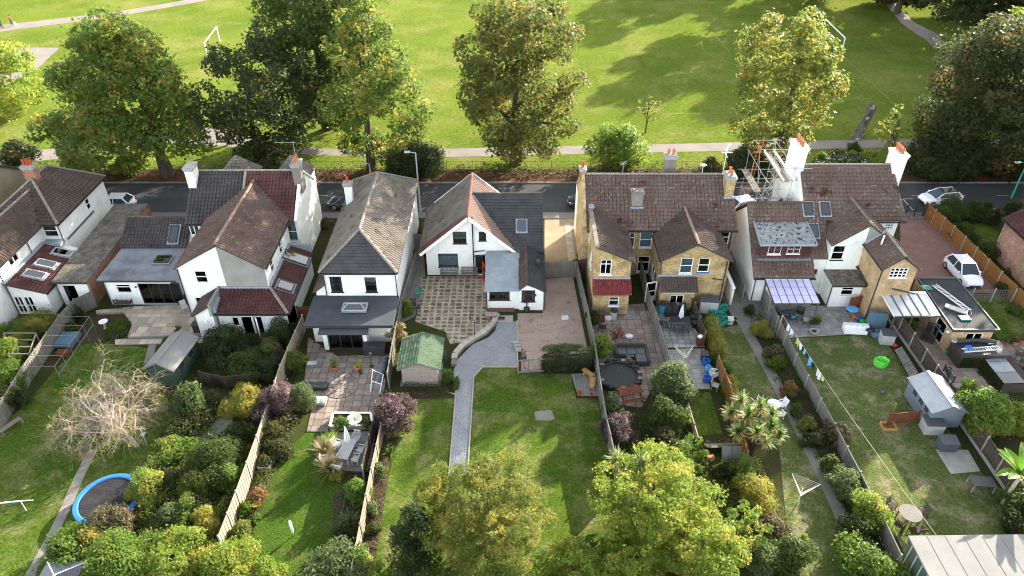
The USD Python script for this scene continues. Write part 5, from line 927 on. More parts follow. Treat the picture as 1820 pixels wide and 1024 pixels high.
# circle set in the patio
c = at(606, 687)[:2]; s = setting('patio_circle', B().lathe([(0, .062), (1.32, .062), (1.34, .03)], (*c, 0), 28), 'soil')
for ring, (r0, r1, n) in enumerate(((.05, .28, 5), (.31, .6, 9), (.63, .95, 13), (.98, 1.3, 17))):
    for i in range(n):
        a0, a1 = (i + .05) / n * 2 * math.pi, (i + .95) / n * 2 * math.pi; put('slab', B().slab([(c[0] + r * math.cos(a), c[1] + r * math.sin(a), .075) for r, a in ((r0, a0), (r1, a0), (r1, (a0 + a1) / 2), (r1, a1), (r0, a1))], .02), 'slab_brown', s)
def decking(label, poly, mat, z, bw=.14, along='x', frame='wood_dark'):
    w = px2(poly); P = Polygon(w); c = P.centroid; t = wthing('decking', label, 'decking', (c.x, c.y, 0)); x0, y0, x1, y1 = P.bounds
    put('frame', B().slab([(x, y, z - .035) for x, y in np.array(P.buffer(-.02).exterior.coords)[:-1]], z - .04), frame, t); k = y0 if along == 'x' else x0; e = y1 if along == 'x' else x1
    while k < e:
        q = (sbox(x0, k, x1, k + bw - .012) if along == 'x' else sbox(k, y0, k + bw - .012, y1)).intersection(P)
        if q.geom_type == 'Polygon' and q.area > .02: put('board', B().slab([(u, v, z) for u, v in np.array(q.exterior.coords)[:-1]], .03), mat, t)
        k += bw
    return t
decking('grey timber deck carrying the dining table and closed parasol', [(586, 773), (668, 770), (660, 842), (608, 840), (574, 818)], 'deck_grey', .22)
decking('small pale deck with the corner bench beside the trellis fence', [(1015, 667), (1058, 664), (1066, 706), (1027, 706)], 'deck_grey', .15, along='y')
# ------------------------------------------------------------------ fences
def fence(label, pts, h, mat='wood_grey', post='wood_grey', plen=1.85, name='fence', style='board', cap=True, gravel=None, px=True, postw=.1, extra=.12, cat='fence'):
    pts = px2(pts) if px else pts; t = wthing(name, label, cat, (*pts[0], 0)); k = 0; SEED[0] += 1; rng = random.Random(SEED[0])
    for a, c in zip(pts[:-1], pts[1:]):
        a, c = np.array(a), np.array(c); L = np.linalg.norm(c - a); n = max(1, round(L / plen)); d = (c - a) / L; q = np.array([-d[1], d[0]])
        for i in range(n):
            p0, p1 = a + d * L * i / n, a + d * L * (i + 1) / n; put('post', B().box(p0[0] - postw / 2, p0[0] + postw / 2, p0[1] - postw / 2, p0[1] + postw / 2, -.05, h + extra), post, t)
            b = B(); s0, s1 = p0 + d * postw * .55, p1 - d * postw * .55; l = np.linalg.norm(s1 - s0); zb = .28 if gravel else .04; dz = rng.uniform(-.03, .03)
            if style == 'board':
                m = max(2, int(l / .15))
                for j in range(m):
                    u0, u1 = s0 + d * l * j / m, s0 + d * l * (j + .94) / m; o = q * (.012 if j % 2 else -.012); b.bar((*(u0 + o), (zb + h) / 2 + dz), (*(u1 + o), (zb + h) / 2 + dz), .022, h - zb - rng.uniform(0, .02))
                for zz in (zb + .2, h - .2): b.bar((*(s0 - q * .045), zz), (*(s1 - q * .045), zz), .05, .07)
            elif style == 'slat':
                m = max(3, int((h - zb) / .15))
                for j in range(m):
                    zz = zb + (h - zb) * (j + .5) / m; o = q * (.01 if j % 2 else -.01); b.bar((*(s0 + o), zz), (*(s1 + o), zz), .022, (h - zb) / m * .96)
            elif style == 'trellis':
                for j in range(int(h / .22)): b.bar((*s0, .1 + j * .22), (*s1, .1 + j * .22), .02, .03)
                for j in range(int(l / .22) + 1): u = s0 + d * min(l, j * .22); b.bar((*u, .05), (*u, h), .03, .02)
            elif style == 'wire':
                for zz in (.12, .45, .8, h - .08): b.bar((*s0, zz), (*s1, zz), .02, .03)
                for j in range(int(l / .3) + 1): u = s0 + d * min(l, j * .3); b.bar((*u, .05), (*u, h), .012, .012)
            elif style == 'bars':
                for j in range(int(l / .12) + 1): u = s0 + d * min(l, j * .12); b.bar((*u, .1), (*u, h), .02, .02)
                for zz in (.12, h * .6, h - .05): b.bar((*s0, zz), (*s1, zz), .03, .03)
            if cap and style in ('board', 'slat'): b.bar((*s0, h + dz + .015), (*s1, h + dz + .015), .07, .03)
            put('panel', b, mat, t)
            if gravel: put('gravel_board', B().bar((*s0, .14), (*s1, .14), .05, .27), gravel, t)
    put('post', B().box(c[0] - postw / 2, c[0] + postw / 2, c[1] - postw / 2, c[1] + postw / 2, -.05, h + extra), post, t)
    return t
fence('weathered grey panel fence running down from the mossy garage on the left', [(2, 768), (53, 684), (117, 590), (143, 560), (172, 546)], 1.65, 'wood_grey')
fence('pale boarded fence between the wild shrubs and the narrow lawn with the closed airer', [(543, 590), (505, 680), (465, 806), (430, 905), (400, 985)], 1.7, 'wood_pale', 'concrete', plen=1.83)
fence('short dark picket fence behind the cypress shrubs', [(360, 680), (405, 690), (452, 684)], 1.1, 'wood_dark', 'wood_dark')
fence('brown timber fence beside the hipped roof house by the green shed', [(741, 478), (716, 560), (700, 640), (692, 690)], 1.6, 'wood_grey', 'wood_grey')
fence('dark boarded fence along the dining deck', [(676, 745), (660, 800), (648, 856)], 1.5, 'wood_dark', 'wood_grey')
fence('leaning old fence of pale split boards below the purple shrub', [(681, 780), (664, 860), (645, 960), (630, 1040)], 1.5, 'wood_pale', 'wood_grey')
fence('tall grey trellis topped fence right of the gravel yard', [(1024, 492), (1042, 570), (1056, 640), (1064, 700), (1075, 770), (1098, 870)], 1.55, 'wood_grey', 'wood_grey')
fence('dark panel fence dividing the two brick house yards', [(1133, 470), (1148, 540), (1170, 610), (1186, 665)], 1.6, 'wood_grey', 'wood_grey')
fence('low fence beside the dining set behind the brick house', [(1212, 520), (1232, 560), (1250, 612)], 1.3, 'wood_dark', 'wood_grey')
fence('broken orange brown fence behind the cordyline palm', [(1272, 660), (1292, 710), (1306, 770), (1322, 830)], 1.5, 'wood_orange', 'wood_grey')
fence('low plank edging fence along the small square lawn', [(1212, 690), (1224, 740), (1240, 795)], .7, 'wood_pale', 'wood_grey')
fence('slim post and panel fence beside the long narrow lawn', [(1327, 470), (1352, 530), (1392, 615), (1430, 690), (1476, 776), (1520, 862), (1560, 945), (1590, 1010)], 1.25, 'wood_grey', 'concrete', style='slat', plen=2.2)
fence('dark boarded fence with concrete posts along the right hand gardens', [(31.6, 50.8), (31.6, 46.0), (31.65, 42), (31.7, 35), (31.7, 29.6), (31.8, 23)], 1.65, 'wood_dark', 'concrete', gravel='concrete', px=False)
fence('orange brown panel fence with concrete posts along the brick paved drive', [(42.4, 65.1), (42.9, 60.4), (43.2, 52.6), (43.4, 50.3)], 1.55, 'wood_orange', 'concrete', gravel='wood_orange', px=False)
fence('orange panel fence at the right edge below the white car', [(43.4, 50.3), (43.6, 46.4), (43.9, 41)], 1.55, 'wood_orange', 'concrete', px=False)
fence('grey trellis fence closing the drive below the white car', [(37.9, 50.35), (43.3, 50.3)], 1.35, 'wood_grey', 'concrete', style='trellis', px=False, plen=1.8)
fence('grey boarded wooden gate between chalet annexe and brick house', [(3.0, 53.9), (5.7, 54.0)], 1.7, 'wood_grey', 'wood_grey', px=False, name='gate', cat='gate', plen=1.35)
fence('dark ledged gate in the side passage beside the brick house', [(5.85, 54.2), (6.7, 54.3)], 1.75, 'wood_dark', 'wood_dark', px=False, name='gate', cat='gate', plen=1)
fence('black metal driveway gate near the parked white hatchback', [(40.3, 64.6), (42.3, 64.9)], 1.5, 'black_frame', 'black_frame', style='bars', px=False, name='gate', cat='gate', plen=1)
fence('brown boarded panel closing the passage beside house 2'.replace(' house 2', ' the maroon lean to'), [(-17.8, 47.6), (-16.4, 47.6)], 1.5, 'wood_red', 'wood_red', px=False)
fence('brown gate between the hipped house and the chalet', [(-9.3, 58.5), (-7.8, 58.5)], 1.8, 'wood_grey', 'wood_grey', px=False, name='gate', cat='gate', plen=1.6)
fence('dark red brown slatted screen by the blue round table', [(1505, 556), (1547, 546)], 1.5, 'wood_red', 'wood_red', style='slat')
fence('grey panel fence behind the tall white wall of the catslide house', [(20.1, 56.5), (20.0, 50.5)], 1.6, 'wood_grey', 'wood_grey', px=False)
# low cream wall in the side passage
t = wthing('garden_wall', 'cream painted side wall with coping beside the brick house', 'wall', (18.9, 52.5, 0)); put('wall', B().box(18.75, 18.95, 49.9, 54.3, 0, 1.75), 'cream_paint', t); put('coping', B().box(18.7, 19.0, 49.85, 54.3, 1.75, 1.82), 'upvc', t)
# curved patio wall of the chalet house
t = wthing('patio_wall', 'low curved retaining wall with pale coping round the cobbled patio', 'wall', (*at(850, 600)[:2], 0)); arc = [(884, 562), (878, 577), (864, 592), (842, 605), (822, 618), (809, 634), (806, 652)]
b = B(); p = px2(arc)
for a, c_ in zip(p[:-1], p[1:]): b.bar((*a, .15), (*c_, .15), .4, .3)
put('wall', b, 'concrete_dark', t); fine_ = LineString(p); L = fine_.length
for i in range(int(L / .62)):
    a, c_ = fine_.interpolate(i * .62 + .02), fine_.interpolate(min(L, i * .62 + .6)); put('coping_stone', B().bar((a.x, a.y, .34), (c_.x, c_.y, .34), .46, .07), 'paving_light', t)
t = wthing('brick_pier', 'pair of short brick piers at the end of the curved patio wall', 'brick pier', (*at(872, 570)[:2], 0))
for k, q in enumerate(((868, 567), (879, 567))): x, y = at(*q)[:2]; put('pier', B().box(x - .22, x + .22, y - .22, y + .22, 0, .5), 'red_brick', t); put('cap', B().box(x - .25, x + .25, y - .25, y + .25, .5, .57), 'concrete', t)
x, y = at(893, 567)[:2]; t = wthing('step', 'pale stone step with a dark mat at the annexe wall', 'step', (x, y, 0)); put('stone', B().box(x - .9, x + .9, y - .5, y + .35, 0, .12), 'concrete', t); put('mat', B().box(x - .45, x + .2, y - .25, y + .15, .12, .14), 'wood_dark', t)
# trellis screen, ivy hedge and frame by the gravel yard
t = wthing('garden_screen', 'grey timber screen rail between the blue gravel and the ivy hedge', 'trellis', (*at(940, 660)[:2], 0)); A_, B_ = at(921, 664)[:2], at(1050, 655)[:2]
for i in range(8): u = A_ + (B_ - A_) * i / 7; put('post', B().box(u[0] - .05, u[0] + .05, u[1] - .05, u[1] + .05, 0, 1.35), 'wood_grey', t)
put('rail', B().bar((*A_, 1.3), (*B_, 1.3), .08, .1), 'wood_grey', t); put('rail', B().bar((*A_, .12), (*(A_ + (B_ - A_) * .35), .12), .08, .14), 'wood_grey', t)
q = px2([(964, 662), (1050, 660), (1050, 652), (964, 652)]); hedge('dense dark ivy hedge with pale top growth beside the gravel yard', q, 1.45, 'leaf_dark', leaf=.13, wob=.25)
shrub('pale leafed climbing growth on top of the ivy hedge', 1005, 618, 78, .5, 'leaf_variegated', z0=1.25, leaf=.12, dy=.25, stem=False, n=10, name='climber')
# shed with green shingles, rotated with the photo
def shed(label, c, w, l, eave, ridge, wall, roofm, rz=0.0, over=.18, cat='shed', name='shed', wins=(), door=True, boards=True, ridge_axis='y', tiles=None, doormat='wood_dark'):
    t = thing(name, label, cat, (c[0], c[1], 0), rz); m = hull(gable_pts(-w / 2, w / 2, -l / 2, l / 2, eave, 0, ridge)); 
    if boards:
        n = int(ridge / .14); b = B()
        for i in range(n):
            z0, z1 = i * ridge / n, (i + 1) * ridge / n - .012; hw = w / 2 if z1 < eave else w / 2 * (ridge - (z0 + z1) / 2) / (ridge - eave)
            for sy in (-1, 1):
                if hw > .05: b.box(-hw, hw, sy * (l / 2 + .012) - .012, sy * (l / 2 + .012) + .012, z0, z1)
            if z1 < eave + .05:
                for sx in (-1, 1): b.box(sx * (w / 2 + .012) - .012, sx * (w / 2 + .012) + .012, -l / 2, l / 2, z0, min(z1, eave))
        put('cladding', b, wall, t, kind='stuff')
    put('wall', m, wall, t); sl = (ridge - eave) / (w / 2); hw = w / 2 + over; ze = eave - sl * over
    for sx in (-1, 1):
        P = np.array([(sx * hw, -l / 2 - over, ze + .05), (0, -l / 2 - over, ridge + .05), (0, l / 2 + over, ridge + .05), (sx * hw, l / 2 + over, ze + .05)]); r = put('roof', B().slab(P, .05), roofm, t)
        if tiles: put('shingle', tile_field(P, tiles, tiles * 1.05, False, True), roofm, r, kind='stuff')
    put('ridge_cap', B().bar((0, -l / 2 - over, ridge + .07), (0, l / 2 + over, ridge + .07), .22, .03), roofm, t)
    for sy in (-1, 1):
        for sx in (-1, 1): put('bargeboard', B().bar((sx * hw, sy * (l / 2 + over), ze), (0, sy * (l / 2 + over), ridge), .03, .12), 'wood_grey', t)
    for (face, a0, a1, z0, z1) in wins:
        b, g = B(), B(); s = 1 if face in 'EN' else -1
        if face in 'SN': b.box(a0, a1, s * (l / 2 + .03) - .02, s * (l / 2 + .03) + .02, z0, z1); g.box(a0 + .05, a1 - .05, s * (l / 2 + .055) - .006, s * (l / 2 + .055) + .006, z0 + .05, z1 - .05)
        else: b.box(s * (w / 2 + .03) - .02, s * (w / 2 + .03) + .02, a0, a1, z0, z1); g.box(s * (w / 2 + .055) - .006, s * (w / 2 + .055) + .006, a0 + .05, a1 - .05, z0 + .05, z1 - .05)
        f = put('window', b, 'wood_grey', t); put('pane', g, 'car_glass', f)
    return t
c0 = at(744, 650, 0); p1, p2 = at(715, 683), at(781, 680); cx = (p1[0] + p2[0]) / 2; w = p2[0] - p1[0]
shed('garden shed with green shingle roof and faded pink boarded end', (cx, p1[1] + 1.55), w * .95, 3.1, 1.75, 2.25, 'pink_paint', 'shingle_green', tiles=.22, over=.28)
put_ = put('shed_base', B().box(cx - w * .55, cx + w * .55, p1[1] - .25, p1[1] + 3.3, .01, .06), 'concrete_dark', kind='structure')
c1 = at(310, 662)
shed('grey roofed shed with sunlit felt slope beside the bare branching tree', (c1[0] + .1, c1[1] + .4), 2.1, 3.6, 1.7, 2.3, 'shed_green', 'felt_pale', rz=-8, boards=True, wins=[('E', -1.2, -.4, .9, 1.5), ('E', .2, 1.0, .9, 1.5)])
c2 = at(1640, 720)
shed('blue grey shed with shiny silver felt roof on the right hand lawn', (30.25, 37.3), 2.3, 3.3, 1.6, 2.15, 'shed_blue', 'felt_silver', rz=2, wins=[('W', -1.3, -.75, .95, 1.45), ('W', -.55, .05, .95, 1.45), ('W', .3, .9, .95, 1.45)])
# large pale roof in the bottom right corner
P = [at(1614, 953, 2.2), at(1835, 946, 2.2)]; x0 = P[0][0]; yb = P[0][1]
t = wthing('garden_room', 'pale flat roofed garden building filling the bottom right corner', 'outbuilding', (x0 + 3, yb - 2.5, 0))
put('wall', B().box(x0 + .15, x0 + 7, yb - 6, yb - .15, 0, 2.1), 'shed_green', t); put('roof', B().slab([(x0, yb, 2.25), (x0 + 7.4, yb + .1, 2.25), (x0 + 7.4, yb - 6.2, 2.3), (x0, yb - 6.2, 2.3)], .12), 'felt_pale', t)
for i in range(1, 7): put('roof_seam', B().bar((x0 + i * 1.05, yb - .02, 2.262), (x0 + i * 1.05 + .02, yb - 6.15, 2.312), .035, .012), 'felt_pale', t)
for i in range(8): put('batten', B().box(x0 + .1, x0 + .15, yb - .5 - i * .62, yb - .44 - i * .62, .1, 2.1), 'grey_plastic', t)
# ------------------------------------------------------------------ shrubs and plants, garden by garden
for a in (
 # label, px, py, w, h, mat, kw
 ('broad flat clipped brown green bush below the left white house', 56, 580, 84, 1.5, 'leaf_olive', dict(leaf=.11, flat=.8)),
 ('bright lime bush beside the timber pergola at the left edge', 14, 625, 58, 2.2, 'leaf_yellow', {}), ('lime green bush at the left edge below the pergola', 20, 668, 62, 2.0, 'leaf_bright', {}), ('dark green bush behind the grey panel fence at the left edge', 18, 705, 56, 1.8, 'leaf_dark', {}), ('small green bush in the corner by the left white house', 2, 592, 36, 1.6, 'leaf_bright', {}),
 ('small conifer by the fence end near the mossy garage', 140, 556, 28, 1.7, 'leaf_conifer', dict(prof=prof_cone)), ('low green shrub at the fence left of the bird bath', 128, 580, 26, 1.0, 'leaf_green', {}),
 ('green leafy ground plants right of the bird bath', 214, 575, 40, .45, 'leaf_bright', dict(flat=.5)), ('low creeping plants at the patio corner', 202, 594, 36, .3, 'leaf_green', dict(flat=.5)),
 ('pink flowering shrub left of the grey roofed shed', 268, 650, 26, 1.0, 'leaf_bright', {}), ('light green shrub above the grey roofed shed', 296, 606, 24, .9, 'leaf_bright', {}),
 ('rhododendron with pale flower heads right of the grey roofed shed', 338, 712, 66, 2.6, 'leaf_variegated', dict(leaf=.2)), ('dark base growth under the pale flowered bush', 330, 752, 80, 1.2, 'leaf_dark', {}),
 ('pale yellow green shrub beside the bare tree trunk', 303, 792, 60, 1.5, 'leaf_lime', {}), ('tall sprawling shrub at the right rim of the trampoline', 262, 862, 72, 2.3, 'leaf_lime', {}),
 ('dark tangled shrub between trampoline and white gravel', 300, 858, 60, 1.3, 'leaf_dark', {}), ('brown tinged shrub overhanging the lower trampoline rim', 206, 928, 88, 1.8, 'leaf_brown', {}),
 ('glossy bright green laurel below the trampoline', 118, 985, 96, 2.0, 'leaf_bright', dict(leaf=.2)), ('dense light green shrub at the bottom left', 205, 992, 120, 2.2, 'leaf_lime', {}), ('sunlit yellow green shrub at the bottom edge left of the fence', 300, 1000, 120, 2.3, 'leaf_yellow', {}), ('yellow green shrub at the bottom edge below the pale fence', 395, 1005, 100, 2.0, 'leaf_yellow', {}), ('lime shrub at the bottom edge under the narrow lawn', 468, 1018, 80, 1.5, 'leaf_yellow', {}),
 ('feathery yellow green shrub low in the wild border', 330, 905, 60, 1.5, 'leaf_lime', dict(leaf=.12)), ('loose pale shrub spilling over the pale fence foot', 300, 920, 60, 1.3, 'leaf_variegated', {}), ('tall mid green shrub between the two golden shrubs', 410, 850, 56, 1.9, 'leaf_lime', dict(prof=prof_egg)), ('sprawling olive shrub beside the laurel', 160, 965, 70, 1.6, 'leaf_olive', {}), ('leafy yellow green growth at the right edge above the banana', 1812, 745, 60, 2.4, 'leaf_yellow', {}), ('yellow green bush at the right edge below the banana', 1815, 875, 60, 1.8, 'leaf_lime', {}),
 ('globe shaped golden conifer beside the white gravel patch', 366, 922, 52, 1.7, 'leaf_gold', dict(leaf=.1, n=16, gaps=.2)), ('big mid green bush left of the pale fence', 385, 820, 96, 2.2, 'leaf_green', {}), ('grey green shrub along the pale fence', 352, 862, 70, 1.6, 'leaf_olive', {}), ('dark bush between white gravel and pale fence', 345, 905, 70, 1.2, 'leaf_dark', {}), ('leafy green shrub high on the pale fence', 420, 770, 60, 1.6, 'leaf_dark', {}),
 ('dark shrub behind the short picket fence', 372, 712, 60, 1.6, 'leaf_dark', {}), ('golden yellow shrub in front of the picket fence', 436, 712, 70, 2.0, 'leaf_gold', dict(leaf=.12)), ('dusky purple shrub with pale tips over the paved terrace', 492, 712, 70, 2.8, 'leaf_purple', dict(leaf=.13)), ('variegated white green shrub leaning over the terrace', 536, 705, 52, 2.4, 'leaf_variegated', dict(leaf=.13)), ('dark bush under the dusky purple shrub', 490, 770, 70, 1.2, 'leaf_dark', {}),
 ('feathery dark conifer left of the white french doors', 402, 605, 70, 2.4, 'leaf_conifer', dict(leaf=.2, aspect=.35)), ('bushy conifer right of the white french doors', 497, 592, 56, 2.2, 'leaf_conifer', dict(leaf=.18, aspect=.35)), ('brown tipped conifer in front of the french doors', 478, 622, 56, 1.4, 'leaf_brown', dict(leaf=.15, aspect=.35)), ('large dark green shrub mass below the french doors', 432, 648, 80, 1.6, 'leaf_green', {}), ('dark shrub left of the large shrub mass', 392, 650, 60, 1.5, 'leaf_dark', {}), ('rounded olive green bush at the terrace corner', 520, 640, 44, 1.7, 'leaf_olive', {}), ('dense bush beside the boarded fence top', 480, 655, 56, 1.5, 'leaf_conifer', {}), ('yellow green tuft in the dark shrub mass', 478, 618, 22, .5, 'leaf_bright', dict(z0=1.2)), ('small orange leafed bush by the french doors', 428, 612, 20, 1.1, 'leaf_gold', {}),
 ('purple leafed shrub overhanging the deck fence', 692, 735, 78, 2.7, 'leaf_purple', dict(leaf=.15, n=16)), ('silver green climber beside the deck fence', 672, 832, 30, 1.0, 'leaf_variegated', {}), ('pale climber on the leaning old fence', 660, 900, 28, 1.1, 'leaf_variegated', {}), ('low creeper in the red leaf bed', 664, 940, 26, .5, 'leaf_green', {}),
 ('rust red shrub along the pale fence', 458, 880, 36, 1.0, 'leaf_rust', {}), ('green yellow border plant by the fence on the narrow lawn', 434, 905, 34, .9, 'leaf_bright', {}), ('bronze shrub low on the border of the narrow lawn', 428, 942, 46, 1.1, 'leaf_olive', {}), ('red flowering plant on the border of the narrow lawn', 456, 920, 22, .5, 'leaf_red', {}), ('leafy plants in the white edged planter', 470, 820, 34, .7, 'leaf_variegated', {}), ('dark green shrub at the top of the narrow lawn', 490, 795, 60, .9, 'leaf_dark', {}), ('small leafy tree at the corner of the dining deck', 633, 870, 48, 1.7, 'leaf_lime', dict(leaf=.13)), ('yellow tufted plant at the deck corner', 600, 846, 24, .5, 'leaf_gold', {}), ('dark low shrub in the right border of the narrow lawn', 618, 945, 36, .7, 'leaf_dark', {}), ('bronze low plants at the foot of the right border', 612, 975, 40, .5, 'leaf_brown', {}), ('pale variegated shrub at the bottom edge below the narrow lawn', 610, 1010, 110, 1.8, 'leaf_variegated', {}), ('light green shrub at the foot of the leaning fence', 640, 1000, 60, 1.6, 'leaf_lime', {}),
 ('spiky straw coloured plant growing by the shed roof', 706, 590, 36, 1.8, 'leaf_straw', dict(aspect=.2, leaf=.3)), ('ivy on the fence beside the hipped roof house', 724, 545, 26, 1.6, 'leaf_lime', {}), ('small flowering shrub right of the green roofed shed', 797, 668, 24, 1.1, 'leaf_red', {}), ('low green strip hedge beside the blue gravel path', 811, 680, 14, .5, 'leaf_bright', dict(dy=3.2, flat=.6)),
 ('round green bush by the brick house left corner', 1054, 562, 30, 1.5, 'leaf_green', {}), ('light green shrub beside the trellis topped fence', 1070, 612, 44, 2.2, 'leaf_lime', {}), ('pale leaved shrub on the trellis topped fence', 1084, 722, 44, 1.5, 'leaf_variegated', {}), ('dusky brown shrub below the picnic table', 1094, 760, 66, 1.6, 'leaf_purple', {}), ('ochre clump beside the grey corner sofa', 1118, 643, 20, .5, 'leaf_straw', {}), ('water plants in the pond', 1100, 668, 28, .25, 'leaf_variegated', dict(flat=.4)),
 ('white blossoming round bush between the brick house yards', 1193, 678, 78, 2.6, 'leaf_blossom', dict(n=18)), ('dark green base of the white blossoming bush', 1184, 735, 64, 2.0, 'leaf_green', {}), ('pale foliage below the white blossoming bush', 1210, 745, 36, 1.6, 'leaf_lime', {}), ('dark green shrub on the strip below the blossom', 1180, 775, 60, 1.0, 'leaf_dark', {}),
 ('clipped dark green shrub at the lawn side by the fence', 1284, 835, 34, 1.0, 'leaf_dark', {}), ('yellow tinged privet clump on the garden fence', 1340, 872, 66, 2.0, 'leaf_gold', dict(leaf=.13)), ('light green privet below the palm', 1322, 832, 40, 1.8, 'leaf_lime', {}), ('brown dead hedge growth lower on the fence', 1375, 935, 50, 1.6, 'leaf_brown', {}), ('ivy covered hedge at the bottom by the long lawn', 1405, 985, 80, 2.0, 'leaf_green', {}), ('grey green shrub at the bottom below the big yellow tree', 1355, 990, 66, 1.8, 'leaf_variegated', {}), ('green lime bush by the narrow lawn tip', 1428, 960, 24, 1.2, 'leaf_lime', {}),
 ('rounded yellow green bush at the head of the long bed', 1350, 584, 38, 1.4, 'leaf_gold', dict(leaf=.1)), ('brown leaved shrub in the long bed by the fence', 1378, 625, 36, 1.3, 'leaf_brown', {}), ('lime green shrub below the brown shrub in the long bed', 1380, 645, 32, 1.0, 'leaf_bright', {}), ('withered tan shrub in the long bed', 1404, 690, 34, 1.2, 'leaf_rust', {}), ('dark clipped shrub in the long bed', 1415, 727, 26, 1.2, 'leaf_green', {}), ('mid green shrub in the long bed', 1433, 752, 32, 1.1, 'leaf_olive', {}), ('second rounded shrub lower in the long bed', 1446, 782, 36, 1.0, 'leaf_dark', {}), ('round green bush in the lower long bed', 1474, 824, 40, 1.5, 'leaf_green', {}), ('pale flowered bush straddling the fence on the dry lawn', 1505, 862, 66, 1.7, 'leaf_blossom', dict(leaf=.11)), ('sunlit yellow green bush beside the round garden table', 1545, 905, 70, 2.0, 'leaf_yellow', {}), ('dark lower part of the bush by the round table', 1525, 940, 60, 1.4, 'leaf_green', {}), ('thin rose bush on the dry lawn side of the fence', 1490, 770, 56, 1.4, 'leaf_brown', dict(gaps=.5)), ('bright green bush at the bottom by the pale roof', 1545, 1008, 120, 2.0, 'leaf_bright', dict(leaf=.18)), ('small dark plant at the passage corner', 1334, 548, 20, 1.2, 'leaf_dark', {}),
 ('tall leafy shrub beside the silver roofed shed', 1718, 700, 46, 2.6, 'leaf_lime', {}), ('round glossy green tree at the boundary fence', 1757, 730, 90, 3.4, 'leaf_lime', dict(leaf=.17, n=20)), ('dark green shrubs behind the boundary fence at the bottom right', 1812, 895, 56, 2.0, 'leaf_green', {}), ('low shrub below the boundary fence', 1800, 930, 50, 1.4, 'leaf_dark', {}),
 ('bright potted fern under the clear canopy', 1619, 578, 24, .9, 'leaf_bright', dict(z0=.5)), ('large rounded front garden bush behind the orange fence', 1690, 372, 58, 2.4, 'leaf_green', dict(gaps=.15)), ('clipped cone bush right of the large rounded bush', 1726, 373, 30, 2.4, 'leaf_green', dict(prof=prof_col, gaps=.15)), ('clipped egg shaped bush near the street', 1752, 377, 30, 2.3, 'leaf_green', dict(prof=prof_col, gaps=.15)), ('dark bush fourth in the row by the street', 1772, 384, 26, 1.8, 'leaf_dark', {}), ('hedge bush at the right edge by the street', 1800, 372, 40, 2.0, 'leaf_dark', {}), ('leafy shrub inside the orange fence on the front lawn', 1715, 412, 46, 1.5, 'leaf_green', {}), ('green shrub against the red brick wall', 1752, 445, 44, 1.6, 'leaf_green', {}), ('red flowering plant at the right edge', 1804, 549, 26, .8, 'leaf_red', {}), ('small climber on the red brick wall', 1790, 486, 18, 1.2, 'leaf_green', {}), ('green shrub at the corner of the trellis fence', 1790, 512, 34, 1.1, 'leaf_green', {}), ('red leaved plant among pots at the right edge', 1811, 655, 22, .6, 'leaf_purple', {}),
 ('overgrown shrub in the passage beside the tall white gable', 578, 395, 24, 1.0, 'leaf_brown', {}), ('low brown green shrub in the front yard by the black driveway', 640, 372, 1, .2, 'leaf_brown', {})):
    l, px, py, w_, h_, m_, k_ = a
    if w_ > 4: shrub(l, px, py, w_, h_, m_, **k_)
for k, (l, px, py, h_) in enumerate((('tall straw coloured grass clump left of the deck', 578, 800, 1.3), ('second straw grass clump left of the deck', 588, 830, 1.4))): blades(l, px, py, h_, 260, 'leaf_straw', spread=.3, droop=.7, w=.015)
blades('long green strap leaved plant in the right border of the narrow lawn', 622, 922, .9, 90, 'leaf_variegated', spread=.7, droop=1.0, w=.03, name='strap_leaf_plant', cat='plant')
blades('green and yellow grass tuft at the top of the deck', 586, 785, 1.0, 260, 'leaf_lime', spread=.4, w=.015)
blades('yellow ornamental grass in the narrow lawn border', 449, 900, .6, 120, 'leaf_gold', spread=.5, w=.02)
blades('big leafed dock plant in the bed below the purple shrub', 694, 800, .7, 14, 'leaf_bright', name='leafy_plant', cat='plant', spread=.9, w=.09, droop=.8)
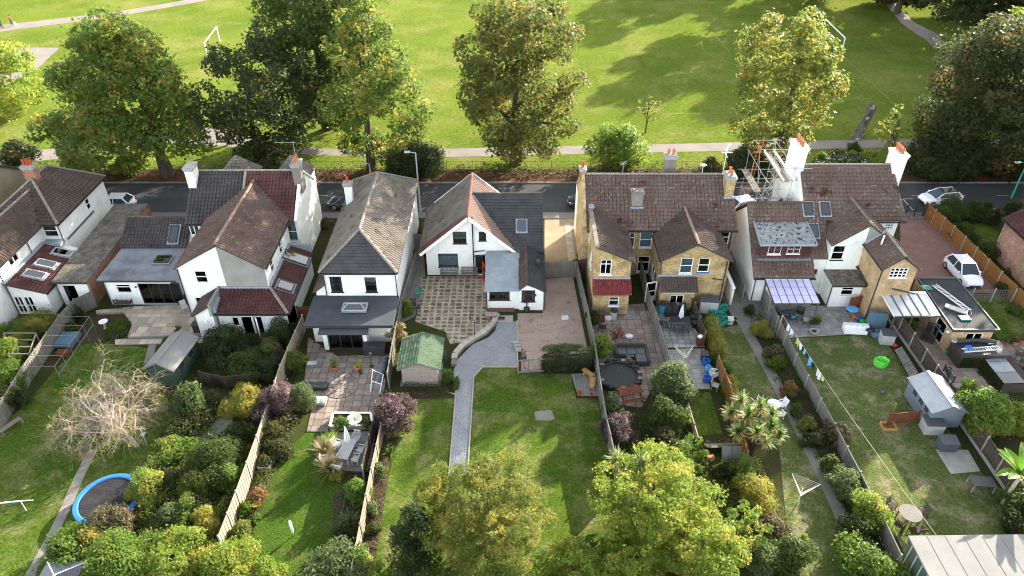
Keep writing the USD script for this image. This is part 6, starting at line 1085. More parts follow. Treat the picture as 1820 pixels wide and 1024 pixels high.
for n_, l, poly, m_, h_ in (('undergrowth', 'tangled low undergrowth between trampoline and pale fence', [(285, 800), (330, 735), (405, 765), (470, 775), (440, 860), (400, 985), (300, 1030), (100, 1030), (240, 940), (262, 850)], 'leaf_lime', 1.15), ('undergrowth', 'olive weedy growth mixed into the wild left border', [(285, 800), (330, 735), (405, 765), (470, 775), (440, 860), (400, 985), (300, 1030), (180, 1030), (240, 940), (262, 850)], 'leaf_olive', .9),
    ('undergrowth', 'dark green growth between the shrubs below the french doors', [(370, 600), (540, 600), (540, 680), (470, 700), (330, 690), (335, 650)], 'leaf_dark', .7), ('ground_cover', 'low weedy growth in the long bed beside the fence', [(1330, 560), (1350, 560), (1430, 660), (1500, 780), (1570, 920), (1590, 1000), (1540, 990), (1440, 800), (1380, 690)], 'leaf_green', .35), ('ground_cover', 'low mixed growth in the right border of the narrow lawn', [(600, 880), (650, 850), (640, 960), (620, 1030), (592, 1000)], 'leaf_variegated', .4),
    ('ground_cover', 'fallen leaves and pale plants in the red leaf bed', [(660, 800), (692, 770), (690, 850), (668, 990), (655, 1030), (632, 1030), (645, 930)], 'leaf_brown', .25), ('ground_cover', 'low growth along the left border of the narrow lawn', [(462, 815), (495, 830), (465, 900), (445, 960), (410, 1000), (425, 930)], 'leaf_bright', .45), ('ground_cover', 'rough growth under the brick house garden shrubs', [(1070, 740), (1215, 740), (1240, 800), (1220, 1020), (1120, 1020), (1090, 850)], 'leaf_green', .5),
    ('ground_cover', 'rough growth by the timber pile and the broken fence', [(1240, 790), (1330, 790), (1400, 930), (1430, 1020), (1260, 1020)], 'leaf_olive', .6), ('ground_cover', 'weeds in the soil bed below the green shed', [(715, 684), (800, 680), (806, 704), (726, 708)], 'leaf_green', .3), ('ground_cover', 'green growth round the left white house pergola', [(0, 600), (110, 600), (60, 680), (0, 740)], 'leaf_bright', .6)): cover(n_, l, poly, m_, h_, dens=170, leaf=.13)
# golden clipped hedges
hedge('golden sunlit hedge beside the dining set', px2([(1253, 588), (1266, 586), (1284, 640), (1272, 645)]), 1.45, 'leaf_gold', leaf=.1, wob=.3)
hedge('yellow hedge lower along the narrow lawn', px2([(1285, 690), (1298, 688), (1312, 730), (1298, 735)]), 1.2, 'leaf_gold', leaf=.1, wob=.25)
shrub('light green bush joining the golden hedge', 1287, 655, 34, 1.3, 'leaf_lime'); shrub('dark clipped privet beside the red bench'.replace('red bench', 'blue toy heap'), 1270, 640, 20, .9, 'leaf_green')
# ------------------------------------------------------------------ large garden trees
def gtree(name, label, px, py, zc_, wpx, z0, z1, mat, **k):
    c = at(px, py, zc_); m = (c[1] * _c + (CAM_H - zc_) * _s) / FPX; return tree(name, label, c[0], c[1], z0, z1, wpx / 2 * m, mat, **k)
gtree('robinia_tree', 'airy olive green tree with bare pale branches at the bottom centre', 862, 905, 3.4, 250, 1.0, 5.7, 'leaf_olive', leaf=.16, n=70, gaps=.46, trunk=.16, bark='bark_pale', nl=16, rl=(.16, .28), cover=1.4, aspect=.4)
gtree('evergreen_tree', 'dense dark conifer with orange trunk at the bottom left of the olive tree', 740, 958, 2.2, 122, .3, 4.8, 'leaf_conifer', leaf=.16, n=44, gaps=.38, trunk=.15, prof=lambda t: (1 - t) ** .55 * min(1, t * 4 + .55), rl=(.2, .36))
gtree('apple_tree', 'wide sunlit yellow green tree at the bottom right of centre', 1165, 885, 3.0, 225, .6, 5.0, 'leaf_yellow', leaf=.16, n=76, gaps=.45, trunk=.2, rl=(.14, .26))
gtree('apple_tree', 'yellow green tree crown at the bottom edge under the wide tree', 1250, 975, 2.6, 150, .4, 4.4, 'leaf_yellow', leaf=.16, n=40, gaps=.38, trunk=.15)
gtree('laurel_tree', 'light green glossy tree right of the wide yellow tree', 1325, 935, 2.0, 80, .4, 3.6, 'leaf_lime', leaf=.16, n=24, gaps=.36, trunk=.1)
gtree('laurel_tree', 'bright green shrub tree at the pile of boards', 1225, 810, 1.6, 66, .3, 2.9, 'leaf_bright', leaf=.17, n=22, gaps=.34, trunk=.1)
for l, px, w_, m_, zt in (('mixed green tree top along the bottom edge left of the lawn gap', 905, 130, 'leaf_lime', 2.6), ('yellow green bush top along the bottom edge at the centre', 1020, 120, 'leaf_yellow', 2.6), ('lime bush top along the bottom edge right of centre', 1120, 130, 'leaf_yellow', 3.0)): gtree('bush_tree', l, px, 1008, 1.4, w_, .2, zt, m_, leaf=.15, n=34, gaps=.36, trunk=.1)
# ------------------------------------------------------------------ bare branching tree
def bare_tree(label, base, px, h, R):
    rng = np.random.default_rng(77); x, y = at(*base)[:2]; c = at(*px, h * .7); t = wthing('bare_tree', label, 'tree', (x, y, 0)); b = B(); tips = []
    def grow(p, d, L, r, k):
        n = 3 + (k > 4); pts = [p]
        for i in range(n): d = d + rng.normal(size=3) * .2; d[2] += (.0 if k < 3 else -.1); d /= np.linalg.norm(d); pts.append(pts[-1] + d * L / n)
        b.tube(pts, np.linspace(r, r * .62, n + 1), 7 if k < 2 else (4 if k < 5 else 3), cap=False)
        if k >= 6: 
            tips.append(pts[-1])
            for _ in range(2): w = d + rng.normal(size=3) * .8; b.tube([pts[-2], pts[-2] + w * L * .35, pts[-2] + w * L * .7 + (0, 0, -.04)], [r * .7, r * .6, r * .4], 3, cap=False)
            return
        for j in range(3 if k > 0 else 12):
            e = d + rng.normal(size=3) * (.75 if k else .95) + np.array([(c[0] - x) * .05, (c[1] - y) * .05, -.1 * k]); e /= np.linalg.norm(e); s = rng.uniform(.4, 1); grow(pts[-1] * s + pts[-2] * (1 - s), e, L * rng.uniform(.7, .95), r * .56, k + 1)
    d0 = np.array([(c[0] - x) * .35, (c[1] - y) * .25, 1.6]); d0 /= np.linalg.norm(d0); grow(np.array([x, y, -.05]), d0, 1.85, .15, 0)
    put('branches', b, 'bark_pale', t); tips = np.array(tips); k = rng.random(len(tips)) < .4; q = np.repeat(tips[k], 5, 0) + rng.normal(size=(k.sum() * 5, 3)) * .1; put('leaves', leaf_cloud(q, rng.normal(size=q.shape), .13, rng), 'leaf_gold', t)
bare_tree('pale bare branched tree with a few yellow leaves in front of the grey shed', (243, 793), (170, 700), 3.4, 3)
# ------------------------------------------------------------------ cordyline palm, banana
def palm(label, px, py, heads):
    rng = np.random.default_rng(9); x, y = at(px, py)[:2]; t = wthing('cordyline_palm', label, 'palm tree', (x, y, 0)); tr, gr, dr = B(), B(), B()
    for hx, hy, hz, h in heads:
        c = at(hx, hy, hz); tr.tube([(x, y, -.05), ((x * .55 + c[0] * .45), (y * .55 + c[1] * .45), hz * .5), c], [.16, .12, .08], 8); blade_set(gr, c, h, 90, rng, .85, .035, .5, 4); blade_set(dr, c - (0, 0, .12), h * .75, 60, rng, 1.6, .03, .9, 4)
    put('trunk', tr, 'bark', t); put('fronds', gr, 'leaf_palm', t); put('dry_fronds', dr, 'leaf_palmdry', t)
palm('many headed cordyline palm with green and straw coloured rosettes', 1335, 800, [(1298, 735, 2.2, .8), (1330, 740, 2.8, .9), (1352, 725, 2.9, .85), (1312, 770, 2.0, .8), (1345, 770, 2.5, .85), (1372, 760, 2.4, .85), (1318, 712, 2.6, .75), (1372, 738, 2.5, .7), (1362, 785, 2.2, .8), (1385, 775, 2.0, .7)])
blades('spiky cordyline rising from the wide yellow tree', 1098, 812, 1.0, 90, 'leaf_palm', name='cordyline', cat='plant', spread=.8, w=.025, z0=2.4); blades('second spiky cordyline in the wide yellow tree', 1140, 818, 1.0, 70, 'leaf_palm', name='cordyline', cat='plant', spread=.8, w=.03, z0=3.2)
rng = np.random.default_rng(4); x, y = at(1782, 895)[:2]; t = wthing('banana_plant', 'large leaved banana plant at the right edge', 'banana plant', (x, y, 0)); put('stem', B().tube([(x, y, 0), (x, y, 1.8), (x + .1, y, 3.0)], [.14, .11, .06], 8), 'bark_pale', t)
for i in range(14):
    b = B(); a = i * 2.4; L = rng.uniform(1.7, 2.5); th = .35 + rng.random() * .7; k = np.linspace(0, 1, 7); ang = th + k * rng.uniform(.5, 1.1); r = np.concatenate([[0], np.cumsum(np.sin(ang[:-1]))]) * L / 6; z = np.concatenate([[0], np.cumsum(np.cos(ang[:-1]))]) * L / 6; w = .3 * np.sin(np.clip(k * .93 + .05, 0, 1) * math.pi) ** .7 + .01
    V = []
    for r_, z_, w_ in zip(r, z, w):
        for sgn, dz in ((-1, .06), (0, -.02), (1, .06)): V.append((x + .05 + math.cos(a) * r_ - math.sin(a) * sgn * w_, y + math.sin(a) * r_ + math.cos(a) * sgn * w_, 2.7 + z_ + dz * w_ * 4))
    b.add(V, [[3 * j + s_, 3 * j + s_ + 1, 3 * j + s_ + 4, 3 * j + s_ + 3] for j in range(6) for s_ in (0, 1)]); put('leaf', b, 'leaf_banana', t)
# ------------------------------------------------------------------ cars
def car(label, x, y, rz, body='car_white', L=4.2, W=1.76, H=1.5, dark_roof=False, name='parked_car'):
    t = thing(name, label, 'car', (x, y, 0), rz); h = L / 2
    ST = [(-h, .62, .38, .78), (-h + .12, .78, .26, .95), (-h + .6, .86, .2, .98), (-.6, .88, .2, .95), (.5, .88, .2, .92), (h - 1.0, .87, .2, .9), (h - .45, .84, .22, .82), (h - .1, .72, .28, .66), (h, .55, .36, .56)]
    b = B(); V = []; k = W / 1.76
    for x_, w, z0, z1 in ST:
        w *= k; V += [(x_, -w * .92, z0), (x_, -w, z0 + .18), (x_, -w, (z0 + z1) / 2 + .1), (x_, -w * .9, z1), (x_, 0, z1 + .04), (x_, w * .9, z1), (x_, w, (z0 + z1) / 2 + .1), (x_, w, z0 + .18), (x_, w * .92, z0)]
    n = 9; F = [[i * n + j, (i + 1) * n + j, (i + 1) * n + j + 1, i * n + j + 1] for i in range(len(ST) - 1) for j in range(n - 1)] + [[i * n + n - 1, (i + 1) * n + n - 1, (i + 1) * n, i * n] for i in range(len(ST) - 1)]
    b.add(V, F); e0 = V[:n]; e1 = V[-n:]; b.add(e0 + [(-h, 0, .6)], [[j + 1, j, n] for j in range(n - 1)]).add(e1 + [(h, 0, .5)], [[j, j + 1, n] for j in range(n - 1)]); put('body', b, body, t, smooth=40)
    zr = H; w0, w1 = .80 * k, .60 * k; zb = .9; xs = (-h + .25, -h + .75, .25, h - 1.05)   # rear base, rear top, front top, front base
    rb, rt, ft, fb = xs; q = lambda *p: np.array(p, float)
    def panel(nm, pts, mat, thick=.02): put(nm, B().slab(pts, thick) if abs(normal(pts)[2]) > .05 else B().slab([p + q(0, 0, 0) for p in pts], thick), mat, t)
    panel('roof', [q(rt, -w1, zr - .03), q(rt, w1, zr - .03), q(ft, w1, zr), q(ft, -w1, zr)], 'car_black' if dark_roof else body, .05)
    panel('windscreen', [q(ft, -w1 * .96, zr - .01), q(ft, w1 * .96, zr - .01), q(fb, w0 * .94, zb + .0), q(fb, -w0 * .94, zb)], 'car_glass'); panel('rear_window', [q(rt, -w1 * .94, zr - .04), q(rt, w1 * .94, zr - .04), q(rb, w0 * .9, zb + .05), q(rb, -w0 * .9, zb + .05)], 'car_glass')
    for s in (-1, 1):
        panel('side_window', [q(rt + .1, s * (w1 + .015), zr - .07), q(ft - .03, s * (w1 + .015), zr - .05), q(fb - .12, s * (w0 + .005), zb + .03), q(rb + .3, s * (w0 + .005), zb + .05)], 'car_glass')
        pb = B(); pb.bar(q(ft, s * w1, zr - .02), q(fb, s * w0, zb), .07).bar(q(rt, s * w1, zr - .04), q(rb, s * w0, zb + .02), .12).bar(q(rt, s * w1, zr - .03), q(ft, s * w1, zr), .06).bar(q(-.35, s * (w1 + .02), zr - .04), q(-.35, s * (w0 + .02), zb), .06); put('pillar', pb, body, t)
        put('mirror', B().box(fb - .42, fb - .28, s * (w0 + .1) - .09, s * (w0 + .1) + .09, zb + .02, zb + .17), body, t); put('headlight', B().bar(q(h - .42, s * .62 * k, .72), q(h - .12, s * .56 * k, .62), .22, .12), 'lamp_clear', t); put('tail_light', B().box(-h - .005, -h + .1, s * .62 * k - .12, s * .62 * k + .12, .72, .92), 'lamp_red', t)
        for wx in (-h + .75, h - .82):
            wb = B().lathe([(.0, -.1), (.3, -.1), (.33, -.06), (.33, .06), (.3, .1), (.0, .1)], (0, 0, 0), 18); v, f = wb.mesh(); v = v[:, [0, 2, 1]] + q(wx, s * (.79 * k), .33); w_ = put('wheel', (v, f[:, ::-1]), 'tyre', t)
            rb_ = B().lathe([(.0, .0), (.2, .0), (.22, -.03)], (0, 0, 0), 12); v, f = rb_.mesh(); v = v[:, [0, 2, 1]] * (1, s, 1) + q(wx, s * (.79 * k + .108), .33); put('rim', (v, f), 'rim', w_)
    put('grille', B().box(h - .03, h + .01, -.5, .5, .33, .48), 'plastic_black', t); put('number_plate', B().box(h + .005, h + .02, -.26, .26, .48, .58), 'white_paint', t)
    return t
car('white five door car parked on the brick paved drive', 40.95, 54.15, -90, H=1.58, L=4.25, W=1.85)
car('white hatchback with dark glass roof parked in the street by the driveway gate', 45.4, 67.9, 190, dark_roof=True, H=1.42, L=4.4)
car('black car parked in the street between chalet and brick house', 8.0, 67.2, 180, 'car_black', H=1.42)
car('dark car in the street behind the white house pair', -17.2, 66.9, 175, 'car_dark')
car('white car in the street behind the left edge house', -41.6, 66.6, 182); car('white van like car behind the scaffolding', 23.2, 65.4, 200, H=1.75, L=4.5)
# ------------------------------------------------------------------ scaffolding
t = wthing('scaffolding', 'steel scaffolding with boarded lift round the tall white chimney', 'scaffolding', (23.5, 60, 0)); rng = np.random.default_rng(8)
for x in (22.5, 24.7):
    for y in (57.4, 59.2, 61.2, 63.2): put('pole', B().tube([(x, y, 0 if y > 60.5 else 4.4), (x + rng.normal() * .05, y, 8.0 + rng.uniform(.3, 2.4) * (1 if x > 23 else .1))], .026, 5), 'galv', t)
for z in (4.2, 6.2, 8.0, 9.2):
    for x in (22.5, 24.7):
        if z > 8 and x < 23: continue
        put('ledger', B().tube([(x, 56.9 + rng.uniform(-.3, .3), z), (x, 63.6 + rng.uniform(-.3, .4), z + .05)], .026, 5), 'galv', t)
    for y in (57.4, 59.2, 61.2, 63.2): put('transom', B().tube([((21.6 if z < 8 else 23.0) + rng.uniform(-.5, .2), y, z + .06), (25.2 + rng.uniform(0, 1.6), y, z + .06)], .026, 5), 'galv', t)
for (a, c_) in (((22.2, 57.4, 4.4), (23.4, 63.2, 8.6)), ((24.7, 57.2, 5.8), (22.2, 57.4, 8.4)), ((23.4, 57.4, 6.0), (24.7, 63.2, 9.4)), ((22.2, 59.2, 4.2), (24.6, 59.2, 8.6))): put('brace', B().tube([a, c_], .026, 5), 'galv', t)
for k in range(3): put('scaffold_board', B().box(23.9 + k * .235, 23.72 + k * .235, 57.0 + rng.uniform(-.3, .2), 63.0 + rng.uniform(-.2, .4), 8.12, 8.16), 'wood_pale', t)
put('toe_board', B().box(23.82, 23.86, 57, 63.2, 8.16, 8.36), 'white_paint', t); put('toe_board', B().box(24.72, 24.76, 57, 63.2, 8.16, 8.4), 'white_paint', t)
for k in range(3): put('scaffold_board', B().box(22.0 + k * .235, 22.22 + k * .235, 58.6, 63, 6.28, 6.32), 'wood_grey', t)
l = put('ladder', B().tube([(23.0, 63.4, 4), (23.2, 63.0, 9.4)], .03, 5).tube([(23.35, 63.4, 4), (23.55, 63.0, 9.4)], .03, 5), 'orange', t)
for k in range(14): put('rung', B().tube([(23.0 + .013 * k, 63.4 - .028 * k, 4.3 + k * .37), (23.35 + .013 * k, 63.4 - .028 * k, 4.3 + k * .37)], .02, 4), 'orange', l)
tag(put('plank', B().bar((22.9, 57.0, 4.5), (24.3, 57.5, 6.2), .3, .08), 'plastic_black'), 'dark plank leaning across the scaffolding poles', 'plank'); tag(put('barrier', B().box(22.2, 24.2, 64.0, 64.06, .2, .9).box(22.2, 22.26, 63.9, 64.2, 0, .3).box(24.1, 24.16, 63.9, 64.2, 0, .3), 'scaff_yellow'), 'yellow barrier at the foot of the scaffolding', 'barrier')
# ------------------------------------------------------------------ furniture makers (each stands at its own base)
def chair(label, p, rz, mat, arms=False, cat='chair', name='garden_chair', slats=True, group=None, W=.5, back=.9, frame=None):
    t = thing(name, label, cat, (p[0], p[1], p[2] if len(p) > 2 else 0), rz, group); f = frame or mat; w = W / 2
    put('seat', B().box(-w, w, -.24, .24, .42, .46), mat, t)
    for x in (-w + .03, w - .03):
        for y in (-.21, .21): put('leg', B().bar((x, y, 0), (x, y * .9, .43), .04), f, t)
    b = B()
    if slats:
        for i in range(5): u = -w + .05 + i * (2 * w - .1) / 4; b.bar((u, .22, .46), (u, .32, back), .05, .02)
        b.bar((-w, .32, back), (w, .32, back), .05, .05)
    else: b.bar((0, .23, .48), (0, .33, back), W, .03, (0, 1, 0)) if False else b.slab([(-w, .22, .48), (w, .22, .48), (w, .33, back), (-w, .33, back)], .03)
    put('backrest', b, mat, t)
    if arms:
        for x in (-w, w): put('armrest', B().bar((x, -.22, .66), (x, .26, .68), .05, .03).bar((x, -.2, .44), (x, -.2, .66), .03), f, t)
    return t
def table(label, p, rz, w, l, mat, h=.74, round_=False, slat=0, cat='table', name='garden_table', top=.03, legmat=None):
    t = thing(name, label, cat, (p[0], p[1], p[2] if len(p) > 2 else 0), rz); lm = legmat or mat
    if round_: put('tabletop', B().lathe([(0, h), (w / 2 - .01, h), (w / 2, h - .01), (w / 2, h - top), (0, h - top)], n=24), mat, t)
    elif slat:
        for i in range(slat): u = -w / 2 + w * i / slat; put('slat', B().box(u, u + w / slat - .015, -l / 2, l / 2, h - top, h), mat, t)
        put('apron', B().box(-w / 2 + .05, w / 2 - .05, -l / 2 + .06, l / 2 - .06, h - .1, h - top - .004), mat, t)
    else: put('tabletop', B().box(-w / 2, w / 2, -l / 2, l / 2, h - top, h), mat, t)
    k = .32 if round_ else .46; lw, ll = w, (w if round_ else l)
    for sx in (-1, 1):
        for sy in (-1, 1): put('leg', B().bar((sx * lw * k, sy * ll * k, 0), (sx * lw * k * .95, sy * ll * k * .95, h - top), .06), lm, t)
    return t
def bench(label, p, rz, L, mat, cat='bench', back=True):
    t = thing('garden_bench', label, cat, (p[0], p[1], p[2] if len(p) > 2 else 0), rz)
    for i in range(4): put('seat_slat', B().box(-L / 2, L / 2, -.22 + i * .11, -.13 + i * .11, .41, .44), mat, t)
    if back:
        put('top_rail', B().box(-L / 2, L / 2, .24, .28, .84, .92), mat, t); put('lower_rail', B().box(-L / 2, L / 2, .24, .27, .5, .55), mat, t)
        for i in range(int(L / .12)): put('back_slat', B().box(-L / 2 + .05 + i * .12, -L / 2 + .1 + i * .12, .245, .265, .55, .84), mat, t)
    for sx in (-1, 1):
        put('leg', B().box(sx * (L / 2 - .05) - .03, sx * (L / 2 - .05) + .03, -.24, -.18, 0, .62 if back else .42), mat, t); put('leg', B().box(sx * (L / 2 - .05) - .03, sx * (L / 2 - .05) + .03, .22, .28, 0, .92 if back else .42), mat, t)
        if back: put('armrest', B().box(sx * (L / 2 - .05) - .04, sx * (L / 2 - .05) + .04, -.26, .24, .62, .66), mat, t)
    return t
def lidbox(label, p, rz, w, l, h, body, lid, name='storage_box', cat='storage box', slope=.06):
    t = thing(name, label, cat, (p[0], p[1], p[2] if len(p) > 2 else 0), rz); put('body', B().box(-w / 2, w / 2, -l / 2, l / 2, 0, h - .05), body, t)
    put('lid', B().add([(x, y, z + (slope if y > 0 else 0)) for z in (h - .05, h) for x, y in ((-w / 2 - .04, -l / 2 - .04), (w / 2 + .04, -l / 2 - .04), (w / 2 + .04, l / 2 + .04), (-w / 2 - .04, l / 2 + .04))], [[3, 2, 1, 0], [4, 5, 6, 7], [0, 1, 5, 4], [1, 2, 6, 5], [2, 3, 7, 6], [3, 0, 4, 7]]), lid, t)
    for i in (-1, 1): put('panel', B().box(i * w / 4 - w * .21, i * w / 4 + w * .21, -l / 2 - .02, -l / 2, .08, h - .12), body, t)
    return t
def pot(label, p, r, h, mat, plant=None, ph=.5, name='plant_pot', cat='plant pot', pmat='leaf_bright', pw=None):
    t = thing(name, label, cat, (p[0], p[1], p[2] if len(p) > 2 else 0)); put('pot', B().lathe([(0, .01), (r * .7, 0), (r * .95, h * .85), (r * 1.06, h * .86), (r * 1.06, h), (r * .92, h), (r * .9, h * .9), (0, h * .88)], n=16), mat, t); put('soil', B().lathe([(0, h * .9), (r * .88, h * .89)], n=12), 'soil', t)
    if plant:
        rng = np.random.default_rng(int(p[0] * 100) % 991 + 7); R = pw or r * 1.4; P = rng.normal(size=(260, 3)) * (R * .45, R * .45, ph * .25) + (0, 0, h + ph * .5); put('plant', leaf_cloud(P, (P - (0, 0, h)) / (np.linalg.norm(P - (0, 0, h), axis=1, keepdims=True) + 1e-6), .11, rng), pmat, t); put('stem', B().tube([(0, 0, h * .85), (.02, 0, h + ph * .5)], .015, 5), 'bark', t)
    return t
def bag(label, p, rx, ry, h, mat, name='sack', cat='sack', seed=1, open_=True):
    rng = np.random.default_rng(seed); n = 14; V = []; prof = [(.75, 0), (1.0, .12), (1.05, .5), (.95, .85), (1.05, 1.0)] + ([(.85, .98), (.8, .55), (0, .5)] if open_ else [(.6, 1.1), (0, 1.15)])
    for r, z in prof:
        for k in range(n): a = k * 2 * math.pi / n; w = 1 + .12 * rng.normal() * (z > .1); V.append((rx * r * w * math.cos(a), ry * r * w * math.sin(a), h * z * (1 + .06 * rng.normal())))
    t = thing(name, label, cat, (p[0], p[1], p[2] if len(p) > 2 else 0)); put('fabric', (np.array(V), np.array([[i * n + k, i * n + (k + 1) % n, (i + 1) * n + (k + 1) % n, (i + 1) * n + k] for i in range(len(prof) - 1) for k in range(n)])), mat, t, smooth=60); return t
def parasol(label, p, h, mat, pole='white_paint', n=10, r=.16):
    t = thing('closed_parasol', label, 'parasol', (p[0], p[1], p[2] if len(p) > 2 else 0)); put('pole', B().tube([(0, 0, 0), (0, 0, h)], .025, 6), pole, t); V = []
    for z, k in ((h * .42, 1), (h * .6, .95), (h * .8, .6), (h * .95, .25), (h * .99, .06)):
        for i in range(2 * n): a = i * math.pi / n; rr = r * k * (1 if i % 2 else .62); V.append((rr * math.cos(a), rr * math.sin(a), z))
    m = 2 * n; put('canopy', (np.array(V), np.array([[i * m + k, i * m + (k + 1) % m, (i + 1) * m + (k + 1) % m, (i + 1) * m + k] for i in range(4) for k in range(m)])), mat, t); return t
def rotary(label, px, py, h, R, ang=0, mat='silver', n=3):
    t = thing('rotary_airer', label, 'clothes airer', at(px, py), ang); put('pole', B().tube([(0, 0, 0), (0, 0, h)], .025, 6), mat, t); tips = []
    for i in range(n): a = i * 2 * math.pi / n; q = np.array([R * math.cos(a), R * math.sin(a), h + .35]); tips.append(q); put('arm', B().tube([(0, 0, h - .5), q], .018, 5), mat, t)
    b = B()
    for k in np.linspace(.35, 1, 7):
        for i in range(n): o = np.array([0, 0, h - .5]); b.tube([o + (tips[i] - o) * k, o + (tips[(i + 1) % n] - o) * k], .008 if k < .99 else .014, 4, False)
    put('lines', b, 'rope', t, kind='stuff'); return t
# ------------------------------------------------------------------ left gardens
t = wthing('trampoline', 'large round trampoline with blue padded rim half hidden by shrubs', 'trampoline', (*at(195, 888, .6)[:2], 0)); c = at(192, 888, .6); R = 2.0
put('jumping_mat', B().lathe([(0, .62), (R - .38, .66), (R - .38, .64), (0, .6)], (c[0], c[1], 0), 40), 'trampoline_mat', t); put('pad', B().lathe([(R - .34, .68), (R - .26, .73), (R - .05, .73), (R, .68), (R, .6), (R - .34, .62)], (c[0], c[1], 0), 40), 'blue_pad', t); put('rim', B().lathe([(R - .03, .58), (R + .01, .62), (R - .03, .58)], (c[0], c[1], 0), 40), 'steel', t)
for i in range(8): a = i * math.pi / 4; put('leg', B().tube([(c[0] + R * .93 * math.cos(a), c[1] + R * .93 * math.sin(a), 0), (c[0] + R * .95 * math.cos(a), c[1] + R * .95 * math.sin(a), .6)], .03, 6), 'steel', t)
p0 = [at(*q)[:2] for q in ((150, 548), (186, 590), (108, 690), (62, 660))]
t = wthing('fruit_cage', 'open aluminium cage frame along the grey fence on the left', 'cage frame', (*p0[0], 0)); A_, B_, C_, D_ = [np.array(q) for q in px2([(118, 592), (172, 592), (112, 682), (56, 682)])]
for i in range(6):
    u, v = A_ + (D_ - A_) * i / 5, B_ + (C_ - B_) * i / 5; put('hoop', B().bar((*u, 1.75), (*v, 1.75), 0.026).bar((*v, 0), (*v, 1.75), 0.026), 'wood_grey', t)
put('rail', B().bar((*B_, 1.75), (*C_, 1.75), 0.026), 'wood_grey', t); put('rail', B().bar((*A_, 1.75), (*D_, 1.75), 0.026), 'wood_grey', t); put('rail', B().bar((*B_, .9), (*C_, .9), .04), 'wood_grey', t)
tag(put('dark_sheet', B().box(*(A_[0] + .1, A_[0] + 1.5), *(A_[1] - 2.0, A_[1] - .4), .1, .5), 'tarp_blue'), 'dark sheet covered heap inside the aluminium cage frame', 'covered heap'); tag(put('red_crate', B().box(A_[0] + .7, A_[0] + 1.6, A_[1] - 3.0, A_[1] - 2.4, 0, .35), 'wood_red'), 'red brown crate inside the aluminium cage frame', 'crate')
t = wthing('timber_pergola', 'old timber frame over a raised bed at the left edge', 'pergola', (*at(50, 640)[:2], 0)); p = px2([(20, 618), (76, 618), (64, 655), (28, 655)])
for q in p: put('post', B().box(q[0] - .05, q[0] + .05, q[1] - .05, q[1] + .05, 0, 1.5), 'wood_grey', t)
for i in range(4): f = i / 3; a, c_ = np.array(p[0]) * (1 - f) + np.array(p[3]) * f, np.array(p[1]) * (1 - f) + np.array(p[2]) * f; put('beam', B().bar((*a, 1.5), (*c_, 1.5), .07, .1), 'wood_grey', t)
put('beam', B().bar((*p[1], 1.42), (*p[2], 1.42), .07, .1), 'wood_pale', t); put('bed_side', B().bar((*p[1], .2), (*p[2], .2), .08, .4), 'wood_dark', t)
bench('low grey timber bench table by the panel fence on the left lawn', at(22, 762), 62, 1.5, 'wood_grey', back=False); bench('dark slatted bench against the wide glass doors extension', at(222, 545, .22), 180, 1.4, 'wood_dark'); bench('slatted wooden bench under the wide chalet window', (-5.7, 54.0, .06), 0, 1.6, 'wood_grey'); bench('slatted wooden bench nearest the open red door', (-3.85, 54.0, .06), 0, 1.5, 'wood_grey')
t = thing('bird_bath', 'small pale stone bird bath among ground plants', 'bird bath', at(188, 583)); put('pedestal', B().lathe([(.0, 0), (.2, 0), (.1, .1), (.08, .5), (.14, .58)], n=12), 'concrete', t); put('bowl', B().lathe([(.1, .56), (.34, .66), (.36, .7), (.3, .68), (0, .62)], n=16), 'white_paint', t); put('ornament', B().lathe([(.06, .66), (.07, .8), (0, .9)], n=8), 'white_paint', t)
pot('terracotta pot with a reddish plant on the stone patio edge', at(322, 600, .22), .26, .42, 'terracotta', 1, .9, pmat='leaf_copper'); pot('small terracotta pot beside the reddish patio plant', at(313, 592, .22), .16, .25, 'terracotta')
chair('pale plastic chair at the corner of the stone patio', at(330, 552, .22), 40, 'grey_plastic', name='plastic_chair', slats=False); lidbox('narrow black bin by the white outshot', at(353, 592), 0, .5, .5, 1.0, 'plastic_black', 'plastic_black', name='bin', cat='bin')
t = thing('handrail', 'thin bent metal handrail below the white outshot', 'handrail', at(376, 602)); put('rail', B().tube([(0, 0, 0), (0, 0, .9), (-.3, -.6, .7), (-.4, -.8, 0)], .025, 6), 'plastic_black', t)
t = thing('bird_feeder', 'white metal bird feeder pole beside the bare tree trunk', 'bird feeder', at(262, 792)); put('pole', B().tube([(0, 0, 0), (0, 0, 1.7)], .03, 6), 'galv', t); put('arm', B().tube([(-.35, 0, 1.6), (0, 0, 1.72), (.35, 0, 1.6)], .018, 5), 'galv', t); put('tray', B().box(-.15, .15, -.15, .15, 1.1, 1.14), 'galv', t)
tag(put('stone_bench', B().bar((*at(364, 757)[:2], .38), (*at(389, 743)[:2], .38), .35, .12), 'concrete'), 'pale concrete slab seat by the white gravel patch', 'stone bench')
x, y = at(14, 915)[:2]; t = wthing('goal_net', 'small folding white goal with net on the lawn at the left edge', 'toy goal', (x, y, 0)); J = [np.array(q) + (x, y, 0) for q in ((-1.1, 0, 0), (-1.1, 0, 1.0), (1.0, .3, 1.0), (1.0, .3, 0), (1.0, 1.1, 0), (-1.1, .8, 0))]
put('frame', B().tube(J[:4], .03, 6).tube([J[1], J[5], J[4], J[2]], .025, 6), 'white_paint', t); b = B()
for k in range(9): f = k / 8; b.tube([J[1] * (1 - f) + J[2] * f, J[5] * (1 - f) + J[4] * f], .006, 3, False).tube([J[1] * (1 - f) + J[5] * f, J[2] * (1 - f) + J[4] * f], .006, 3, False)
put('net', b, 'cloth_mint', t, kind='stuff')
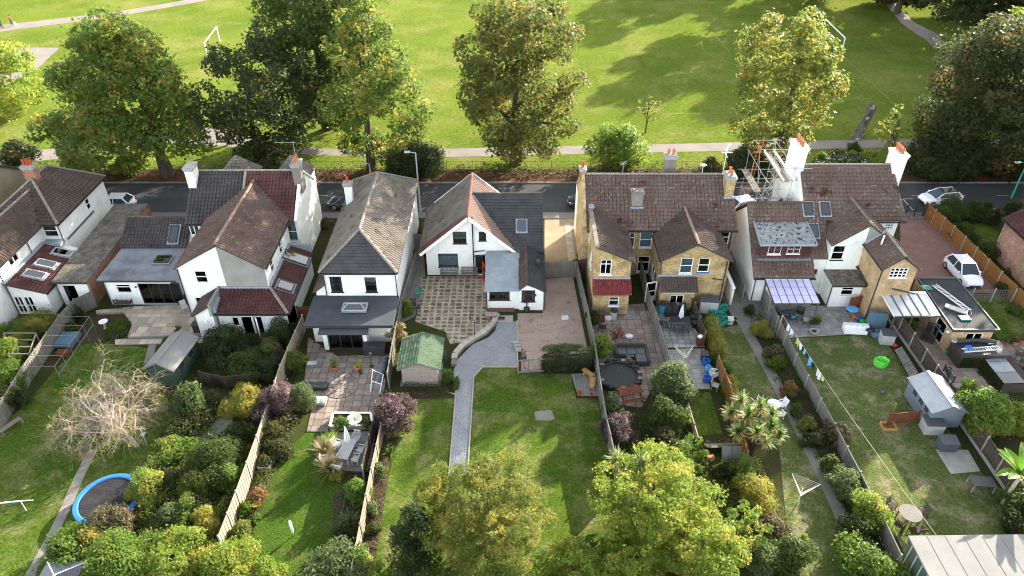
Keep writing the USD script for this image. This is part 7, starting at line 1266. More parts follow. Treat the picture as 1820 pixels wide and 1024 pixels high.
c = at(96, 1022, 2.0); t = wthing('gazebo', 'white framed translucent gazebo top at the bottom left edge', 'gazebo', (c[0], c[1], 0)); Q = [c + (dx, dy, -.45) for dx, dy in ((-1.1, -1.1), (1.1, -1.1), (1.1, 1.1), (-1.1, 1.1))]
for i in range(4): put('canopy_panel', B().slab([Q[i], Q[(i + 1) % 4], c], .01), 'poly_clear', t); put('rib', B().tube([Q[i], c], .03, 5), 'white_paint', t); put('leg', B().tube([Q[i], (Q[i][0], Q[i][1], 0)], .03, 5), 'white_paint', t)
# ------------------------------------------------------------------ terrace with dining deck
p = at(612, 815, .22); rz = -12; ca, sa = math.cos(math.radians(rz)), math.sin(math.radians(rz)); loc = lambda x, y: (p[0] + x * ca - y * sa, p[1] + x * sa + y * ca, .22)
table('weathered grey slatted dining table on the timber deck', loc(.15, .25), rz, .85, 1.75, 'silver', slat=7, cat='dining table'); parasol('closed white parasol leaning over the grey dining table', loc(.05, .75), 2.3, 'cloth_white', r=.2)
for l, x, y, r in (('grey garden chair at the far end of the dining table', .3, 1.5, 0), ('grey garden chair at the near end of the dining table', .05, -1.05, 180), ('grey garden chair on the right side of the dining table, farther', .98, .6, -90), ('grey garden chair on the right side of the dining table, nearer', .95, -.2, -90), ('grey garden chair with a white jacket, left of the dining table', -.75, .7, 80), ('grey garden chair turned away at the near left of the dining table', -.95, -.75, 110)): chair(l, loc(x, y), rz + r, 'silver', arms=True, group='chairs around the deck dining table')
t = wthing('raised_planter', 'timber raised planter with white coping beside the deck', 'raised bed', (*at(622, 755)[:2], 0)); q = px2([(588, 765), (663, 763), (660, 742), (594, 742)])
for i in range(4): a, c_ = q[i], q[(i + 1) % 4]; put('board', B().bar((*a, .22), (*c_, .22), .08, .44), 'wood_pale', t); put('coping', B().bar((*a, .46), (*c_, .46), .16, .05), 'white_paint', t)
put('soil', sheet(q, .38), 'soil', t); c = at(630, 746, .6); t = wthing('stone_bowl', 'shallow pale stone bowl standing in the raised planter', 'bowl', (c[0], c[1], .38)); put('bowl', B().lathe([(.0, .44), (.2, .45), (.5, .68), (.54, .7), (.48, .68), (.2, .54), (0, .52)], (c[0], c[1], 0), 20), 'glass_dish', t); put('pin', B().tube([(c[0], c[1], .5), (c[0], c[1], .75)], .02, 5), 'plastic_black', t)
shrub('herb plants in the raised planter', 605, 750, 26, .5, 'leaf_bright', z0=.38, stem=False); shrub('low dark plants in the raised planter', 652, 752, 20, .35, 'leaf_green', z0=.38, stem=False)
lidbox('long black storage box against the rear extension wall', at(667, 628), 0, 1.7, .7, .85, 'plastic_black', 'plastic_black'); pot('terracotta pot with a leafy plant left of the terrace steps', at(595, 658, .05), .28, .4, 'terracotta', 1, .8); pot('terracotta pot with a spreading green plant right on the terrace', at(636, 658, .05), .26, .38, 'terracotta', 1, .6); pot('small black pot beside the right terrace pot', at(641, 664, .05), .16, .24, 'plastic_black')
for l, q, m, L in (('black covered sun lounger on the terrace', (561, 690), 'plastic_black', 1.9), ('crumpled grey covered lounger on the terrace', (566, 716), 'silver', 1.2)):
    x, y = at(*q)[:2]; t = wthing('covered_lounger', l, 'lounger', (x, y, .05)); b = B(); rng = np.random.default_rng(len(l)); V = []
    for u in np.linspace(-L / 2, L / 2, 9):
        k = .35 + .08 * rng.random()
        for v, z in ((-.33, .08), (-.36, k - .06), (-.25, k), (0, k + .02), (.25, k), (.36, k - .06), (.33, .08)): V.append((x + u, y + v + rng.normal() * .015, z + rng.normal() * .012))
    b.add(V, [[i * 7 + j, (i + 1) * 7 + j, (i + 1) * 7 + j + 1, i * 7 + j + 1] for i in range(8) for j in range(6)]); b.add(V[:7], [[j + 1, j, 0] for j in range(1, 6)]).add(V[-7:], [[0, j, j + 1] for j in range(1, 6)]); put('cover', b, m, t)
t = wthing('garden_trellis', 'white tubular frame leaning by the purple shrub', 'trellis', (*at(662, 690)[:2], 0)); x, y = at(662, 692)[:2]; put('frame', B().tube([(x - .1, y - .3, 0), (x + .1, y + .5, 1.5), (x + .9, y + .3, 1.2), (x + .6, y - .5, 0)], .035, 6).tube([(x, y + .1, .75), (x + .75, y - .1, .6)], .03, 5), 'white_paint', t)
t = thing('patio_heater', 'slim black pole lamp on the terrace near the fence', 'lamp', at(661, 652)); put('pole', B().tube([(0, 0, 0), (0, 0, 1.2)], .025, 6), 'plastic_black', t); put('base', B().lathe([(0, 0), (.2, 0), (.2, .05), (0, .06)], n=12), 'plastic_black', t); put('head', B().lathe([(0, 1.15), (.14, 1.2), (.1, 1.4), (0, 1.45)], n=10), 'plastic_black', t)
tag(put('rolled_cover', B().tube([(*at(676, 680)[:2], .15), (*at(684, 640)[:2], .15)], .16, 8), 'tarp_blue'), 'long dark blue rolled cover lying along the terrace fence', 'rolled cover'); tag(put('manhole_cover', B().slab([at(546, 642, .075), at(563, 641, .075), at(563, 648, .075), at(545, 649, .075)], .02), 'steel'), 'square manhole cover in the brown terrace', 'manhole cover')
t = thing('folded_airer', 'closed white covered rotary airer standing on the narrow lawn', 'clothes airer', at(522, 952)); put('pole', B().tube([(0, 0, 0), (0, 0, .4)], .025, 6), 'steel', t); put('cover', B().lathe([(.03, .28), (.08, .35), (.09, 1.2), (.06, 1.42), (0, 1.45)], n=10), 'cloth_white', t)
t = wthing('planter_box', 'white edged timber planter box beside the narrow lawn', 'planter', (*at(476, 828)[:2], 0)); q = px2([(460, 838), (480, 838), (492, 808), (472, 806)])
for i in range(4): put('board', B().bar((*q[i], .2), (*q[(i + 1) % 4], .2), .07, .4), 'wood_pale', t)
put('soil', sheet(q, .33), 'soil', t); t = thing('dish', 'small yellow dish on a stand in the lawn border', 'dish', at(456, 906)); put('stand', B().tube([(0, 0, 0), (0, 0, .45)], .03, 6), 'plastic_black', t); put('dish', B().lathe([(0, .43), (.12, .45), (.22, .52), (0, .48)], n=14), 'yellow', t)
tag(put('blue_dish', B().lathe([(0, .02), (.2, .04), (.24, .12), (.2, .1), (0, .06)], (*at(730, 1016)[:2], 0), 12), 'navy'), 'dark dish at the bottom edge below the conifer', 'dish')
# ------------------------------------------------------------------ chalet garden
t = thing('garden_lamp', 'black victorian style garden lamp on the cobbled patio', 'garden lamp', at(844, 600, .06)); put('column', B().lathe([(.16, 0), (.16, .08), (.07, .14), (.05, .5), (.035, .55), (.03, 1.75), (.05, 1.8), (0, 1.85)], n=10), 'plastic_black', t); put('arm', B().tube([(-.32, 0, 1.85), (-.2, 0, 1.6), (.2, 0, 1.6), (.32, 0, 1.85)], .02, 5), 'plastic_black', t)
for s in (-1, 1): l_ = put('lantern', B().lathe([(.04, 1.82), (.1, 2.05), (.12, 2.07), (0, 2.2)], (s * .32, 0, 0), 8), 'plastic_black', t)
chair('teal plastic garden chair beside the chalet fence', at(743, 527, .06), -60, 'teal', arms=True, slats=False, name='plastic_chair'); lidbox('dark brown box near the teal chair', at(733, 541), 0, .55, .4, .4, 'wood_dark', 'wood_dark', name='wooden_box', cat='box'); chair('black metal chair at the patio edge by the fence', at(740, 555, .06), -120, 'plastic_black', arms=True, name='metal_chair')
t = thing('water_pump', 'black ornamental hand pump against the annexe wall', 'ornament', at(936, 552)); put('barrel', B().lathe([(.22, 0), (.28, .2), (.22, .4), (0, .4)], n=12), 'plastic_black', t); put('pump', B().tube([(0, 0, .3), (0, 0, .85), (-.25, 0, .8)], .05, 7), 'plastic_black', t); put('handle', B().tube([(.05, 0, .75), (.3, 0, .95)], .025, 6), 'plastic_black', t)
tag(put('inspection_cover', B().slab([at(998, 561, .03), at(1010, 560, .03), at(1011, 568, .03), at(998, 569, .03)], .015), 'steel'), 'grey square cover set in the brown gravel yard', 'manhole cover')
t = thing('bird_table', 'dark bird table standing by the timber screen', 'bird table', at(931, 655)); put('pole', B().tube([(0, 0, 0), (0, 0, 1.1)], .03, 6), 'wood_dark', t); put('tray', B().box(-.22, .22, -.22, .22, 1.1, 1.14), 'wood_dark', t); put('roof', B().slab([(-.25, -.25, 1.4), (.25, -.25, 1.4), (0, .25, 1.6)], .03).bar((-.18, 0, 1.14), (-.18, 0, 1.42), .03).bar((.18, 0, 1.14), (.18, 0, 1.42), .03), 'wood_dark', t)
for a, c_, l in (((1036, 665), (1054, 678), 'honey coloured bench seat running along the back of the pale deck'), ((1054, 680), (1051, 696), 'honey coloured bench seat at the right side of the pale deck')):
    u, v = at(*a)[:2], at(*c_)[:2]; t = wthing('bench_seat', l, 'bench', (*u, .15)); put('seat', B().bar((*u, .55), (*v, .55), .38, .06), 'wood_honey', t); put('support', B().bar((*(u * .85 + v * .15), .33), (*(u * .75 + v * .25), .33), .3, .38), 'wood_honey', t); put('support', B().bar((*(u * .25 + v * .75), .33), (*(u * .15 + v * .85), .33), .3, .38), 'wood_honey', t)
pot('terracotta pot on the near corner of the pale deck', at(1030, 701, .15), .17, .26, 'pot_red'); pot('small terracotta pot beside the bench on the pale deck', at(1051, 703, .15), .14, .2, 'pot_red'); lidbox('dark compost box between shed and curved wall', at(788, 640), 0, .4, .5, .7, 'shed_green', 'plastic_black', name='compost_bin', cat='bin')
for k in range(3): tag(put('stone_block', B().box(*(at(917 + k * 2, 612 + k * 6)[0] + np.array([-.25, .25])), *(at(917 + k * 2, 612 + k * 6)[1] + np.array([-.14, .14])), 0, .25), 'concrete'), ('uppermost', 'middle', 'lowest')[k] + ' pale block of the three at the screen end by the gravel', 'block')
# ------------------------------------------------------------------ brick house yards
t = thing('bin', 'grey dustbin by the left brick house window', 'bin', at(1090, 566, .05)); put('barrel', B().lathe([(0, 0), (.26, 0), (.3, .8), (0, .8)], n=16), 'grey_plastic', t); put('lid', B().lathe([(.32, .8), (.3, .88), (0, .92)], n=16), 'plastic_black', t)
chair('black metal framed chair by the round green bush', at(1070, 588, .05), 150, 'plastic_black', arms=True, name='metal_chair', frame='plastic_black'); lidbox('brown box left of the brick house bin', at(1068, 570, .05), 0, .5, .5, .9, 'wood_red', 'wood_dark', name='wooden_box', cat='box')
t = thing('bicycle_frame', 'tangled black frame lying in front of the brick house', 'frame', at(1074, 592, .05)); put('frame', B().tube([(-.8, 0, .05), (-.4, .2, .6), (.2, -.1, .5), (.9, -.2, .05)], .025, 5).tube([(-.4, .2, .6), (-.1, -.5, .05)], .025, 5).tube([(.2, -.1, .5), (.3, .5, .05)], .025, 5), 'plastic_black', t)
shrub('small red leaved sapling on the pink slabs', 1098, 590, 26, 1.3, 'leaf_litter_red', leaf=.12, cover=.6, gaps=.45, name='sapling'); bag('white bag lying on the pink slabs', at(1118, 600, .05), .3, .22, .25, 'cloth_white', seed=3, open_=False); bag('bright crumpled sheet at the brick house wall', at(1080, 568, .05), .3, .2, .3, 'cloth_white', seed=5, open_=False)
tag(put('spilt_cement', B().slab([at(*q, .068) for q in ((1118, 548), (1128, 552), (1130, 565), (1118, 568), (1108, 566))], .01), 'slab_grey'), 'pale grey spilt patch on the pink slabs', 'stain')
c = at(1122, 636, .05); t = wthing('corner_sofa', 'dark grey L shaped rattan corner sofa on the pink slabs', 'sofa', c); x, y = c[:2]
put('seat', B().box(x - 1.1, x + 1.1, y - .1, y + .75, .05, .42), 'wicker', t); put('seat', B().box(x + .25, x + 1.1, y - 1.0, y - .1, .05, .42), 'wicker', t); put('backrest', B().box(x - 1.1, x + 1.1, y + .75, y + .95, .05, .8), 'wicker', t); put('armrest', B().box(x - 1.3, x - 1.1, y - .1, y + .95, .05, .65), 'wicker', t); put('armrest', B().box(x + 1.1, x + 1.3, y - 1.0, y + .95, .05, .65), 'wicker', t)
for k in range(3): put('cushion', B().box(x - 1.05 + k * .72, x - .38 + k * .72, y - .06, y + .72, .42, .54), 'dark_grey_plastic', t)
put('cushion', B().box(x + .28, x + 1.06, y - .95, y - .12, .42, .54), 'dark_grey_plastic', t); table('low grey coffee table in front of the corner sofa', at(1119, 636, .05), 0, .6, .6, 'dark_grey_plastic', h=.4)
c = at(1100, 672, 0); t = wthing('garden_pond', 'round raised black edged pond with water plants', 'pond', (c[0], c[1], 0)); put('rim', B().lathe([(1.75, 0), (1.75, .4), (1.7, .45), (1.4, .45), (1.35, .4), (1.35, .1)], (c[0], c[1], 0), 26), 'black_mat', t); put('water', B().lathe([(0, .3), (1.38, .3)], (c[0], c[1], 0), 26), 'pond', t)
for i in range(16): a = i * .39 + .1; put('edging_stone', B().box(c[0] + 1.58 * math.cos(a) - .16, c[0] + 1.58 * math.cos(a) + .16, c[1] + 1.58 * math.sin(a) - .12, c[1] + 1.58 * math.sin(a) + .12, .45, .52 + .03 * (i % 3)), 'black_mat' if i % 3 else 'concrete_dark', t)
p = at(1119, 707, .05); t = thing('picnic_table', 'faded red brown picnic table with fixed benches', 'picnic table', p, 14)
for i in range(5): put('top_plank', B().box(-.9, .9, -.36 + i * .145, -.24 + i * .145, .7, .74), 'wood_red', t)
for s in (-1, 1):
    for k in (0, 1): put('bench_plank', B().box(-.9, .9, s * .72 - .13 + k * .14, s * .72 - .01 + k * .14, .42, .46), 'wood_red', t)
    put('frame', B().bar((s * .7, -.7, 0), (s * .7, -.2, .7), .09, .05).bar((s * .7, .7, 0), (s * .7, .2, .7), .09, .05).bar((s * .7, -.8, .39), (s * .7, .8, .39), .05, .09), 'wood_dark', t)
rotary('light rotary airer on the grey slab yard', 1212, 652, 1.4, .85, 30, 'white_paint')
t = thing('water_butt', 'teal green lidded bin at the bay window of the brick house', 'bin', at(1176, 556, .12)); put('barrel', B().lathe([(0, 0), (.27, 0), (.36, .95), (0, .95)], n=16), 'teal_blue', t); put('lid', B().lathe([(.38, .95), (.38, 1.02), (0, 1.06)], n=16), 'plastic_black', t)
for l, px in (('black wheelie bin right of the teal bin', 1187), ('second black wheelie bin right of the teal bin', 1196), ('black covered barbecue under the bay window', 1211)): lidbox(l, at(px, 560, .12), 0, .5, .6, 1.0, 'plastic_black', 'plastic_black', name='wheelie_bin' if px < 1200 else 'barbecue', cat='bin' if px < 1200 else 'barbecue')
p = at(1207, 580, .12); table('black patio dining table below the pale blue parasol', p, 0, 1.7, .8, 'plastic_black'); parasol('closed pale blue parasol through the black patio table', (p[0] + .05, p[1] + .1, .12), 2.2, 'sky_blue' if False else 'blind', r=.2, pole='white_paint')
for l, x, y, r in (('dark patio chair at the left end of the black table', -1.25, -.1, 80), ('dark patio chair on the near left of the black table', -.4, -.75, 180), ('dark patio chair on the near right of the black table', .35, -.75, 185), ('dark patio chair at the right end of the black table', 1.3, 0, -85), ('dark patio chair behind the right end of the black table', 1.35, .8, -60)): chair(l, (p[0] + x, p[1] + y, .12), r, 'dark_grey_plastic', arms=True, slats=False, frame='plastic_black', name='patio_chair')
tag(put('door_mat', B().slab([at(1163, 571, .14), at(1178, 570, .14), at(1179, 577, .14), at(1164, 578, .14)], .015), 'plastic_black'), 'dark mat on the grey slabs by the dividing fence', 'mat')
lidbox('grey plastic shed box with pale doors beside the brick house', at(1257, 552, .0), -6, 1.5, .9, 1.25, 'grey_plastic', 'dark_grey_plastic'); lidbox('brown storage bin beside the golden hedge', at(1243, 612, .12), 0, .5, .5, .85, 'wood_red', 'wood_red', name='wooden_box', cat='box'); bag('white bag on the brown storage bin', at(1244, 600, .97), .18, .14, .18, 'cloth_white', seed=11, open_=False)
for k, (px, py, l) in enumerate(((1266, 558, 'teal sack nearest the grey shed box'), (1272, 551, 'teal sack at the back of the pile'), (1279, 557, 'teal sack in the middle of the pile'), (1286, 553, 'teal sack at the right back of the pile'), (1276, 566, 'teal sack left of the front row'), (1283, 567, 'teal sack centre of the front row'), (1273, 577, 'teal sack at the front left of the pile'), (1281, 578, 'teal sack at the front centre of the pile'), (1289, 575, 'teal sack at the front right of the pile'))): bag(l, at(px, py), .3, .28, .55, 'teal', seed=20 + k)
t = thing('ornament', 'small white lantern ornament beside the teal sacks', 'ornament', at(1297, 576)); put('body', B().box(-.2, .2, -.15, .15, 0, .5), 'grey_plastic', t); put('roof', B().slab([(-.25, -.2, .5), (.25, -.2, .5), (.25, .2, .7), (-.25, .2, .7)], .04), 'grey_plastic', t)
for px, py, m, l, s in ((1254, 648, 'blue', 'blue plastic toy heap by the dark bin', .3), (1258, 660, 'sky_blue', 'light blue toy below the blue heap', .25), (1256, 678, 'blue', 'blue plastic trolley on the lower slabs', .3), (1268, 668, 'cloth_white', 'white and green tub on the lower slabs', .35)): bag(l, at(px, py, .05), s, s * .8, .5, m, name='plastic_toy', cat='toy', seed=px)
lidbox('black bin below the brown storage bin', at(1251, 640, .05), 0, .5, .5, .7, 'plastic_black', 'plastic_black', name='bin', cat='bin'); chair('overturned white chair by the orange fence', at(1270, 692, .05), 60, 'grey_plastic', name='plastic_chair', slats=False)
t = wthing('timber_pile', 'stack of old boards, doors and pale panels behind the palm', 'timber pile', at(1285, 815)); c = at(1285, 812)
for k in range(9): put('plank', B().bar((c[0] - 1.1 + .1 * (k % 3), c[1] + .9 - k * .08, .2 + .06 * k), (c[0] + 1.2, c[1] + .95 - k * .07, .22 + .06 * k), .18, .04), ('wood_pale', 'wood_grey', 'shed_green')[k % 3], t)
for k in range(2): put('panel', B().slab([(c[0] - .2 + k * .7, c[1] - .5, .05), (c[0] + .45 + k * .7, c[1] - .5, .05), (c[0] + .45 + k * .7, c[1] + .1, .95), (c[0] - .2 + k * .7, c[1] + .1, .95)], .05), 'felt_pale', t)
for k in range(4): put('brick', B().box(c[0] - 1.2, c[0] - .75, c[1] - .5, c[1] - .2, .01 + k * .13, .12 + k * .13), 'terracotta' if k % 2 else 'wood_pale', t)
# ------------------------------------------------------------------ long lawn and clothes line
p = at(1372, 730); table('white plastic round garden table beside the concrete path', p, 0, .95, .95, 'white_paint', round_=True, name='plastic_table')
for l, x, y, r in (('white plastic chair left of the white table', -.75, .35, 60), ('white plastic chair right of the white table', .7, .2, -70), ('white plastic chair in front of the white table', .25, -.75, 190)): chair(l, (p[0] + x, p[1] + y), r, 'white_paint', arms=True, slats=False, name='plastic_chair', group='white plastic chairs round the white table')
rotary('open rotary airer at the end of the long narrow lawn', 1418, 893, 1.4, 1.0, 0, 'white_paint')
t = wthing('washing_line', 'long sagging washing line across the dry lawn', 'washing line', at(1382, 600)); a, c_ = at(1391, 560, 2.0), at(1664, 951, 2.0); pb = at(1381, 596); put('post', B().tube([pb, (a[0], a[1], 2.0)], .045, 8), 'galv', t); ks = np.linspace(0, 1, 16); LN = [a + (c_ - a) * k - (0, 0, .5 * 4 * k * (1 - k) * .5) for k in ks]; put('line', B().tube(LN, .016, 4), 'rope', t)
def online(px, py):
    k = min(np.linspace(0, 1, 400), key=lambda k: abs((lambda q: CAMPX(q)[1] - py)(a + (c_ - a) * k - (0, 0, k * (1 - k))))); return a + (c_ - a) * k - (0, 0, k * (1 - k))
def CAMPX(q):
    v = np.asarray(q) - (0, 0, CAM_H); zc = v[1] * _c - v[2] * _s; return 910 + FPX * v[0] / zc, 512 - FPX * (v[1] * _s + v[2] * _c) / zc
dl = (c_ - a) / np.linalg.norm(c_ - a)
for i, (py, w, h_, m, l) in enumerate(((578, .5, .6, 'cloth_white', 'white cloth at the post end of the washing line'), (587, .5, .55, 'blind', 'pale blue cloth second on the washing line'), (604, .5, .6, 'cloth_lemon', 'lemon yellow cloth on the washing line'), (611, .4, .55, 'cloth_white', 'white cloth beside the lemon cloth'), (617, .3, .4, 'navy', 'navy cloth on the washing line'), (621, .3, .45, 'cloth_mint', 'mint green cloth on the washing line'), (628, .45, .4, 'navy', 'dark garment between the mint and blue cloths'), (638, .5, .8, 'sky_blue', 'bright blue towel on the washing line'), (646, .5, .55, 'black_mat', 'black garment on the washing line'), (660, .65, .7, 'cloth_white', 'white shirt on the washing line'), (669, .3, .45, 'cloth_lemon', 'cream garment last on the washing line'))):
    o = online(0, py); t_ = np.linspace(0, 1, 7); V = []; rng = np.random.default_rng(i)
    for z in np.linspace(0, 1, 5):
        for u in t_: V.append(o + dl * (u - .5) * w * (1 - .12 * z + .05 * rng.normal() * z) + np.array([dl[1], -dl[0], 0]) * (.05 * math.sin(u * 7 + i) * (.3 + z) + .02 * rng.normal()) + (0, 0, .02 - z * h_ * (1 + .08 * math.sin(u * 5 + i * 2))))
    tag(put('laundry', (np.array(V), np.array([[r * 7 + k, r * 7 + k + 1, r * 7 + k + 8, r * 7 + k + 7] for r in range(4) for k in range(6)])), m, smooth=True), l, 'laundry')
# ------------------------------------------------------------------ catslide house terrace
t = wthing('glazed_pergola', 'lean to pergola with pale violet clear roof panels on dark posts', 'pergola', (23.3, 49, 0)); X0_, X1_, Y0_, Y1_ = 21.35, 25.1, 47.1, 50.0; zf = lambda y: 2.2 + (y - Y0_) / (Y1_ - Y0_) * .35
for q in ((X0_ + .1, Y0_ + .1), (X1_ - .1, Y0_ + .1), (X0_ + .1, Y1_ - .1), (X1_ - .1, Y1_ - .1)): put('post', B().box(q[0] - .06, q[0] + .06, q[1] - .06, q[1] + .06, 0, zf(q[1])), 'dark_grey_plastic', t)
for i in range(7): x = X0_ + (X1_ - X0_) * i / 6; put('rafter', B().bar((x, Y0_, zf(Y0_) + .06), (x, Y1_, zf(Y1_) + .06), .06, .1), 'wood_dark', t)
for j in range(4): y = Y0_ + (Y1_ - Y0_) * j / 3; put('purlin', B().bar((X0_, y, zf(y) + .05), (X1_, y, zf(y) + .05), .06, .1), 'wood_dark' if j < 3 else 'upvc', t)
M('violet_sheet', (.42, .40, .62), (.55, .53, .72), s=1.2, rough=.25, spec=.6, fine=.05)
for i in range(6):
    xa, xb = X0_ + (X1_ - X0_) * i / 6 + .03, X0_ + (X1_ - X0_) * (i + 1) / 6 - .03; put('roof_panel', B().slab([(xa, Y0_, zf(Y0_) + .1), (xb, Y0_, zf(Y0_) + .1), (xb, Y1_, zf(Y1_) + .1), (xa, Y1_, zf(Y1_) + .1)], .012), 'violet_sheet', t)
for l, q, rz in (('dark rattan armchair under the violet pergola, left', (1378, 566), 30), ('dark rattan armchair under the violet pergola, right', (1419, 563), -30)): chair(l, at(*q, .05), rz, 'wicker', arms=True, slats=False, name='rattan_chair', W=.7)
table('grey garden table under the violet pergola edge', at(1400, 566, .05), 10, 1.0, .7, 'dark_grey_plastic'); table('low grey footstool with a teal tub, before the pergola', at(1406, 571, .05), 0, .8, .6, 'dark_grey_plastic', h=.38); table('small pale topped side table on the dark terrace', at(1433, 574, .05), -5, .65, .55, 'grey_plastic', h=.4, legmat='plastic_black')
pot('teal tub on the low grey footstool', at(1409, 564, .43), .22, .3, 'teal_blue', name='tub', cat='tub'); pot('planter with a bushy yellow green plant on the terrace', at(1452, 575, .05), .3, .4, 'plastic_black', 1, .6, pmat='leaf_gold'); pot('round pot with dark foliage on the terrace', at(1442, 580, .05), .26, .35, 'concrete_dark', 1, .4, pmat='leaf_green'); pot('low wide stone ring planter at the terrace edge', at(1446, 592, .05), .36, .24, 'concrete'); pot('pot with orange flowers by the washing line post', at(1385, 580, .05), .26, .4, 'plastic_black', 1, .5, pmat='leaf_rust'); pot('pot of red flowers nearest the fence on the terrace', at(1390, 590, .05), .25, .35, 'terracotta', 1, .4, pmat='leaf_red')
t = thing('folding_table', 'round bright blue folding table on the terrace', 'table', at(1511, 560, .05)); put('tabletop', B().lathe([(0, .7), (.48, .7), (.5, .68), (.5, .66), (0, .66)], n=24), 'sky_blue', t)
for s in (-1, 1): put('leg', B().tube([(s * .35, -.3, 0), (-s * .3, .2, .66)], .018, 5), 'galv', t); put('leg', B().tube([(s * .35, .3, 0), (-s * .3, -.2, .66)], .018, 5), 'galv', t)
p = at(1520, 590, .05); t = thing('outdoor_sofa', 'white outdoor sofa with four back cushions on the terrace', 'sofa', p, -6); put('base', B().box(-1.0, 1.0, -.4, .4, .05, .4), 'white_paint', t); put('backrest', B().box(-1.0, 1.0, .3, .42, .4, .62), 'white_paint', t)
for k in range(4): put('cushion', B().tri(trimesh.creation.box([.44, .3, .28]).subdivide().subdivide().apply_translation([-.72 + k * .48, .12, .54])), 'cloth_white', t)
for px, py, m, l, s in ((1520, 568, 'orange', 'orange plastic toy behind the white sofa', .25), (1529, 571, 'blue', 'blue toy slide behind the white sofa', .3), (1536, 576, 'bright_green', 'bright green toy beside the blue slide', .35), (1541, 586, 'bright_green', 'green plastic toy frame nearest the white sofa', .25)):
    t = thing('plastic_toy', l, 'toy', at(px, py, .05), px % 40); put('body', B().bar((-s, 0, .35), (s, 0, .1), .3, .08), m, t); put('support', B().bar((-s, .1, 0), (-s, .1, .45), .08).bar((-s, -.1, 0), (-s, -.1, .45), .08), m, t); put('side', B().bar((-s, .16, .42), (s, .16, .16), .03, .12).bar((-s, -.16, .42), (s, -.16, .16), .03, .12), m, t)
c = at(1553, 582); t = wthing('covered_table', 'upright table tennis table under a dark blue grey cover', 'covered table', (c[0], c[1], 0)); put('cover', B().man(hull([(c[0] + x, c[1] + y, z) for x, y, z in ((-.8, -.35, 0), (.8, -.3, 0), (-.75, .4, 0), (.8, .35, 0), (-.7, -.12, 1.55), (.75, -.1, 1.5), (-.7, .12, 1.58), (.75, .12, 1.52))])), 'tarp_blue', t)
bag('black rubbish bag beside the covered table', at(1544, 594, .05), .35, .3, .45, 'plastic_black', seed=31, open_=False); bag('second black rubbish bag by the storage box', at(1555, 598, .05), .35, .3, .35, 'tarp_blue', seed=32, open_=False)
lidbox('pale storage box with dark lid at the lawn corner', at(1573, 608), -8, 1.0, .8, 1.0, 'grey_plastic', 'dark_grey_plastic'); lidbox('large pale storage box with dark lid by the silver roofed shed', at(1653, 765), -3, 1.25, .95, .95, 'grey_plastic', 'dark_grey_plastic'); lidbox('dark storage box with a pale side panel on the lawn', at(1680, 796), -3, 1.1, .8, .8, 'dark_grey_plastic', 'dark_grey_plastic')
for px, py, m, l in ((1586, 612, 'teal', 'green ball next to the pale storage box'), (1590, 617, 'red', 'red ball next to the pale storage box')): x, y = at(px, py)[:2]; tag(put('play_ball', B().tri(trimesh.creation.icosphere(2, .17).apply_translation([x, y, .17])), m, smooth=True), l, 'ball')
t = wthing('slatted_panel', 'grey slatted timber panel leaning flat beside the fence', 'panel', (*at(1605, 640)[:2], 0)); q = [at(1590, 622, .35), at(1603, 616, .5), at(1632, 662, .5), at(1618, 672, .3)]
for i in range(11): f0, f1 = i / 11, (i + .85) / 11; put('slat', B().slab([q[0] * (1 - f0) + q[3] * f0, q[1] * (1 - f0) + q[2] * f0, q[1] * (1 - f1) + q[2] * f1, q[0] * (1 - f1) + q[3] * f1], .02), 'wood_grey', t)
bag('lime green builders sack standing on the dry lawn', at(1564, 650), .55, .42, .6, 'green_lime', name='builders_sack', seed=41); fence('red brown timber panel standing beside the silver roofed shed', [(1576, 755), (1628, 750)], 1.05, 'wood_red', 'wood_red', plen=1.6, style='slat')
t = wthing('log_crate', 'small orange timber crate at the foot of the red panel', 'crate', (*at(1578, 757)[:2], 0)); x, y = at(1578, 760)[:2]; put('side', B().box(x - .5, x + .5, y - .35, y - .3, 0, .25), 'wood_honey', t); put('side', B().box(x - .5, x + .5, y + .3, y + .35, 0, .25), 'wood_honey', t); put('end', B().box(x - .5, x - .45, y - .3, y + .3, 0, .25), 'wood_honey', t); put('end', B().box(x + .45, x + .5, y - .3, y + .3, 0, .25), 'wood_honey', t)
table('black topped metal table standing on the lawn by the boundary fence', at(1740, 868), -4, 1.45, .85, 'plastic_black', legmat='galv', h=.7); tag(put('blue_toy', B().tri(trimesh.creation.icosphere(1, .12).apply_translation([*at(1568, 699)[:2], .1])), 'blue', smooth=True), 'small blue toy on the dry lawn', 'toy')
p = at(1612, 925); table('round weathered table in the patch of sun', p, 0, 1.35, 1.35, 'wood_grey', round_=True, slat=0)
for l, x, y, r in (('dark slatted chair at the far left of the round table', -.75, .8, 30), ('dark slatted chair at the right of the round table', 1.0, .3, -80), ('dark slatted chair at the near side of the round table', .2, -1.0, 185), ('dark slatted chair at the left of the round table', -.85, -.6, 130)): chair(l, (p[0] + x, p[1] + y), r, 'wood_dark', name='wooden_chair', arms=True)
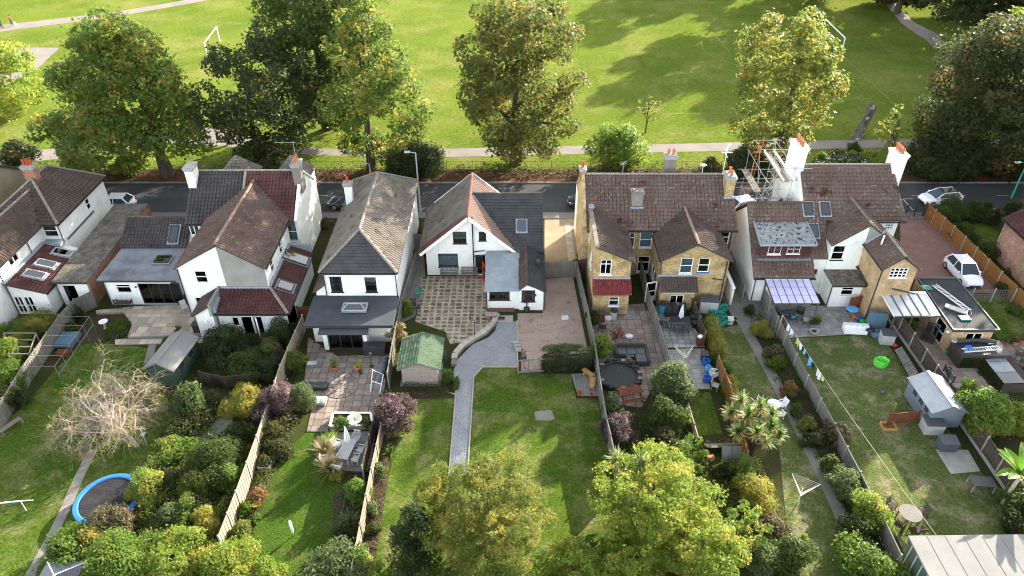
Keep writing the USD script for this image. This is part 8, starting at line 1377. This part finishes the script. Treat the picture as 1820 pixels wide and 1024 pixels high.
# ------------------------------------------------------------------ right hand yard
t = wthing('canopy', 'clear polycarbonate canopy with dark glazing bars beside the brick wing', 'canopy', (32, 47, 0)); q = [np.array(v) for v in ((30.3, 45.2, 2.35), (33.95, 45.25, 2.4), (34.0, 48.1, 2.6), (30.35, 48.1, 2.55))]
for i in range(5):
    f0, f1 = i / 5, (i + 1) / 5; put('sheet', B().slab([q[0] + (q[1] - q[0]) * (f0 + .01), q[0] + (q[1] - q[0]) * (f1 - .01), q[3] + (q[2] - q[3]) * (f1 - .01), q[3] + (q[2] - q[3]) * (f0 + .01)], .015), 'polycarbonate', t)
for i in range(6): f = i / 5; put('glazing_bar', B().bar(q[0] + (q[1] - q[0]) * f + (0, 0, .03), q[3] + (q[2] - q[3]) * f + (0, 0, .03), .07, .06), 'white_paint' if i in (0, 5) else 'dark_grey_plastic', t)
put('gutter', B().bar(q[0], q[1], .1, .12), 'plastic_black', t); put('top_bar', B().bar(q[3] + (0, 0, .06), q[2] + (0, 0, .06), .14, .12), 'white_paint', t)
for x in (30.4, 31.8, 33.2): put('post', B().box(x - .05, x + .05, 45.25, 45.35, 0, 2.3), 'wood_dark', t)
for a_, c_, l in (((33.1, 45.2), (33.8, 44.6), 'open glazed door under the clear canopy'),): t = wthing('glazed_door', l, 'door', (*a_, 0)); put('frame', B().bar((*a_, 0), (*a_, 2.0), .08).bar((*c_, 0), (*c_, 2.0), .08).bar((*a_, 2.0), (*c_, 2.0), .08).bar((*a_, .15), (*c_, .15), .05, .3), 'wood_dark', t); put('pane', B().bar((*a_, 1.15), (*c_, 1.15), .012, 1.7), 'glass', t)
def ladder(label, a, c_, w, n, mat='galv'):
    a, c_ = np.array(a, float), np.array(c_, float); d = (c_ - a); s = np.cross(d / np.linalg.norm(d), (0, 0, 1)); s /= np.linalg.norm(s); t = wthing('ladder', label, 'ladder', a); put('rail', B().bar(a + s * w / 2, c_ + s * w / 2, .04, .08), mat, t); put('rail', B().bar(a - s * w / 2, c_ - s * w / 2, .04, .08), mat, t)
    for i in range(n): e = a + d * (i + .5) / n; put('rung', B().bar(e - s * w / 2, e + s * w / 2, .035), mat, t)
M('alloy', (.62, .63, .63), rough=.4, fine=.05)
ladder('long aluminium ladder lying on the flat black roof', at(1660, 506, 2.62), at(1722, 552, 2.62), .42, 20, 'alloy'); ladder('aluminium ladder laid over the dark covered frame in the right yard', at(1712, 623, 1.55), at(1778, 618, 1.55), .4, 14, 'alloy')
c = at(1700, 551, 2.5); t = wthing('roof_box', 'grey trestle and boards beneath the roof ladder', 'trestle', c); put('board', B().bar(c + (-.7, .5, .12), c + (.6, -.5, .12), .5, .08), 'silver', t); put('frame', B().bar(c + (-.6, .2, .05), c + (.5, -.7, .05), .06).bar(c + (-.5, .6, .05), c + (.7, -.2, .05), .06), 'galv', t)
for px, py, l in ((1646, 512, 'green tub at the far end of the flat black roof'), (1714, 566, 'green tray at the near end of the flat black roof')): c = at(px, py, 2.5); t = wthing('green_tray', l, 'tray', c); put('tray', B().box(c[0] - .4, c[0] + .4, c[1] - .3, c[1] + .3, 2.52, 2.6), 'teal', t); put('frame', B().tube([c + (.2, -.3, .1), c + (.3, -.2, .5), c + (.45, .2, .5), c + (.4, .3, .1)], .02, 5), 'plastic_black', t)
car('blue car bonnet glimpsed between brick wing and outbuilding', 33.9, 52.6, -90, 'car_dark', L=3.9)
c = at(1736, 648); t = wthing('hot_tub_surround', 'dark slatted enclosure with artificial ivy front and clutter on top', 'enclosure', (c[0], c[1], 0)); p = px2([(1690, 632), (1700, 655), (1783, 652), (1770, 630)])
x0, x1, y0, y1 = 35.2, 38.6, 39.8, 41.6; x0, y0 = at(1700, 655)[:2]; x1 = at(1785, 655)[0]; y1 = y0 + 1.7
put('box', B().box(x0, x1, y0, y1, 0, 1.3), 'wood_dark', t); put('top', B().box(x0 - .05, x1 + .05, y0 - .05, y1 + .05, 1.3, 1.38), 'plastic_black', t)
rng = np.random.default_rng(3); P = np.c_[rng.uniform(x0 + .1, x0 + 2.1, 2500), np.full(2500, y0 - .03), rng.uniform(.15, 1.1, 2500)]; put('artificial_ivy', leaf_cloud(P, np.tile((0, -1., 0), (2500, 1)), .1, rng), 'leaf_dark', t)
tag(put('black_tube', B().tube([(x0 + .2, y1 - .3, 1.55), (x0 + 1.6, y1 - .2, 1.62), (x1 - .5, y1 - .35, 1.55)], .14, 8), 'plastic_black'), 'thick black pipe on top of the dark enclosure', 'pipe'); bag('blue bag on top of the dark enclosure', (x0 + .7, y0 + .7, 1.38), .3, .2, .25, 'blue', seed=51, open_=False); tag(put('pipe_coil', B().lathe([(.12, 0), (.22, 0), (.22, .2), (.12, .2), (.12, 0)], (x0 + .1, y1 - .1, 1.4), 12), 'grey_plastic'), 'pale pipe ring at the corner of the dark enclosure', 'pipe')
c = at(1790, 690); x0, y0 = at(1775, 690)[0] - .2, at(1790, 698)[1]; t = wthing('cold_frame', 'long cold frame with glass lid and artificial ivy side', 'cold frame', (x0, y0, 0)); put('box', B().box(x0, x0 + 2.2, y0, y0 + 3.6, 0, .9), 'wood_dark', t)
for k in range(3): put('lid', B().slab([(x0 - .05, y0 + k * 1.2, .98), (x0 + 1.5, y0 + k * 1.2, 1.02), (x0 + 1.5, y0 + 1.14 + k * 1.2, 1.02), (x0 - .05, y0 + 1.14 + k * 1.2, .98)], .03), 'felt_blue' if k else 'felt_pale', t)
P = np.c_[np.full(3500, x0 - .03), rng.uniform(y0, y0 + 3.6, 3500), rng.uniform(.1, .9, 3500)]; put('artificial_ivy', leaf_cloud(P, np.tile((-1., 0, 0), (3500, 1)), .1, rng), 'leaf_dark', t)
for k, (px, py, l) in enumerate(((1784, 612, 'first'), (1794, 610, 'second'), (1803, 612, 'third'), (1812, 608, 'fourth'))): pot(l + ' potted plant from the left along the outbuilding yard', at(px, py), .25, .35, ('terracotta', 'plastic_black', 'wood_honey', 'terracotta')[k], 1, .4, pmat=('leaf_red', 'leaf_green', 'leaf_rust', 'leaf_variegated')[k])
chair('black rattan chair on the right hand patio', at(1808, 637, .05), -120, 'wicker', arms=True, slats=False, name='rattan_chair', W=.65); chair('black rattan chair at the very right edge of the patio', at(1818, 650, .05), 60, 'wicker', arms=True, slats=False, name='rattan_chair', W=.65); bench('small black metal bench beside the boundary fence', at(1684, 672), 80, 1.1, 'plastic_black')
pot('teal watering tub beside the outbuilding door', at(1683, 628, .05), .22, .4, 'teal', name='tub', cat='tub'); bag('blue bag lying behind the boundary fence', at(1643, 640, .05), .3, .5, .25, 'blue', seed=61, open_=False)
t = thing('hose_reel', 'dark hose looped on the lean to wall of the left white house', 'hose', (-38.75, 50.6, 0)); put('hose', B().tube([(-.02 + .04, .5 * math.cos(a), 1.0 + .45 * math.sin(a)) for a in np.linspace(0, 6.1, 16)], .04, 5), 'shed_green', t)
